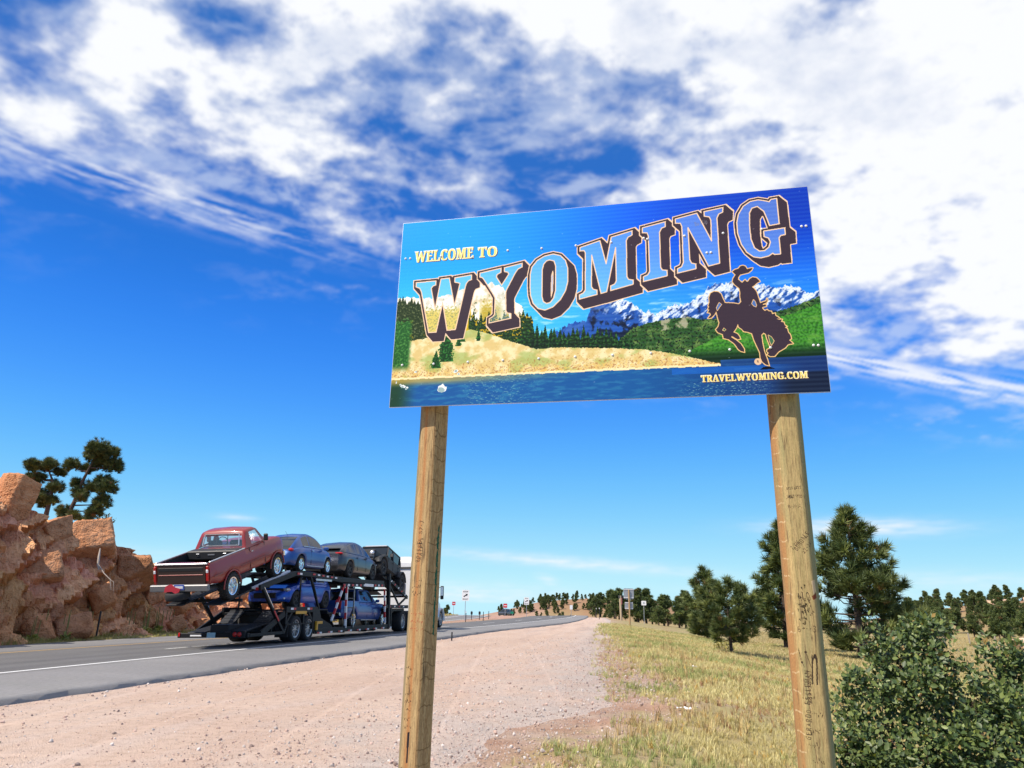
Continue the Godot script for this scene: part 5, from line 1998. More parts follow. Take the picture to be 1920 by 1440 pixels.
func make_old_pickup(frame: Transform3D) -> void:
	var t := thing("old_pickup", "maroon red vintage pickup with a brown tailgate tilted up on the trailer's rear ramp", "pickup truck")
	var p := {"l": 4.72, "wheels": [1.17, 4.12], "r": 0.405, "arch": 1.2, "sill": 0.64, "rise": 0.08, "wheel_top": 1.0, "tyre": 0.29, "inset": -0.03, "style": "offroad", "crown": 0.035, "tuck": 0.95, "lean": 0.84, "cabin": 0.55, "square": true,
		"plan": [[0, 0.955], [0.3, 0.975], [2.2, 0.985], [4.0, 0.985], [4.5, 0.96], [4.72, 0.92]], "deck": [[0, 1.36], [1.0, 1.385], [2.1, 1.395], [2.2, 1.40], [3.2, 1.43], [4.0, 1.42], [4.55, 1.36], [4.72, 1.28]],
		"roof": [[2.13, 1.40], [2.17, 1.50], [2.32, 1.9], [2.4, 1.96], [2.6, 1.985], [2.95, 1.985], [3.05, 1.95], [3.42, 1.45]], "bed": [0.06, 2.06, 0.86], "windows": [[2.56, 3.18]], "screens": [2.31, 3.06], "glass": M.clear_glass}
	var place := car_body(t, p, M.red_paint)
	# tailgate, its bright top edge, bumper, lamps, plate
	var mid := (1.17 + 4.12) / 2.0
	lump("tailgate", t, v3(0, 1.03, mid + 0.03), v3(1.62, 0.58, 0.05), M.brown_paint, 0.02)
	lump("tailgate_rib", t, v3(0, 1.03, mid + 0.055), v3(1.5, 0.03, 0.02), M.red_paint, 0.008)
	lump("tailgate_rib", t, v3(0, 1.2, mid + 0.055), v3(1.5, 0.1, 0.02), M.black, 0.008)
	lump("bed_cap", t, v3(0, 1.355, mid + 0.03), v3(1.76, 0.05, 0.08), M.alu, 0.015)
	for sd in [-1.0, 1.0]:
		var s := st()
		bar(s, v3(sd * 0.905, 1.385, mid - 0.06), v3(sd * 0.915, 1.415, mid - 2.08), 0.05, 0.03, 0.008)
		part("bed_cap", s, M.alu, t)
		lump("tail_lamp", t, v3(sd * 0.885, 1.06, mid + 0.035), v3(0.09, 0.46, 0.05), M.red_lens, 0.02)
		lump("reversing_lamp", t, v3(sd * 0.885, 1.13, mid + 0.05), v3(0.075, 0.1, 0.04), M.white_tape, 0.012)
	lump("rear_bumper", t, v3(0, 0.66, mid + 0.12), v3(1.96, 0.2, 0.13), M.bumper_steel, 0.025)
	lump("number_plate", t, v3(0.03, 0.70, mid + 0.195), v3(0.34, 0.16, 0.012), M.plate_blue, 0.004)
	lump("plate_print", t, v3(0.03, 0.70, mid + 0.203), v3(0.26, 0.07, 0.006), M.white_tape, 0.0)
	var flag := st()
	slab(flag, PackedVector2Array([Vector2(-0.34, 0.14), Vector2(-0.16, 0.2), Vector2(0.0, 0.1), Vector2(0.16, 0.06), Vector2(0.1, -0.05), Vector2(-0.02, -0.08), Vector2(-0.14, -0.02), Vector2(-0.4, -0.04)]), 0.02, Transform3D(Basis.IDENTITY, v3(-0.08, 0.6, mid + 0.2)))
	part("red_flag", flag, mat(lin(0.5, 0.03, 0.05), 0.8), t)
	lump("tool_box", t, v3(0, 1.30, mid - 1.82), v3(1.78, 0.28, 0.44), M.matt_black, 0.03)
	for sd in [-0.48, 0.48]:
		lump("latch", t, v3(sd, 1.32, mid - 1.59), v3(0.12, 0.08, 0.02), M.chrome, 0.01)
	lump("name_badge", t, v3(0, 1.32, mid - 1.595), v3(0.24, 0.035, 0.012), M.alu, 0.0)
	# window trims, door lines, handles
	var s := st()
	for k in [[v3(-0.66, 1.50, 0), v3(0.66, 1.50, 0)], [v3(-0.62, 1.86, -0.12), v3(0.62, 1.86, -0.12)], [v3(-0.66, 1.50, 0), v3(-0.62, 1.86, -0.12)], [v3(0.66, 1.50, 0), v3(0.62, 1.86, -0.12)]]:
		bar(s, k[0] + v3(0, 0, mid - 2.165), k[1] + v3(0, 0, mid - 2.165), 0.03, 0.03)
	part("rear_window_trim", s, M.alu, t)
	s = st()
	for xx in [-0.2, 0.2]:
		bar(s, v3(xx, 1.5, mid - 2.2), v3(xx, 1.86, mid - 2.31), 0.02, 0.02)
	part("window_bar", s, M.black, t)
	for sd in [-1.0, 1.0]:
		s = st()
		bar(s, v3(sd * 0.988, 0.7, mid - 2.32), v3(sd * 0.95, 1.4, mid - 2.32), 0.012, 0.018)
		bar(s, v3(sd * 0.988, 0.7, mid - 3.3), v3(sd * 0.95, 1.42, mid - 3.3), 0.012, 0.018)
		part("door_gap", s, M.black, t)
		s = st()
		bar(s, v3(sd * 0.993, 0.93, mid - 0.15), v3(sd * 0.993, 0.93, mid - 0.66), 0.012, 0.022)
		bar(s, v3(sd * 0.998, 0.93, mid - 1.7), v3(sd * 0.998, 0.93, mid - 3.6), 0.012, 0.022)
		part("side_trim", s, paint(lin(0.25, 0.05, 0.03)), t)
		lump("door_handle", t, v3(sd * 0.985, 1.25, mid - 2.45), v3(0.03, 0.03, 0.14), M.chrome, 0.01)
		lump("mirror", t, v3(sd * 1.08, 1.58, mid - 3.2), v3(0.16, 0.24, 0.07), M.black, 0.03)
		s = st()
		bar(s, v3(sd * 0.94, 1.43, mid - 3.2), v3(sd * 1.04, 1.56, mid - 3.2), 0.025, 0.025)
		part("mirror_arm", s, M.chrome, t)
		lump("seat_back", t, v3(sd * 0.4, 1.38, mid - 2.5), v3(0.5, 0.5, 0.14), M.matt_black, 0.05)
		var lip := []
		for a in 13:
			var an := PI * a / 12.0
			lip.append(v3(sd * 0.99, 0.405 + sin(an) * 0.49, mid - 1.17 + cos(an) * 0.49))
		s = st()
		tube(s, lip, [0.025, 0.025, 0.025, 0.025, 0.025, 0.025, 0.025, 0.025, 0.025, 0.025, 0.025, 0.025, 0.025], 6)
		part("arch_lip", s, M.red_paint, t)
		s = st()
		for i in lip.size():
			lip[i].z -= 2.95
		tube(s, lip, [0.025, 0.025, 0.025, 0.025, 0.025, 0.025, 0.025, 0.025, 0.025, 0.025, 0.025, 0.025, 0.025], 6)
		part("arch_lip", s, M.red_paint, t)
	s = st()
	var rim := []
	var rad := []
	for a in 17:
		rim.append(v3(-0.4 + cos(TAU * a / 16) * 0.19, 1.5 + sin(TAU * a / 16) * 0.17, mid - 2.95))
		rad.append(0.014)
	tube(s, rim, rad, 6)
	bar(s, v3(-0.58, 1.5, mid - 2.95), v3(-0.22, 1.5, mid - 2.95), 0.02, 0.02)
	part("steering_wheel", s, M.black, t)
	lump("front_bumper", t, v3(0, 0.72, mid - 4.8), v3(1.9, 0.2, 0.12), M.chrome, 0.03)
	s = st()
	tube(s, [v3(-0.95, 0.405, mid - 1.17), v3(0.95, 0.405, mid - 1.17)], [0.06, 0.06], 8)
	lathe(s, [[0.0, -0.2], [0.14, -0.12], [0.18, 0], [0.14, 0.12], [0, 0.2]], 12, Transform3D(Basis(Vector3.BACK, PI / 2), v3(0, 0.405, mid - 1.17)))
	tube(s, [v3(-0.95, 0.405, mid - 4.12), v3(0.95, 0.405, mid - 4.12)], [0.06, 0.06], 8)
	tube(s, [v3(0.6, 0.5, mid - 0.1), v3(0.62, 0.5, mid - 3.0)], [0.045, 0.045], 8)
	part("axle", s, M.dark_grey, t)
	place_on(t, frame, -3.03, 1.27, 1.82, 14.9)
	# the spare wheel slung under its tail
	wheel(t, v3(-0.15, 0.42, mid + 0.0), 0.36, 0.22, "plain")
	t.get_child(t.get_child_count() - 1).rotation.z = PI / 2
	t.get_child(t.get_child_count() - 1).name = "spare_wheel"

func make_round_coupe(frame: Transform3D) -> void:
	var t := thing("round_coupe", "rounded blue two-door car on the upper deck behind the red pickup", "car")
	var p := {"l": 4.0, "wheels": [0.75, 3.21], "r": 0.31, "arch": 1.2, "sill": 0.2, "wheel_top": 0.62, "tyre": 0.22, "style": "alloy", "crown": 0.05, "tuck": 0.88, "lean": 0.72, "cabin": 0.52,
		"plan": [[0, 0.62], [0.12, 0.76], [0.4, 0.86], [0.8, 0.90], [2.0, 0.885], [3.2, 0.90], [3.6, 0.84], [3.9, 0.68], [4.0, 0.55]], "deck": [[0, 0.6], [0.12, 0.76], [0.45, 0.88], [1.0, 0.95], [2.4, 0.97], [3.0, 0.94], [3.5, 0.84], [3.85, 0.66], [4.0, 0.5]],
		"roof": [[0.1, 0.76], [0.4, 1.0], [0.8, 1.25], [1.25, 1.44], [1.75, 1.51], [2.2, 1.47], [2.55, 1.33], [3.0, 0.95]], "windows": [[1.05, 1.62], [1.7, 2.72]], "screens": [1.05, 2.3], "glass": M.glass}
	var place := car_body(t, p, M.blue_paint)
	for sd in [-1.0, 1.0]:
		lump("tail_lamp", t, place.call(0.2, sd, 0.80) + v3(-sd * 0.11, 0, 0.0), v3(0.2, 0.13, 0.2), M.red_lens, 0.05)
		lump("door_handle", t, place.call(1.75, sd, 0.84) + v3(-sd * 0.005, 0, 0), v3(0.02, 0.025, 0.14), M.chrome, 0.006)
		lump("headlight", t, place.call(3.68, sd, 0.66) + v3(-sd * 0.1, 0, 0), v3(0.2, 0.2, 0.2), M.alu, 0.09)
		var s := st()
		bar(s, place.call(1.05, sd * 0.89, 0.985), place.call(2.75, sd * 0.9, 0.985), 0.02, 0.025)
		part("window_trim", s, M.alu, t)
		s = st()
		bar(s, place.call(1.2, sd, 0.26), place.call(2.8, sd, 0.26), 0.02, 0.02)
		part("sill_trim", s, M.alu, t)
		s = st()
		bar(s, place.call(1.6, sd, 0.3), place.call(1.6, sd * 0.985, 0.9), 0.008, 0.014)
		part("door_gap", s, M.black, t)
		lump("bumper_reflector", t, place.call(0.08, sd, 0.42) + v3(-sd * 0.18, 0, 0.02), v3(0.2, 0.03, 0.03), M.red_lens, 0.0)
	mirrors(t, place, 2.72, 0.98, M.blue_paint)
	var s2 := st()
	tube(s2, [v3(0, 1.42, 0.75), v3(0, 1.58, 0.98)], [0.008, 0.004], 5)
	part("aerial", s2, M.black, t)
	place_on(t, frame, 1.62, 1.27, 2.47, 0.5)

func make_grey_crossover(frame: Transform3D) -> void:
	var t := thing("grey_crossover", "dark grey sloping-roof crossover car on the upper deck, third vehicle from the rear", "car")
	var p := {"l": 4.75, "wheels": [0.9, 3.76], "r": 0.35, "arch": 1.15, "sill": 0.22, "wheel_top": 0.68, "tyre": 0.25, "style": "dark", "crown": 0.03, "tuck": 0.92, "lean": 0.72, "cabin": 0.58,
		"plan": [[0, 0.74], [0.15, 0.86], [0.6, 0.94], [2.4, 0.95], [3.8, 0.94], [4.4, 0.86], [4.65, 0.7], [4.75, 0.55]], "deck": [[0, 0.95], [0.15, 1.04], [0.6, 1.05], [2.0, 1.04], [3.3, 1.0], [4.0, 0.93], [4.5, 0.78], [4.75, 0.58]],
		"roof": [[0.12, 1.03], [0.35, 1.17], [0.9, 1.4], [1.5, 1.56], [2.1, 1.62], [2.6, 1.58], [3.0, 1.42], [3.6, 1.0]], "windows": [[0.85, 1.72], [1.8, 2.55], [2.62, 3.3]], "screens": [0.95, 2.55], "roof_paint": M.grey_paint}
	var place := car_body(t, p, M.grey_paint)
	for sd in [-1.0, 1.0]:
		lump("tail_lamp", t, place.call(0.12, sd, 0.98) + v3(-sd * 0.13, 0, 0.02), v3(0.34, 0.08, 0.16), M.red_lens, 0.03)
		lump("headlight", t, place.call(4.5, sd, 0.74) + v3(-sd * 0.1, 0, 0), v3(0.2, 0.1, 0.26), M.alu, 0.04)
		for xx in [1.75, 2.75]:
			lump("door_handle", t, place.call(xx - 0.12, sd, 0.88), v3(0.015, 0.025, 0.16), M.black, 0.005)
			var s := st()
			bar(s, place.call(xx, sd * 1.002, 0.32), place.call(xx, sd * 0.985, 0.98), 0.008, 0.014)
			part("door_gap", s, M.black, t)
	mirrors(t, place, 3.2, 1.06, M.grey_paint)
	lump("rear_spoiler", t, v3(0, 1.2, 2.33 - 0.3), v3(1.3, 0.035, 0.24), M.black, 0.012)
	lump("lower_bumper", t, v3(0, 0.36, 2.33 - 0.06), v3(1.5, 0.26, 0.12), M.black, 0.03)
	place_on(t, frame, 6.56, 1.27, 2.41, -0.8)

func make_offroader(frame: Transform3D) -> void:
	var t := thing("offroad_car", "black boxy off-road car with big tyres facing backwards on the upper deck", "car")
	var s := st()
	box(s, v3(0, 0.95, 0.35), v3(1.56, 0.62, 2.5), 0.05)          # tub and doors
	box(s, v3(0, 1.0, -1.35), v3(1.3, 0.44, 1.25), 0.06)          # bonnet
	part("body", s, M.matt_black, t)
	lump("hard_top", t, v3(0, 1.78, 0.55), v3(1.44, 0.1, 2.1), M.matt_black, 0.04)
	for sd in [-1.0, 1.0]:
		for k in [[-0.62, -0.42], [0.3, 0.3], [1.52, 1.48]]:
			s = st()
			bar(s, v3(sd * 0.76, 1.24, k[0]), v3(sd * 0.70, 1.76, k[1]), 0.07, 0.08)
			part("pillar", s, M.matt_black, t)
	s = st()
	bar(s, v3(-0.76, 1.25, -0.62), v3(0.76, 1.25, -0.62), 0.07, 0.07)
	bar(s, v3(-0.7, 1.76, -0.42), v3(0.7, 1.76, -0.42), 0.07, 0.07)
	part("windscreen_frame", s, M.matt_black, t)
	s = st()
	box(s, v3(0, 1.5, 0.52), v3(1.42, 0.48, 1.95), 0.03)
	part("side_glass", s, M.glass, t)
	lump("windscreen", t, v3(0, 1.5, -0.54), v3(1.36, 0.48, 0.03), M.glass, 0.0, Basis(Vector3.RIGHT, 0.38))
	var g := lump("grille", t, v3(0, 0.98, -1.99), v3(1.2, 0.46, 0.06), M.matt_black, 0.03)
	for k in 7:
		lump("slot", g, v3((k - 3) * 0.1, 0, -0.032), v3(0.055, 0.3, 0.01), M.black, 0.0)
	for sd in [-1.0, 1.0]:
		s = st()
		lathe(s, [[0.0, 0.05], [0.09, 0.04], [0.12, 0.0], [0.12, -0.05]], 18, Transform3D(Basis(Vector3.RIGHT, -PI / 2), v3(sd * 0.46, 1.03, -2.02)))
		part("headlight", s, M.alu, t)
		s = st()
		for zz in [-1.45, 1.55]:
			var rr := []
			for a in 7:
				var an := deg_to_rad(15 + a * 25.0)
				var ring := PackedVector3Array()
				for w in [[0.62, 0.0], [0.98, 0.0], [0.98, -0.05], [0.62, -0.05]]:
					ring.append(v3(sd * w[0], 0.42 + sin(an) * (0.6 + w[1]), zz + cos(an) * (0.62 + w[1])))
				rr.append(ring)
			skin(s, rr, true, 3)
		part("fender_flare", s, M.matt_black, t)
		lump("mirror", t, v3(sd * 0.96, 1.3, -0.5), v3(0.2, 0.2, 0.08), M.matt_black, 0.03)
		lump("tail_lamp", t, v3(sd * 0.7, 1.05, 1.63), v3(0.14, 0.2, 0.06), M.red_lens, 0.02)
		for zz in [-0.2, 0.75]:
			lump("door_handle", t, v3(sd * 0.79, 1.1, zz + 0.4), v3(0.03, 0.04, 0.14), M.black, 0.01)
		s = st()
		for zz in [-0.45, 0.35, 1.15]:
			bar(s, v3(sd * 0.783, 0.68, zz), v3(sd * 0.783, 1.24, zz), 0.01, 0.016)
		part("door_gap", s, M.black, t)
		for zz in [-1.5, 1.5]:
			wheel(t, v3(sd * 0.82, 0.42, zz), 0.42, 0.31, "knobby")
	lump("front_bumper", t, v3(0, 0.68, -2.12), v3(1.3, 0.16, 0.16), M.black, 0.03)
	lump("rear_bumper", t, v3(0, 0.66, 1.72), v3(1.5, 0.16, 0.14), M.black, 0.03)
	lump("chassis", t, v3(0, 0.6, -0.1), v3(0.9, 0.14, 3.6), M.black, 0.02)
	wheel(t, v3(0, 1.12, 1.8), 0.4, 0.26, "knobby")
	var sp := t.get_child(t.get_child_count() - 1) as Node3D
	sp.rotation.y = PI / 2
	sp.name = "spare_wheel"
	lump("light_bar", t, v3(0, 1.86, -0.36), v3(1.2, 0.07, 0.07), M.alu, 0.02)
	place_on(t, frame, 10.75, 1.27, 2.32, -12.6, true)

func make_lower_hatchback(frame: Transform3D) -> void:
	var t := thing("blue_hatchback", "bright blue car facing backwards on the lower deck over the trailer wheels", "car")
	var p := {"l": 4.2, "wheels": [0.75, 3.4], "r": 0.32, "arch": 1.15, "sill": 0.2, "wheel_top": 0.64, "tyre": 0.22, "style": "dark", "crown": 0.05, "tuck": 0.9, "lean": 0.74, "cabin": 0.5,
		"plan": [[0, 0.72], [0.15, 0.82], [0.5, 0.9], [2.1, 0.9], [3.5, 0.9], [3.9, 0.82], [4.12, 0.66], [4.2, 0.5]], "deck": [[0, 0.86], [0.2, 0.92], [1.0, 0.93], [2.5, 0.93], [3.0, 0.9], [3.6, 0.8], [4.0, 0.66], [4.2, 0.5]],
		"roof": [[0.1, 0.9], [0.3, 1.08], [0.8, 1.32], [1.4, 1.42], [2.0, 1.42], [2.5, 1.27], [3.1, 0.9]], "windows": [[0.8, 1.5], [1.58, 2.3], [2.36, 2.85]], "screens": [0.7, 2.05]}
	var place := car_body(t, p, M.bright_blue)
	for sd in [-1.0, 1.0]:
		lump("headlight", t, place.call(3.92, sd, 0.66) + v3(-sd * 0.1, 0, 0), v3(0.26, 0.12, 0.28), M.alu, 0.05)
		lump("fog_lamp", t, place.call(4.02, sd, 0.36) + v3(-sd * 0.12, 0, 0), v3(0.22, 0.1, 0.12), M.alu, 0.03)
		lump("tail_lamp", t, place.call(0.1, sd, 0.8) + v3(-sd * 0.1, 0, 0), v3(0.2, 0.14, 0.12), M.red_lens, 0.03)
		lump("door_handle", t, place.call(1.6, sd, 0.76), v3(0.02, 0.025, 0.14), M.bright_blue, 0.006)
	lump("grille", t, v3(0, 0.46, 2.075 - 4.19), v3(0.9, 0.2, 0.06), M.black, 0.03)
	mirrors(t, place, 2.75, 0.96, M.bright_blue)
	place_on(t, frame, 1.53, 1.27, 1.14, 0.0, true)

func make_lower_pickup(frame: Transform3D) -> void:
	var t := thing("blue_crew_cab_pickup", "dark blue crew cab pickup on the lower deck behind the trailer's ladder", "pickup truck")
	var p := {"l": 5.7, "wheels": [1.25, 5.0], "r": 0.36, "arch": 1.15, "sill": 0.36, "wheel_top": 0.8, "tyre": 0.26, "style": "alloy", "crown": 0.03, "tuck": 0.93, "lean": 0.8, "cabin": 0.6, "square": true,
		"plan": [[0, 0.9], [0.2, 0.97], [2.8, 0.98], [5.0, 0.98], [5.5, 0.92], [5.7, 0.8]], "deck": [[0, 1.12], [1.9, 1.14], [2.0, 1.12], [4.2, 1.1], [5.2, 1.08], [5.6, 1.0], [5.7, 0.9]],
		"roof": [[1.95, 1.12], [2.0, 1.2], [2.12, 1.62], [2.25, 1.7], [3.3, 1.7], [3.5, 1.64], [4.2, 1.12]], "bed": [0.06, 1.88, 0.75], "windows": [[2.25, 2.85], [2.93, 3.75]], "screens": [2.1, 3.48]}
	var place := car_body(t, p, M.deep_blue)
	for sd in [-1.0, 1.0]:
		lump("tail_lamp", t, place.call(0.02, sd, 0.94) + v3(-sd * 0.08, 0, 0.01), v3(0.13, 0.34, 0.05), M.red_lens, 0.02)
		for xx in [2.88, 3.85]:
			var s := st()
			bar(s, place.call(xx, sd * 1.002, 0.44), place.call(xx, sd * 0.96, 1.08), 0.008, 0.014)
			part("door_gap", s, M.black, t)
			lump("door_handle", t, place.call(xx - 0.82, sd, 0.94), v3(0.02, 0.03, 0.15), M.deep_blue, 0.006)
		lump("step_bar", t, place.call(3.0, sd, 0.33), v3(0.1, 0.05, 1.9), M.steel, 0.02)
	mirrors(t, place, 3.9, 1.18, M.deep_blue)
	lump("rear_bumper", t, v3(0, 0.56, 3.125 + 0.06), v3(1.8, 0.16, 0.12), M.chrome, 0.03)
	place_on(t, frame, 7.6, 1.27, 0.29, -0.9)

# ---------------------------------------------------------------- road signs and posts

func board(called: String, root: Node3D, at: Vector3, w: float, h: float, m: Material) -> MeshInstance3D:
	var s := st()
	var c := minf(w, h) * 0.08
	slab(s, PackedVector2Array([Vector2(-w / 2 + c, -h / 2), Vector2(w / 2 - c, -h / 2), Vector2(w / 2, -h / 2 + c), Vector2(w / 2, h / 2 - c), Vector2(w / 2 - c, h / 2), Vector2(-w / 2 + c, h / 2), Vector2(-w / 2, h / 2 - c), Vector2(-w / 2, -h / 2 + c)]), 0.012, Transform3D.IDENTITY)
	var o := part(called, s, m, root)
	o.position = at
	return o

func wording(text: String, root: Node3D, at: Vector3, size: Vector2, m: Material) -> void:
	var t := letters(text, font("Droid Sans", true))
	var b := t.get_aabb()
	t.material = m
	var o := MeshInstance3D.new()
	o.mesh = t
	o.name = "lettering"
	o.scale = v3(size.x / b.size.x, size.y / b.size.y, 1)
	var c := b.get_center()
	o.position = at - v3(c.x * o.scale.x, c.y * o.scale.y, 0)
	root.add_child(o, true)

func rod(called: String, root: Node3D, a: Vector3, b: Vector3, r: float, m: Material, n := 8) -> MeshInstance3D:
	var s := st()
	tube(s, [a, b], [r, r * 0.97], n)
	return part(called, s, m, root)

func make_traffic_signs() -> void:
	for k in [["keep_right_sign", v3(-4.06, -0.35, -73.0), 3.0, 0.72, 1.02, "nearer and taller white keep right sign with a black arrow"], ["keep_right_sign", v3(2.81, -0.2, -105), 2.55, 0.7, 1.0, "farther white keep right sign at the road crest, right of the small red sign"]]:
		var t := thing(k[0], k[5], "road sign", "keep right signs along the median")
		t.position = k[1]
		t.rotation.y = deg_to_rad(-4)
		rod("post", t, v3(0, -0.3, -0.03), v3(0, k[2] - 0.1, -0.03), 0.03, M.galvanised)
		var b := board("panel", t, v3(0, k[2] - k[4] / 2, 0), k[3], k[4], M.sign_white)
		wording("KEEP", b, v3(0, k[4] * 0.34, 0.009), Vector2(k[3] * 0.68, k[4] * 0.13), M.print_black)
		wording("RIGHT", b, v3(0, -k[4] * 0.35, 0.009), Vector2(k[3] * 0.76, k[4] * 0.13), M.print_black)
		var s := st()
		slab(s, PackedVector2Array([Vector2(-0.2, -0.045), Vector2(0.06, -0.045), Vector2(0.04, -0.12), Vector2(0.2, 0), Vector2(0.04, 0.12), Vector2(0.06, 0.045), Vector2(-0.2, 0.045)]), 0.004, Transform3D(Basis(Vector3.BACK, 0.55) * Basis.from_scale(v3(k[3] / 0.6, k[3] / 0.6, 1)), v3(0.01, 0, 0.009)))
		part("arrow", s, M.print_black, b)
	for k in [[v3(-7.96, -0.43, -112), 1.95, 0.5, "small red sign left of the nearer keep right sign"], [v3(-0.2, -0.37, -112), 1.8, 0.6, "small red square sign above the distant dark car"]]:
		var t := thing("red_sign", k[3], "road sign", "red signs beyond the median")
		t.position = k[0]
		rod("post", t, v3(0, -0.3, -0.03), v3(0, k[1] - 0.1, -0.03), 0.035, M.galvanised)
		var b := board("panel", t, v3(0, k[1] - k[2] / 2, 0), k[2], k[2], M.sign_red)
		lump("white_bar", b, v3(0, 0, 0.008), v3(k[2] * 0.7, k[2] * 0.18, 0.006), M.sign_white, 0.0)
	var g := thing("green_sign", "tiny green sign beside the distant dark car at the crest", "road sign")
	g.position = v3(0.84, -0.34, -112)
	rod("post", g, v3(0.1, -0.3, -0.03), v3(0.1, 0.85, -0.03), 0.025, M.galvanised)
	board("panel", g, v3(0, 0.5, 0), 0.46, 0.3, M.sign_green)
	for k in [[v3(9.56, 0.0, -110), 1.45, 0.42, 0.62, "small white sign below the wooded hill at the road's end"], [v3(17.55, -0.66, -95), 2.85, 0.62, 0.55, "white route sign on a thin post right of the sign seen from behind"]]:
		var t := thing("white_sign", k[4], "road sign")
		t.position = k[0]
		rod("post", t, v3(0, -0.3, -0.03), v3(0, k[1] - 0.05, -0.03), 0.03, M.galvanised)
		board("panel", t, v3(0, k[1] - k[3] / 2, 0), k[2], k[3], M.sign_white)
		if k[2] > 0.6:
			lump("number_patch", t, v3(0, k[1] - 0.27, 0.012), v3(0.2, 0.2, 0.006), M.galvanised, 0.0)
	# the assembly seen from behind
	var t := thing("sign_seen_from_behind", "grey backs of two road sign panels on one wooden post", "road sign")
	t.position = v3(12.32, -0.32, -74.55)
	t.rotation.y = 0.1
	var s := st()
	tube(s, [v3(0, -0.4, 0), v3(0.0, 1.8, 0), v3(-0.03, 3.4, 0)], [0.085, 0.08, 0.07], 10)
	part("post", s, M.raw_wood, t)
	for k in [[3.02, 1.06, 1.02], [1.86, 0.86, 0.7]]:
		var b := board("panel", t, v3(-0.02, k[0], -0.1), k[1], k[2], M.galvanised)
		for sg in [-0.38, 0.38]:
			lump("stiffener", b, v3(0, sg * k[2], 0.02), v3(k[1] * 0.94, 0.06, 0.03), M.white_tape, 0.006)
	t = thing("wooden_pole", "thick pale wooden pole with grey brackets on top, left of the sign backs", "pole")
	t.position = v3(15.4, -0.36, -100)
	rod("shaft", t, v3(0, -0.4, 0), v3(-0.1, 3.2, 0), 0.16, mat(lin(0.42, 0.33, 0.22), 0.85), 12)
	for sg in [-0.2, 0.13]:
		lump("bracket", t, v3(sg - 0.05, 3.05, 0.1), v3(0.2, 0.3, 0.14), M.dark_grey, 0.02)
	lump("red_strip", t, v3(0.08, 2.5, 0.14), v3(0.12, 0.9, 0.04), mat(lin(0.35, 0.12, 0.12), 0.7), 0.01)
	# thin delineator posts
	var names := [[v3(-3.71, -0.35, -68.5), 1.05, "first thin black marker post in the median, nearest the keep right sign"], [v3(-3.66, -0.38, -78.6), 1.0, "second marker post in the median, with a dark reflector"], [v3(-2.8, -0.36, -78.0), 1.0, "third marker post in the median, with a dark reflector"], [v3(-2.33, -0.36, -75.7), 0.98, "fourth thin marker post in the median"], [v3(-1.93, -0.37, -81.6), 1.0, "fifth and rightmost thin marker post in the median"], [v3(12.77, -0.12, -106.0), 1.25, "farther of two black marker posts beside the road crest"], [v3(11.28, -0.12, -90.5), 1.35, "nearer of two black marker posts beside the road crest"], [v3(-18.15, -0.45, -33.5), 1.2, "black marker post in the grass below the rock cut"]]
	for i in names.size():
		var k: Array = names[i]
		t = thing("marker_post", k[2], "marker post", "thin black roadside marker posts")
		t.position = k[0]
		rod("post", t, v3(0, -0.2, 0), v3(0, k[1], 0), 0.04, M.matt_black, 6)
		if i == 1 or i == 2:
			lump("reflector", t, v3(0, k[1] - 0.2, 0.05), v3(0.22, 0.3, 0.03), M.print_black, 0.01)
		elif i == 5 or i == 6 or i == 0:
			lump("reflector", t, v3(0, k[1] - 0.08, 0.045), v3(0.08, 0.14, 0.02), M.white_tape, 0.0)
	t = thing("stub_post", "short dark stub post at the gravel's edge beside the left sign post", "post")
	t.position = v3(-2.35, -0.1, -32.8)
	rod("stake", t, v3(0, -0.2, 0), v3(0, 0.34, 0), 0.035, M.matt_black, 6)
	# the fence at the far right
	for k in [[v3(56.64, -2.2, -91.65), 1.5, "middle fence post in the dry grass on the right"], [v3(47.83, -2.2, -73.2), 1.6, "nearest and rightmost fence post in the dry grass"], [v3(55.1, -2.2, -94.2), 1.3, "farthest left fence post behind the leafy bush"], [v3(64.0, -2.2, -98.0), 1.3, "small fence post behind the orange shrub"]]:
		t = thing("fence_post", k[2], "fence post", "fence posts across the dry grass")
		t.position = k[0]
		rod("stake", t, v3(0, -0.3, 0), v3(-0.1, k[1], 0), 0.085, M.grey_wood, 7)
	# far car
	t = thing("distant_car", "tiny dark car at the crest of the other carriageway", "car")
	var p := {"l": 4.6, "wheels": [0.9, 3.6], "r": 0.34, "arch": 1.15, "sill": 0.25, "wheel_top": 0.68, "tyre": 0.22, "style": "dark", "plan": [[0, 0.8], [0.3, 0.92], [4.0, 0.92], [4.6, 0.75]], "deck": [[0, 1.0], [3.2, 1.0], [4.2, 0.9], [4.6, 0.7]], "roof": [[0.1, 1.0], [0.5, 1.5], [1.4, 1.7], [2.4, 1.65], [3.3, 1.0]], "cabin": 0.65, "windows": [[0.5, 1.4], [1.5, 2.9]], "screens": [0.6, 2.4]}
	car_body(t, p, M.grey_paint)
	t.position = v3(-0.32, land(-0.32, -180) + 0.05, -180)
	t.rotation.y = 2.7

# ---------------------------------------------------------------- trees

func tuft_mesh(n: int, width: float, spread: float, sd: int) -> ArrayMesh:
	var g := RandomNumberGenerator.new()
	g.seed = sd
	var s := st()
	s.set_smooth_group(-1)
	for k in n:
		var a := TAU * k / n + g.randf_range(-0.3, 0.3)
		var t := spread * sqrt(g.randf())
		var d := v3(sin(t) * cos(a), cos(t), sin(t) * sin(a))
		var side := d.cross(v3(g.randf() - 0.5, g.randf() - 0.5, g.randf() - 0.5)).normalized() * width
		var o := d * 0.05 + v3(0, g.randf_range(-0.25, 0.2), 0)
		s.add_vertex(o - side)
		s.add_vertex(o + side)
		s.add_vertex(o + d * g.randf_range(0.75, 1.05))
	return done(s, M.needle)

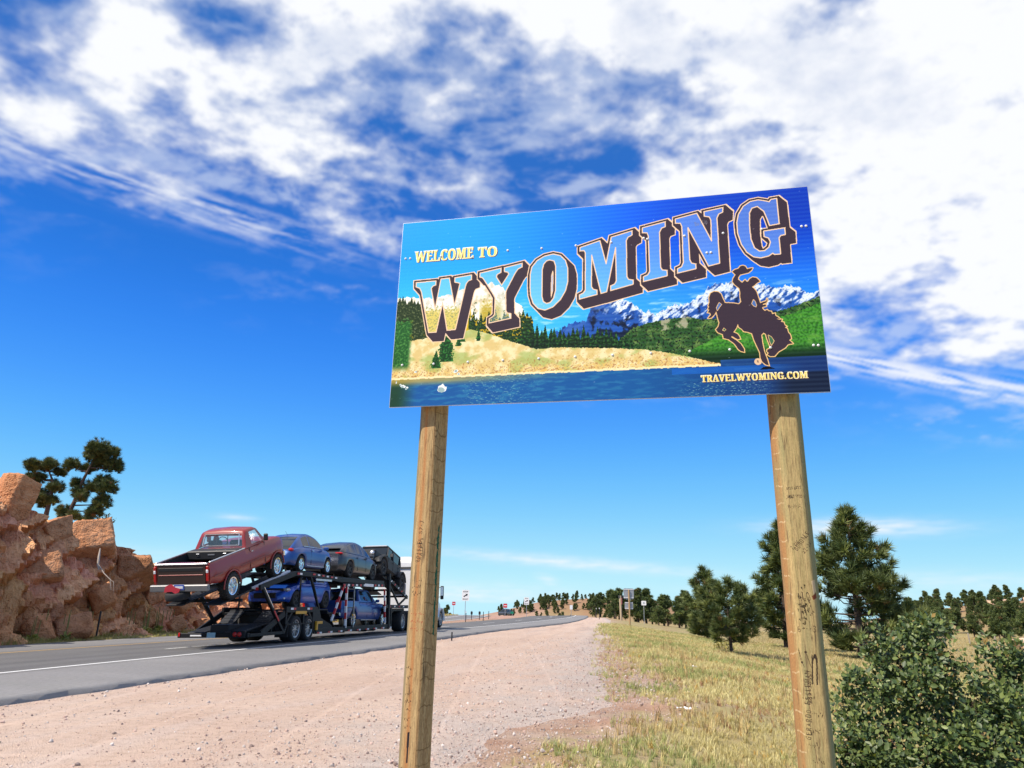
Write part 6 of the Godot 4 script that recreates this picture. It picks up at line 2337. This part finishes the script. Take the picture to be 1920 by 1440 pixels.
func turned_to(d: Vector3, size: float) -> Basis:
	var y := d.normalized()
	var x := y.cross(v3(0.31, 0.2, 0.93)).normalized()
	return Basis(x, y, x.cross(y)).rotated(y, rng.randf() * TAU) * Basis.from_scale(Vector3.ONE * size)

func needle_tint() -> Color:
	var g := rng.randf()
	if g < 0.02:
		return Color(0.22, 0.13, 0.05)
	return Color(0.055, 0.088, 0.024).lerp(Color(0.22, 0.25, 0.065), g * g) * rng.randf_range(0.8, 1.15)

var tufts: Array = []

func conic_pine(called: String, label: String, at: Vector3, h: float, wide: float, low: float, tuft: float, whorls: int, group := "", up := 0.35, flat := 0.0) -> Node3D:
	# a young pine: whorls of limbs that curve upwards, tufts of needles along their outer half
	var t := thing(called, label, "tree", group)
	t.position = at
	var s := st()
	var lean := v3(rng.randf_range(-0.03, 0.03), 1, rng.randf_range(-0.03, 0.03)) * h
	tube(s, [v3(0, -0.4, 0), v3(0, h * 0.03, 0), lean * 0.35, lean * 0.7, lean * 0.98], [h * 0.036, h * 0.028, h * 0.02, h * 0.011, h * 0.003], 9)
	part("trunk", s, M.bark, t)
	var limbs := st()
	var where := []
	var tints := []
	for k in whorls:
		var f := lerpf(low, 0.985, pow(k / float(whorls - 1), 0.9))
		var reach := wide * (pow(1.0 - f, 0.82) * (1.0 - flat) + flat * sqrt(maxf(0.0, 1.0 - pow((f - 0.5) / 0.55, 2.0)))) * (0.75 + 0.25 * smoothstep(low, low + 0.12, f)) + tuft * 0.25
		var n := 6 if f < 0.85 else 4
		var turn := rng.randf() * TAU
		for b in n:
			if rng.randf() < 0.1:
				continue
			var an := turn + TAU * b / n + rng.randf_range(-0.35, 0.35)
			var len_ := reach * rng.randf_range(0.45, 1.2)
			var out := v3(cos(an), 0, sin(an))
			var root := lean * (f + rng.randf_range(-0.02, 0.02))
			var lift := up * (0.2 + f * 1.1)
			var mid := root + out * len_ * 0.55 + Vector3.UP * len_ * (lift * 0.3 - 0.04)
			var tip := root + out * len_ + Vector3.UP * len_ * lift
			tube(limbs, [root, mid, tip], [h * 0.008 * (1.15 - f), h * 0.005 * (1.1 - f), 0.004], 5, false)
			var count := int(len_ / tuft * 2.7) + 2
			for q in count:
				var u := lerpf(0.28, 1.0, sqrt(rng.randf()))
				var c := root.lerp(mid, u * 2.0) if u < 0.5 else mid.lerp(tip, u * 2.0 - 1.0)
				var fan := v3(-out.z, 0, out.x) * rng.randf_range(-1, 1) * len_ * 0.26 * (1.0 - absf(u - 0.6)) + Vector3.UP * rng.randf_range(-0.05, 0.12) * len_
				c += fan
				var dir := out * 0.55 + fan.normalized() * 0.35 + Vector3.UP * rng.randf_range(0.3, 1.1) + v3(rng.randf() - 0.5, rng.randf() - 0.5, rng.randf() - 0.5) * 0.5
				where.append(Transform3D(turned_to(dir, tuft * rng.randf_range(0.75, 1.25)), c))
				tints.append(needle_tint())
	for q in 4:
		where.append(Transform3D(turned_to(v3(rng.randf_range(-0.3, 0.3), 1, rng.randf_range(-0.3, 0.3)), tuft * 0.9), lean * (1.0 - q * 0.02)))
		tints.append(needle_tint())
	part("limbs", limbs, M.bark, t)
	scatter("crown", tufts[0], where, tints, t)
	return t

func clumped_pine(called: String, label: String, at: Vector3, trunk: Array, clumps: Array, tuft: float) -> Node3D:
	# an old, wind-shaped pine: bare trunk, limbs out to clumps of foliage; clumps: [x, y, radius]
	var t := thing(called, label, "tree", "")
	t.position = at
	var s := st()
	var radii := []
	var pts := [trunk[0] + v3(0, -1.2, 0)]
	pts.append_array(trunk)
	for i in pts.size():
		radii.append(lerpf(0.15, 0.03, i / float(pts.size() - 1)))
	tube(s, pts, radii, 9)
	part("trunk", s, M.bark, t)
	var limbs := st()
	var where := []
	var tints := []
	for c in clumps:
		var mid := v3(c[0], c[1], rng.randf_range(-0.6, 0.6) * (0.4 + c[2]))
		var best: Vector3 = trunk[0]
		for i in 30:
			var q := i / 29.0 * (trunk.size() - 1)
			var j := mini(int(q), trunk.size() - 2)
			var p: Vector3 = trunk[j].lerp(trunk[j + 1], q - j)
			if p.y < mid.y - 0.1 and p.distance_to(mid) < best.distance_to(mid):
				best = p
		tube(limbs, [best, best.lerp(mid, 0.55) + Vector3.DOWN * 0.06, mid], [0.045, 0.03, 0.012], 5, false)
		for k in int(c[2] * c[2] * 420.0) + 18:
			var d: Vector3 = v3(rng.randfn(), rng.randfn() * 0.75, rng.randfn()).limit_length(1.8) * maxf(c[2] * 0.52 - 0.03, 0.12)
			if rng.randf() < 0.12:
				tube(limbs, [mid, mid + d * 0.9], [0.012, 0.005], 4, false)
			where.append(Transform3D(turned_to(d.normalized() * 0.6 + Vector3.UP * 0.8, tuft * rng.randf_range(0.7, 1.2)), mid + d))
			tints.append(needle_tint() * 0.8)
	part("limbs", limbs, M.bark, t)
	scatter("crown", tufts[0], where, tints, t)
	return t

func make_trees() -> void:
	tufts = [tuft_mesh(34, 0.055, 1.05, 4), tuft_mesh(16, 0.13, 1.35, 5)]
	var put := func(x: float, z: float) -> Vector3: return v3(x, land(x, z) - 0.03, z)
	conic_pine("pine_tree", "tall full pine directly right of the right sign post", put.call(24.0, -50.9), 10.0, 4.5, 0.07, 0.6, 20, "", 0.46)
	conic_pine("pine_tree", "tall pine half hidden behind the right sign post", put.call(21.9, -58.6), 9.7, 3.1, 0.1, 0.58, 20, "", 0.5)
	conic_pine("pine_tree", "slender pointed pine at the foot of the bank, left of the low spreading pine", put.call(16.7, -62.0), 5.6, 2.3, 0.08, 0.5, 15, "", 0.42)
	conic_pine("pine_tree", "low spreading pine with a bare forked trunk on the grass bank", put.call(11.75, -39.3), 3.4, 1.75, 0.2, 0.32, 13, "", 0.35, 0.75)
	# the two old pines on top of the rock cut
	var px := 0.0268 / 7.2
	var right := []
	for c in [[1280, 180, 170], [1130, 230, 150], [1400, 200, 110], [1230, 330, 170], [1430, 370, 130], [880, 400, 110], [1060, 430, 100], [1300, 600, 130], [1450, 700, 150], [1180, 650, 110], [960, 640, 90], [1250, 720, 90], [1050, 760, 120], [1150, 850, 80], [1400, 900, 130], [1250, 980, 90], [880, 1040, 110], [930, 1130, 70], [1100, 1100, 80], [1330, 1050, 120], [1250, 1180, 110], [1350, 1230, 80], [1320, 1320, 50]]:
		right.append([(c[0] - 930) * px, (1190 - c[1]) * px, c[2] * px])
	clumped_pine("old_pine", "right and taller of the two old pines on top of the rock cut", v3(-22.75, 4.9, -37), [v3(0, 0, 0), v3(80 * px, 290 * px, 0), v3(140 * px, 590 * px, 0), v3(200 * px, 790 * px, 0), v3(290 * px, 1000 * px, 0)], right, 0.22)
	var left := []
	for c in [[330, 400, 80], [450, 380, 110], [580, 370, 130], [680, 370, 100], [720, 460, 90], [380, 540, 120], [520, 560, 90], [700, 660, 120], [800, 700, 90], [320, 730, 80], [420, 760, 80], [560, 770, 90], [650, 860, 110], [780, 880, 70], [600, 930, 60]]:
		left.append([(c[0] - 715) * px, (1040 - c[1]) * px, c[2] * px])
	clumped_pine("old_pine", "left and lower of the two old pines, behind the big boulder", v3(-24.4, 5.5, -38), [v3(0, 0, 0), v3(15 * px, 240 * px, 0), v3(-15 * px, 460 * px, 0), v3(-115 * px, 620 * px, 0)], left, 0.22)
	# the belt of trees beyond the pull-out
	var kinds := []
	for k in 5:
		var t := thing("roadside_tree", "dark pine in the belt of trees beyond the gravel pull-out", "tree", "dark pines beyond the pull-out")
		var s := st()
		var h := 3.6 + 0.25 * k
		tube(s, [v3(0, -0.4, 0), v3(0.05, h * 0.5, 0), v3(0, h * 0.9, 0)], [0.14, 0.09, 0.02], 6)
		part("trunk", s, M.bark, t)
		var where := []
		var tints := []
		for cl in 11 + 2 * k:
			var f := lerpf(0.16, 0.97, pow((cl + rng.randf() * 0.8) / (11.0 + 2 * k), 0.9))
			var an := rng.randf() * TAU
			var rr := (1.35 - 0.1 * (k % 3)) * (1.0 - pow(f, 1.6 + 0.5 * (k % 2))) * rng.randf_range(0.35, 1.05)
			var mid := v3(cos(an) * rr, h * f, sin(an) * rr)
			var big := rng.randf_range(0.28, 0.58) * (1.15 - 0.5 * f)
			var tone := rng.randf_range(0.7, 1.15)
			for q in 34:
				var dd: Vector3 = v3(rng.randfn(), rng.randfn() * 0.7, rng.randfn()).limit_length(1.7) * big * 0.62
				where.append(Transform3D(turned_to(dd.normalized() + Vector3.UP * 0.7, rng.randf_range(0.2, 0.36)), mid + dd))
				tints.append(needle_tint() * tone * Color(0.9, 0.95, 0.95))
		scatter("crown", tufts[1], where, tints, t)
		kinds.append(t)
	var spots := [[13.65, -114, 0.75], [14.9, -118, 0.9], [16.4, -112, 0.95], [18.0, -119, 1.05], [19.6, -111, 1.0], [20.7, -117, 1.15], [21.9, -112, 0.9], [22.6, -107, 1.0], [24.2, -112, 0.95], [23.4, -101, 0.85], [25.0, -104, 1.0], [25.6, -98, 0.75], [17.2, -124, 1.1], [22.9, -122, 1.2], [26.9, -112, 1.1], [21.2, -104, 0.6], [15.6, -108, 0.6]]
	for i in spots.size():
		var k: Array = spots[i]
		var o: Node3D = kinds[i] if i < 5 else copy_of(kinds[i % 5], "dark pine in the belt of trees beyond the gravel pull-out", "dark pines beyond the pull-out")
		o.position = put.call(k[0], k[1])
		o.rotation.y = i * 1.7
		o.scale = v3(1.25, 1.05, 1.25) * k[2]
	# the wooded hill at the end of the road, the far plain and the hills on the right
	var far := []
	var n := 0
	while n < 60:
		var x := rng.randf_range(-8, 105)
		var z := -rng.randf_range(345, 445)
		var on_hill := bump(x, z, 62, -430, 60, 60, 1.0)
		if x > 38.0 and x < 66.0 and rng.randf() < 0.8 and z > -425:
			continue
		if on_hill < 0.12 and rng.randf() < 0.7:
			continue
		n += 1
		far.append([x, z, rng.randf_range(0.6, 1.25), "dark tree on the brown hill at the end of the road", "trees on the hill at the end of the road"])
	for k in 72:
		far.append([4.0 + 46.0 * rng.randf(), -rng.randf_range(380, 440), rng.randf_range(0.6, 1.2), "dark tree on the brown hill at the end of the road", "trees on the hill at the end of the road"])
	for k in 9:
		far.append([rng.randf_range(-52, -26), -rng.randf_range(330, 420), rng.randf_range(1.0, 1.8), "small dark tree on the skyline left of the keep right sign", "trees on the left skyline"])
	n = 0
	while n < 135:
		var z := -rng.randf_range(108, 205)
		var x := -z * tan(deg_to_rad(rng.randf_range(27.5, 38.0)))
		if bump(x, z, 112, -170, 9, 16, 1.0) > 0.45:
			continue
		n += 1
		far.append([x, z, rng.randf_range(0.7, 1.3), "dark bushy pine on the rocky hillside at far right", "pines on the right hillside"])
	for k in far:
		var o := copy_of(kinds[rng.randi() % 5], k[3], k[4])
		o.position = put.call(k[0], k[1])
		o.rotation.y = rng.randf() * TAU
		o.scale = v3(1, 0.9, 1) * k[2]
	# pale rocks on that hillside
	for k in [[112, -172, 3.2], [107, -169, 2.4], [117, -175, 2.8], [110, -162, 1.8], [120, -169, 2.4]]:
		var o := put_mesh("hillside_rock", block_shape(v3(1.4, 0.8, 1.2), 700 + int(k[0]), 3).duplicate())
		o.mesh.surface_set_material(0, M.pale_rock)
		o.transform = Transform3D(Basis(Vector3.UP, k[0]) * Basis.from_scale(Vector3.ONE * k[2]), put.call(k[0], k[1]))
		tag(o, "pale rock outcrop among the pines on the right hillside", "rock", "outcrops on the right hillside")
	var o := put_mesh("boulder", block_shape(v3(3.2, 1.6, 2.4), 777, 3))
	o.mesh.surface_set_material(0, M.pale_rock)
	o.position = put.call(61.6, -89.0) + v3(0, 0.5, 0)
	tag(o, "pinkish boulder at the right edge beyond the fence posts", "boulder")

# ---------------------------------------------------------------- the leafy bush

func leaf_mesh() -> ArrayMesh:
	var s := st()
	s.set_smooth_group(1)
	var l := [v3(0, 0, 0), v3(0.26, 0.3, 0.03), v3(0.3, 0.55, 0.02), v3(0, 1.0, -0.1), v3(-0.3, 0.55, 0.02), v3(-0.26, 0.3, 0.03), v3(0, 0.5, -0.06)]
	for k in 6:
		for q in [6, k, (k + 1) % 6]:
			s.add_vertex(l[q])
	return done(s, M.leaf)

func make_bush() -> void:
	var t := thing("leafy_bush", "dense dark green broad-leaved bush at the right edge, in front of the pines", "bush")
	t.position = v3(5.0, -0.75, -8.9)
	var lobes := [[5.18, 1.09, -9.3, 0.23], [4.75, 0.88, -9.1, 0.31], [5.36, 0.82, -9.2, 0.25], [4.29, 0.6, -8.9, 0.33], [3.97, 0.35, -8.8, 0.23], [4.78, 0.55, -8.9, 0.41], [5.32, 0.41, -9.0, 0.31], [6.14, 0.74, -9.4, 0.26], [6.15, 0.54, -9.2, 0.36], [5.7, 0.42, -9.0, 0.3], [4.25, 0.13, -8.7, 0.41], [4.85, 0.14, -8.7, 0.45], [5.37, 0.07, -8.7, 0.47], [5.96, 0.08, -8.9, 0.51], [3.87, 0.03, -8.6, 0.26], [4.0, -0.18, -8.5, 0.36], [4.57, -0.2, -8.5, 0.49], [5.13, -0.23, -8.5, 0.55], [5.78, -0.24, -8.6, 0.55], [4.98, 1.23, -9.3, 0.11], [5.3, 1.31, -9.3, 0.09], [6.38, 0.92, -9.4, 0.11], [6.65, 0.44, -9.2, 0.59], [4.28, -0.6, -8.5, 0.67], [5.06, -0.69, -8.5, 0.67], [6.0, -0.62, -8.7, 0.68]]
	# every mass is made of small sprays with dark gaps between them
	var sprays := []
	for b in lobes:
		sprays.append([b[0], b[1], b[2], b[3] * 0.5])
		for k in int(26.0 * b[3]) + 3:
			var d: Vector3 = v3(rng.randfn(), rng.randfn(), rng.randfn()).normalized() * b[3] * rng.randf_range(0.65, 1.08)
			sprays.append([b[0] + d.x, b[1] + d.y, b[2] + d.z, rng.randf_range(0.07, 0.17)])
	for k in 26:     # stray shoots
		var b: Array = lobes[rng.randi() % 14]
		var o := v3(b[0] + rng.randf_range(-0.25, 0.25), b[1] + b[3], b[2])
		var lean := v3(rng.randf_range(-0.12, 0.12), 0.11, rng.randf_range(-0.08, 0.08))
		for q in 3:
			sprays.append([o.x + lean.x * q, o.y + lean.y * q, o.z + lean.z * q, 0.06])
	var s := st()
	for b in lobes:
		var root := v3(rng.randf_range(-0.8, 1.0), 0, rng.randf_range(-0.3, 0.2))
		var tip := v3(b[0], b[1], b[2]) - t.position
		tube(s, [root, root.lerp(tip, 0.5) + v3(rng.randf() - 0.5, 0.2, rng.randf() - 0.5) * 0.2, tip], [0.018, 0.012, 0.004], 5, false)
		for k in 16:
			var d: Vector3 = v3(rng.randfn(), rng.randfn(), rng.randfn()).normalized() * b[3]
			tube(s, [tip - d * 0.2, tip + d * 0.9], [0.005, 0.002], 4, false)
	part("branches", s, mat(lin(0.09, 0.06, 0.045), 0.9), t)
	var leaf := leaf_mesh()
	var list := []
	for b in sprays:
		var n := int(2300.0 * b[3] * b[3]) + 16
		for k in n:
			var d := v3(rng.randfn(), rng.randfn(), rng.randfn()).normalized()
			var r: float = b[3] * lerpf(0.3, 1.15, sqrt(rng.randf()))
			var pos := v3(b[0], b[1], b[2]) + d * r
			var dir := d * 0.7 + v3(rng.randf() - 0.5, rng.randf() - 0.35, rng.randf() - 0.5) * 1.2
			var ly := dir.normalized()
			var lz: Vector3 = v3(-0.25, 0.7, 0.45) + d * 0.35 + v3(rng.randf() - 0.5, rng.randf() - 0.5, rng.randf() - 0.5) * 1.3
			lz = (lz - ly * lz.dot(ly)).normalized()
			var bas := Basis(ly.cross(lz), ly, lz) * Basis.from_scale(Vector3.ONE * rng.randf_range(0.04, 0.085))
			var g := rng.randf()
			var c := Color(0.04, 0.075, 0.02).lerp(Color(0.2, 0.25, 0.065), g * g)
			if rng.randf() < 0.03:
				c = Color(0.3, 0.2, 0.06)
			list.append([(pos - v3(0, 1.5, 0)).length(), Transform3D(bas, pos - t.position), c])
	list.sort_custom(func(a, b): return a[0] < b[0])
	var tinted := []
	for k in 4:
		var m: StandardMaterial3D = M.leaf.duplicate()
		m.vertex_color_use_as_albedo = false
		m.albedo_color = [lin(0.04, 0.07, 0.02), lin(0.06, 0.095, 0.026), lin(0.09, 0.125, 0.035), lin(0.15, 0.18, 0.05)][k]
		var a := leaf.duplicate() as ArrayMesh
		a.surface_set_material(0, m)
		tinted.append(a)
	var where := []
	var tints := []
	for i in list.size():
		if i < 280:
			var o := put_mesh("leaf", tinted[rng.randi() % 4], t)
			o.transform = list[i][1]
		else:
			where.append(list[i][1])
			tints.append(list[i][2])
	scatter("foliage", leaf, where, tints, t)

# ---------------------------------------------------------------- grass and small growth

func grass_mesh(n: int, sd: int, fan: float, width: float) -> ArrayMesh:
	var g := RandomNumberGenerator.new()
	g.seed = sd
	var s := st()
	s.set_smooth_group(-1)
	for k in n:
		var a := g.randf() * TAU
		var lean := v3(cos(a), 0, sin(a)) * fan * g.randf_range(0.2, 1.0)
		var o := v3(cos(a * 3.7), 0, sin(a * 3.7)) * 0.22 * g.randf()
		var h := g.randf_range(0.45, 1.0)
		var w := v3(-sin(a), 0, cos(a)) * width
		var m := o + lean * 0.35 + Vector3.UP * h * 0.6
		var tip := o + lean + Vector3.UP * h
		for q in [o - w, o + w, m + w * 0.7, o - w, m + w * 0.7, m - w * 0.7, m - w * 0.7, m + w * 0.7, tip]:
			s.add_vertex(q)
	return done(s, M.blade)

func make_small_growth() -> void:
	var kinds := [grass_mesh(11, 1, 0.55, 0.022), grass_mesh(9, 2, 0.9, 0.03), grass_mesh(14, 3, 0.35, 0.016)]
	var where := [[], [], []]
	var tints := [[], [], []]
	var add := func(x: float, y: float, z: float, hgt: float, c: Color, k: int) -> void:
		where[k].append(Transform3D(Basis(Vector3.UP, rng.randf() * TAU) * Basis.from_scale(v3(hgt * rng.randf_range(0.9, 1.5), hgt, hgt * rng.randf_range(0.9, 1.5))), v3(x, y, z)))
		tints[k].append(c)
	# the bank on the right, thick near the camera and thinning away
	for i in 110000:
		var along := 4.5 + 62.0 * pow(rng.randf(), 2.1)
		var gx := smoothish(GRAVEL_EDGE, along)
		var r := -0.9 + 22.0 * pow(rng.randf(), 1.25)
		var x := gx + r
		var z := -along
		if x / along > 0.95 or x / along < -0.1:
			continue
		var patch := 0.5 + 0.8 * noise.get_noise_2d(x * 0.55, z * 0.55 + 30.0)
		var green := 0.5 + 0.9 * noise.get_noise_2d(x * 0.22 + 9.0, z * 0.22)
		var sparse := smoothstep(-1.0, 1.8, r + 1.3 * noise.get_noise_2d(x * 0.7, z * 0.7))
		if along < 14.0:
			sparse *= smoothstep(-0.25, 0.35, noise.get_noise_2d(x * 0.5 + 70.0, z * 0.5) + 0.4 * (r - 0.9))
		if rng.randf() > sparse * (1.15 - 0.75 * smoothstep(0.62, 0.9, patch)):
			continue
		var c := Color(0.50, 0.42, 0.17).lerp(Color(0.66, 0.59, 0.29), rng.randf())
		if rng.randf() < smoothstep(0.38, 0.75, green) * 0.85:
			c = Color(0.25, 0.30, 0.10).lerp(Color(0.42, 0.43, 0.15), rng.randf())
		elif rng.randf() < smoothstep(0.55, 0.9, patch) * 0.6:
			c = Color(0.36, 0.19, 0.09)
		elif rng.randf() < 0.03 and along > 9.0:
			c = Color(0.58, 0.33, 0.05)
		var hgt := rng.randf_range(0.05, 0.13) * (1.0 + 0.02 * along)
		add.call(x, (grass_y(x, z) if along < 40.0 and x < 13.0 else land(x, z)) - 0.01, z, hgt, c, rng.randi() % 3)
	# taller seed heads standing out of it
	for i in 2600:
		var along := 6.0 + 40.0 * pow(rng.randf(), 1.6)
		var r := 0.8 + 16.0 * rng.randf()
		var x := smoothish(GRAVEL_EDGE, along) + r
		if noise.get_noise_2d(x * 0.3 + 4.0, along * 0.3) < 0.05:
			continue
		var c := Color(0.52, 0.40, 0.18).lerp(Color(0.40, 0.26, 0.12), rng.randf())
		add.call(x, (grass_y(x, -along) if along < 40.0 and x < 13.0 else land(x, -along)) - 0.01, -along, rng.randf_range(0.2, 0.38), c, 2)
	# the verge below the rock cut
	for i in 9000:
		var along := rng.randf_range(14, 84)
		var x := smoothish(CLIFF_LINE, along) + lerpf(-0.6, maxf(0.5, smoothish(ROAD_EDGE, along) - smoothish(LEFT_EDGE, along) - smoothish(CLIFF_LINE, along)), pow(rng.randf(), 1.4))
		var d := smoothish(CLIFF_LINE, along) - x
		var tall := smoothstep(-1.6, 0.0, d)
		var c := Color(0.48, 0.38, 0.14).lerp(Color(0.30, 0.32, 0.08), clampf(0.5 + 0.9 * noise.get_noise_2d(along * 0.3, d), 0, 1))
		add.call(x, land(x, -along) - 0.02, -along, rng.randf_range(0.12, 0.26) * (0.6 + 0.9 * tall), c, rng.randi() % 3)
	# grass on the far left of the median and about the far verge
	for i in 5000:
		var along := rng.randf_range(70, 112)
		var d := rng.randf_range(17.5, 32)
		var x := smoothish(ROAD_EDGE, along) - d
		add.call(x, land(x, -along), -along, rng.randf_range(0.15, 0.35), Color(0.55, 0.40, 0.12), rng.randi() % 3)
	# dry grass of the valley on the right
	for i in 14000:
		var along := rng.randf_range(38, 118)
		var x := along * rng.randf_range(0.3, 0.85)
		add.call(x, land(x, -along), -along, rng.randf_range(0.15, 0.38), Color(0.55, 0.43, 0.22).lerp(Color(0.44, 0.36, 0.16), rng.randf()), rng.randi() % 3)
	for k in 3:
		scatter("grass", kinds[k], where[k], tints[k])
	# tall spikes at the foot of the rocks
	var spots := [[30.0, 11.2], [30.8, 11.5], [31.5, 11.0], [32.3, 11.4], [33.0, 11.2], [36.5, 11.3], [37.3, 11.0], [38.2, 11.4], [39.0, 11.2], [34.0, 11.6], [40.4, 11.5]]
	var first: Node3D
	for i in spots.size():
		var k: Array = spots[i]
		var o: Node3D
		if i == 0:
			o = thing("tall_weed", "tall green-yellow flower spike at the foot of the rock cut", "plant", "tall spikes below the rock cut")
			var s := st()
			for q in 3:
				var b := v3(q * 0.16 - 0.16, 0, (q % 2) * 0.12)
				tube(s, [b, b + v3(0.03, 0.55, 0), b + v3(0.05, 1.1 + 0.2 * (q % 2), 0)], [0.014, 0.022, 0.016], 6)
			part("stalk", s, mat(lin(0.2, 0.2, 0.06), 0.9), o)
			var lw := []
			var lt := []
			for q in 40:
				var an := rng.randf() * TAU
				lw.append(Transform3D(turned_to(v3(cos(an), 0.8, sin(an)), rng.randf_range(0.14, 0.26)), v3(rng.randf_range(-0.2, 0.25), rng.randf_range(0.02, 0.3), rng.randf_range(-0.1, 0.2))))
				lt.append(Color(0.22, 0.26, 0.06).lerp(Color(0.42, 0.38, 0.08), rng.randf()))
			scatter("leaves", leaf_mesh(), lw, lt, o)
			first = o
		else:
			o = copy_of(first, "tall green-yellow flower spike at the foot of the rock cut", "tall spikes below the rock cut")
		var x: float = smoothish(CLIFF_LINE, k[0]) - k[1] + 11.7
		o.position = v3(x, land(x, -k[0]), -k[0])
		o.rotation.y = i * 1.3
		o.scale = Vector3.ONE * rng.randf_range(0.75, 1.1)
	# shrubs: on the rock cut's crest, by the spruce, the orange one at the fence
	var shrubs := [["dry_shrub", v3(-19.5, 2.4, -44.5), 0.5, Color(0.16, 0.14, 0.1), "grey dry shrub on the crest of the rock cut above the truck's tail"], ["dry_shrub", v3(-17.6, -0.3, -40.5), 0.45, Color(0.3, 0.29, 0.24), "grey-green sage shrub at the foot of the rocks behind the trailer ramp"], ["orange_shrub", v3(60.5, -2.2, -96.0), 1.0, Color(0.42, 0.2, 0.05), "orange autumn shrub between the fence posts"], ["low_shrub", v3(12.4, -0.9, -43.0), 0.6, Color(0.3, 0.26, 0.06), "olive low shrub on the bank behind the spreading pine"], ["low_shrub", v3(56.2, -2.2, -90.5), 0.5, Color(0.3, 0.28, 0.08), "yellow-green tuft at the foot of the middle fence post"], ["cliff_shrub", v3(-21.7, 5.0, -38.8), 0.5, Color(0.10, 0.10, 0.05), "dark shrub on the rock crest under the taller old pine"]]
	for k in shrubs:
		var o := thing(k[0], k[4], "shrub")
		o.position = k[1]
		var s := st()
		var lw := []
		var lt := []
		for q in 26:
			var d: Vector3 = v3(rng.randfn(), absf(rng.randfn()) + 0.4, rng.randfn()).normalized() * k[2]
			tube(s, [v3(0, -0.15, 0), d * 0.5, d * rng.randf_range(0.8, 1.1)], [0.016, 0.01, 0.004], 4, false)
			for w in 7:
				lw.append(Transform3D(turned_to(d + v3(rng.randf() - 0.5, rng.randf() - 0.5, rng.randf() - 0.5) * 0.6, rng.randf_range(0.07, 0.14)), d * rng.randf_range(0.5, 1.1) + v3(rng.randf() - 0.5, rng.randf() - 0.5, rng.randf() - 0.5) * 0.16 * k[2] * 2.0))
				lt.append(k[3] * rng.randf_range(0.7, 1.3))
		part("twigs", s, mat(lin(0.16, 0.12, 0.09), 0.9), o)
		scatter("leaves", leaf_mesh(), lw, lt, o)
	# the dead branch that hangs down the rock face
	var db := thing("dead_branch", "bleached dead branch hanging on the rock face", "branch")
	db.position = v3(-18.4, 2.0, -33.2)
	var s := st()
	tube(s, [v3(-0.15, 1.45, 0), v3(-0.05, 1.1, 0.15), v3(0, 0.7, 0.2), v3(0.12, 0.5, 0.25)], [0.02, 0.05, 0.045, 0.03], 6)
	tube(s, [v3(0.0, 0.75, 0.2), v3(0.4, 0.35, 0.3), v3(0.75, 0.1, 0.35), v3(0.85, -0.35, 0.3)], [0.03, 0.025, 0.02, 0.008], 5)
	tube(s, [v3(0.7, 0.12, 0.35), v3(0.95, 0.0, 0.4), v3(1.0, -0.4, 0.35)], [0.015, 0.012, 0.006], 5)
	part("wood", s, mat(lin(0.45, 0.38, 0.32), 0.9), db)

func make_litter() -> void:
	for k in [[v3(3.05, 0, -13.1), 0.08, "crumpled white paper scrap in the grass, the larger and nearer one"], [v3(5.9, 0, -23.9), 0.085, "small white scrap farther up the grass bank"]]:
		var s := st()
		s.set_smooth_group(-1)
		var row := []
		for i in 6:
			var r := PackedVector3Array()
			for j in 4:
				r.append(v3((i - 2.5) * 0.4 * k[1] * 1.5, 0.01 + rng.randf_range(-0.01, 0.03), (j - 1.5) * 0.4 * k[1] + rng.randf_range(-0.02, 0.02)))
			row.append(r)
		skin(s, row, false, -1)
		var o := part("paper_scrap", s, M.paper)
		o.position = v3(k[0].x, grass_y(k[0].x, k[0].z) + 0.04, k[0].z)
		tag(o, k[2], "litter", "white litter on the bank")
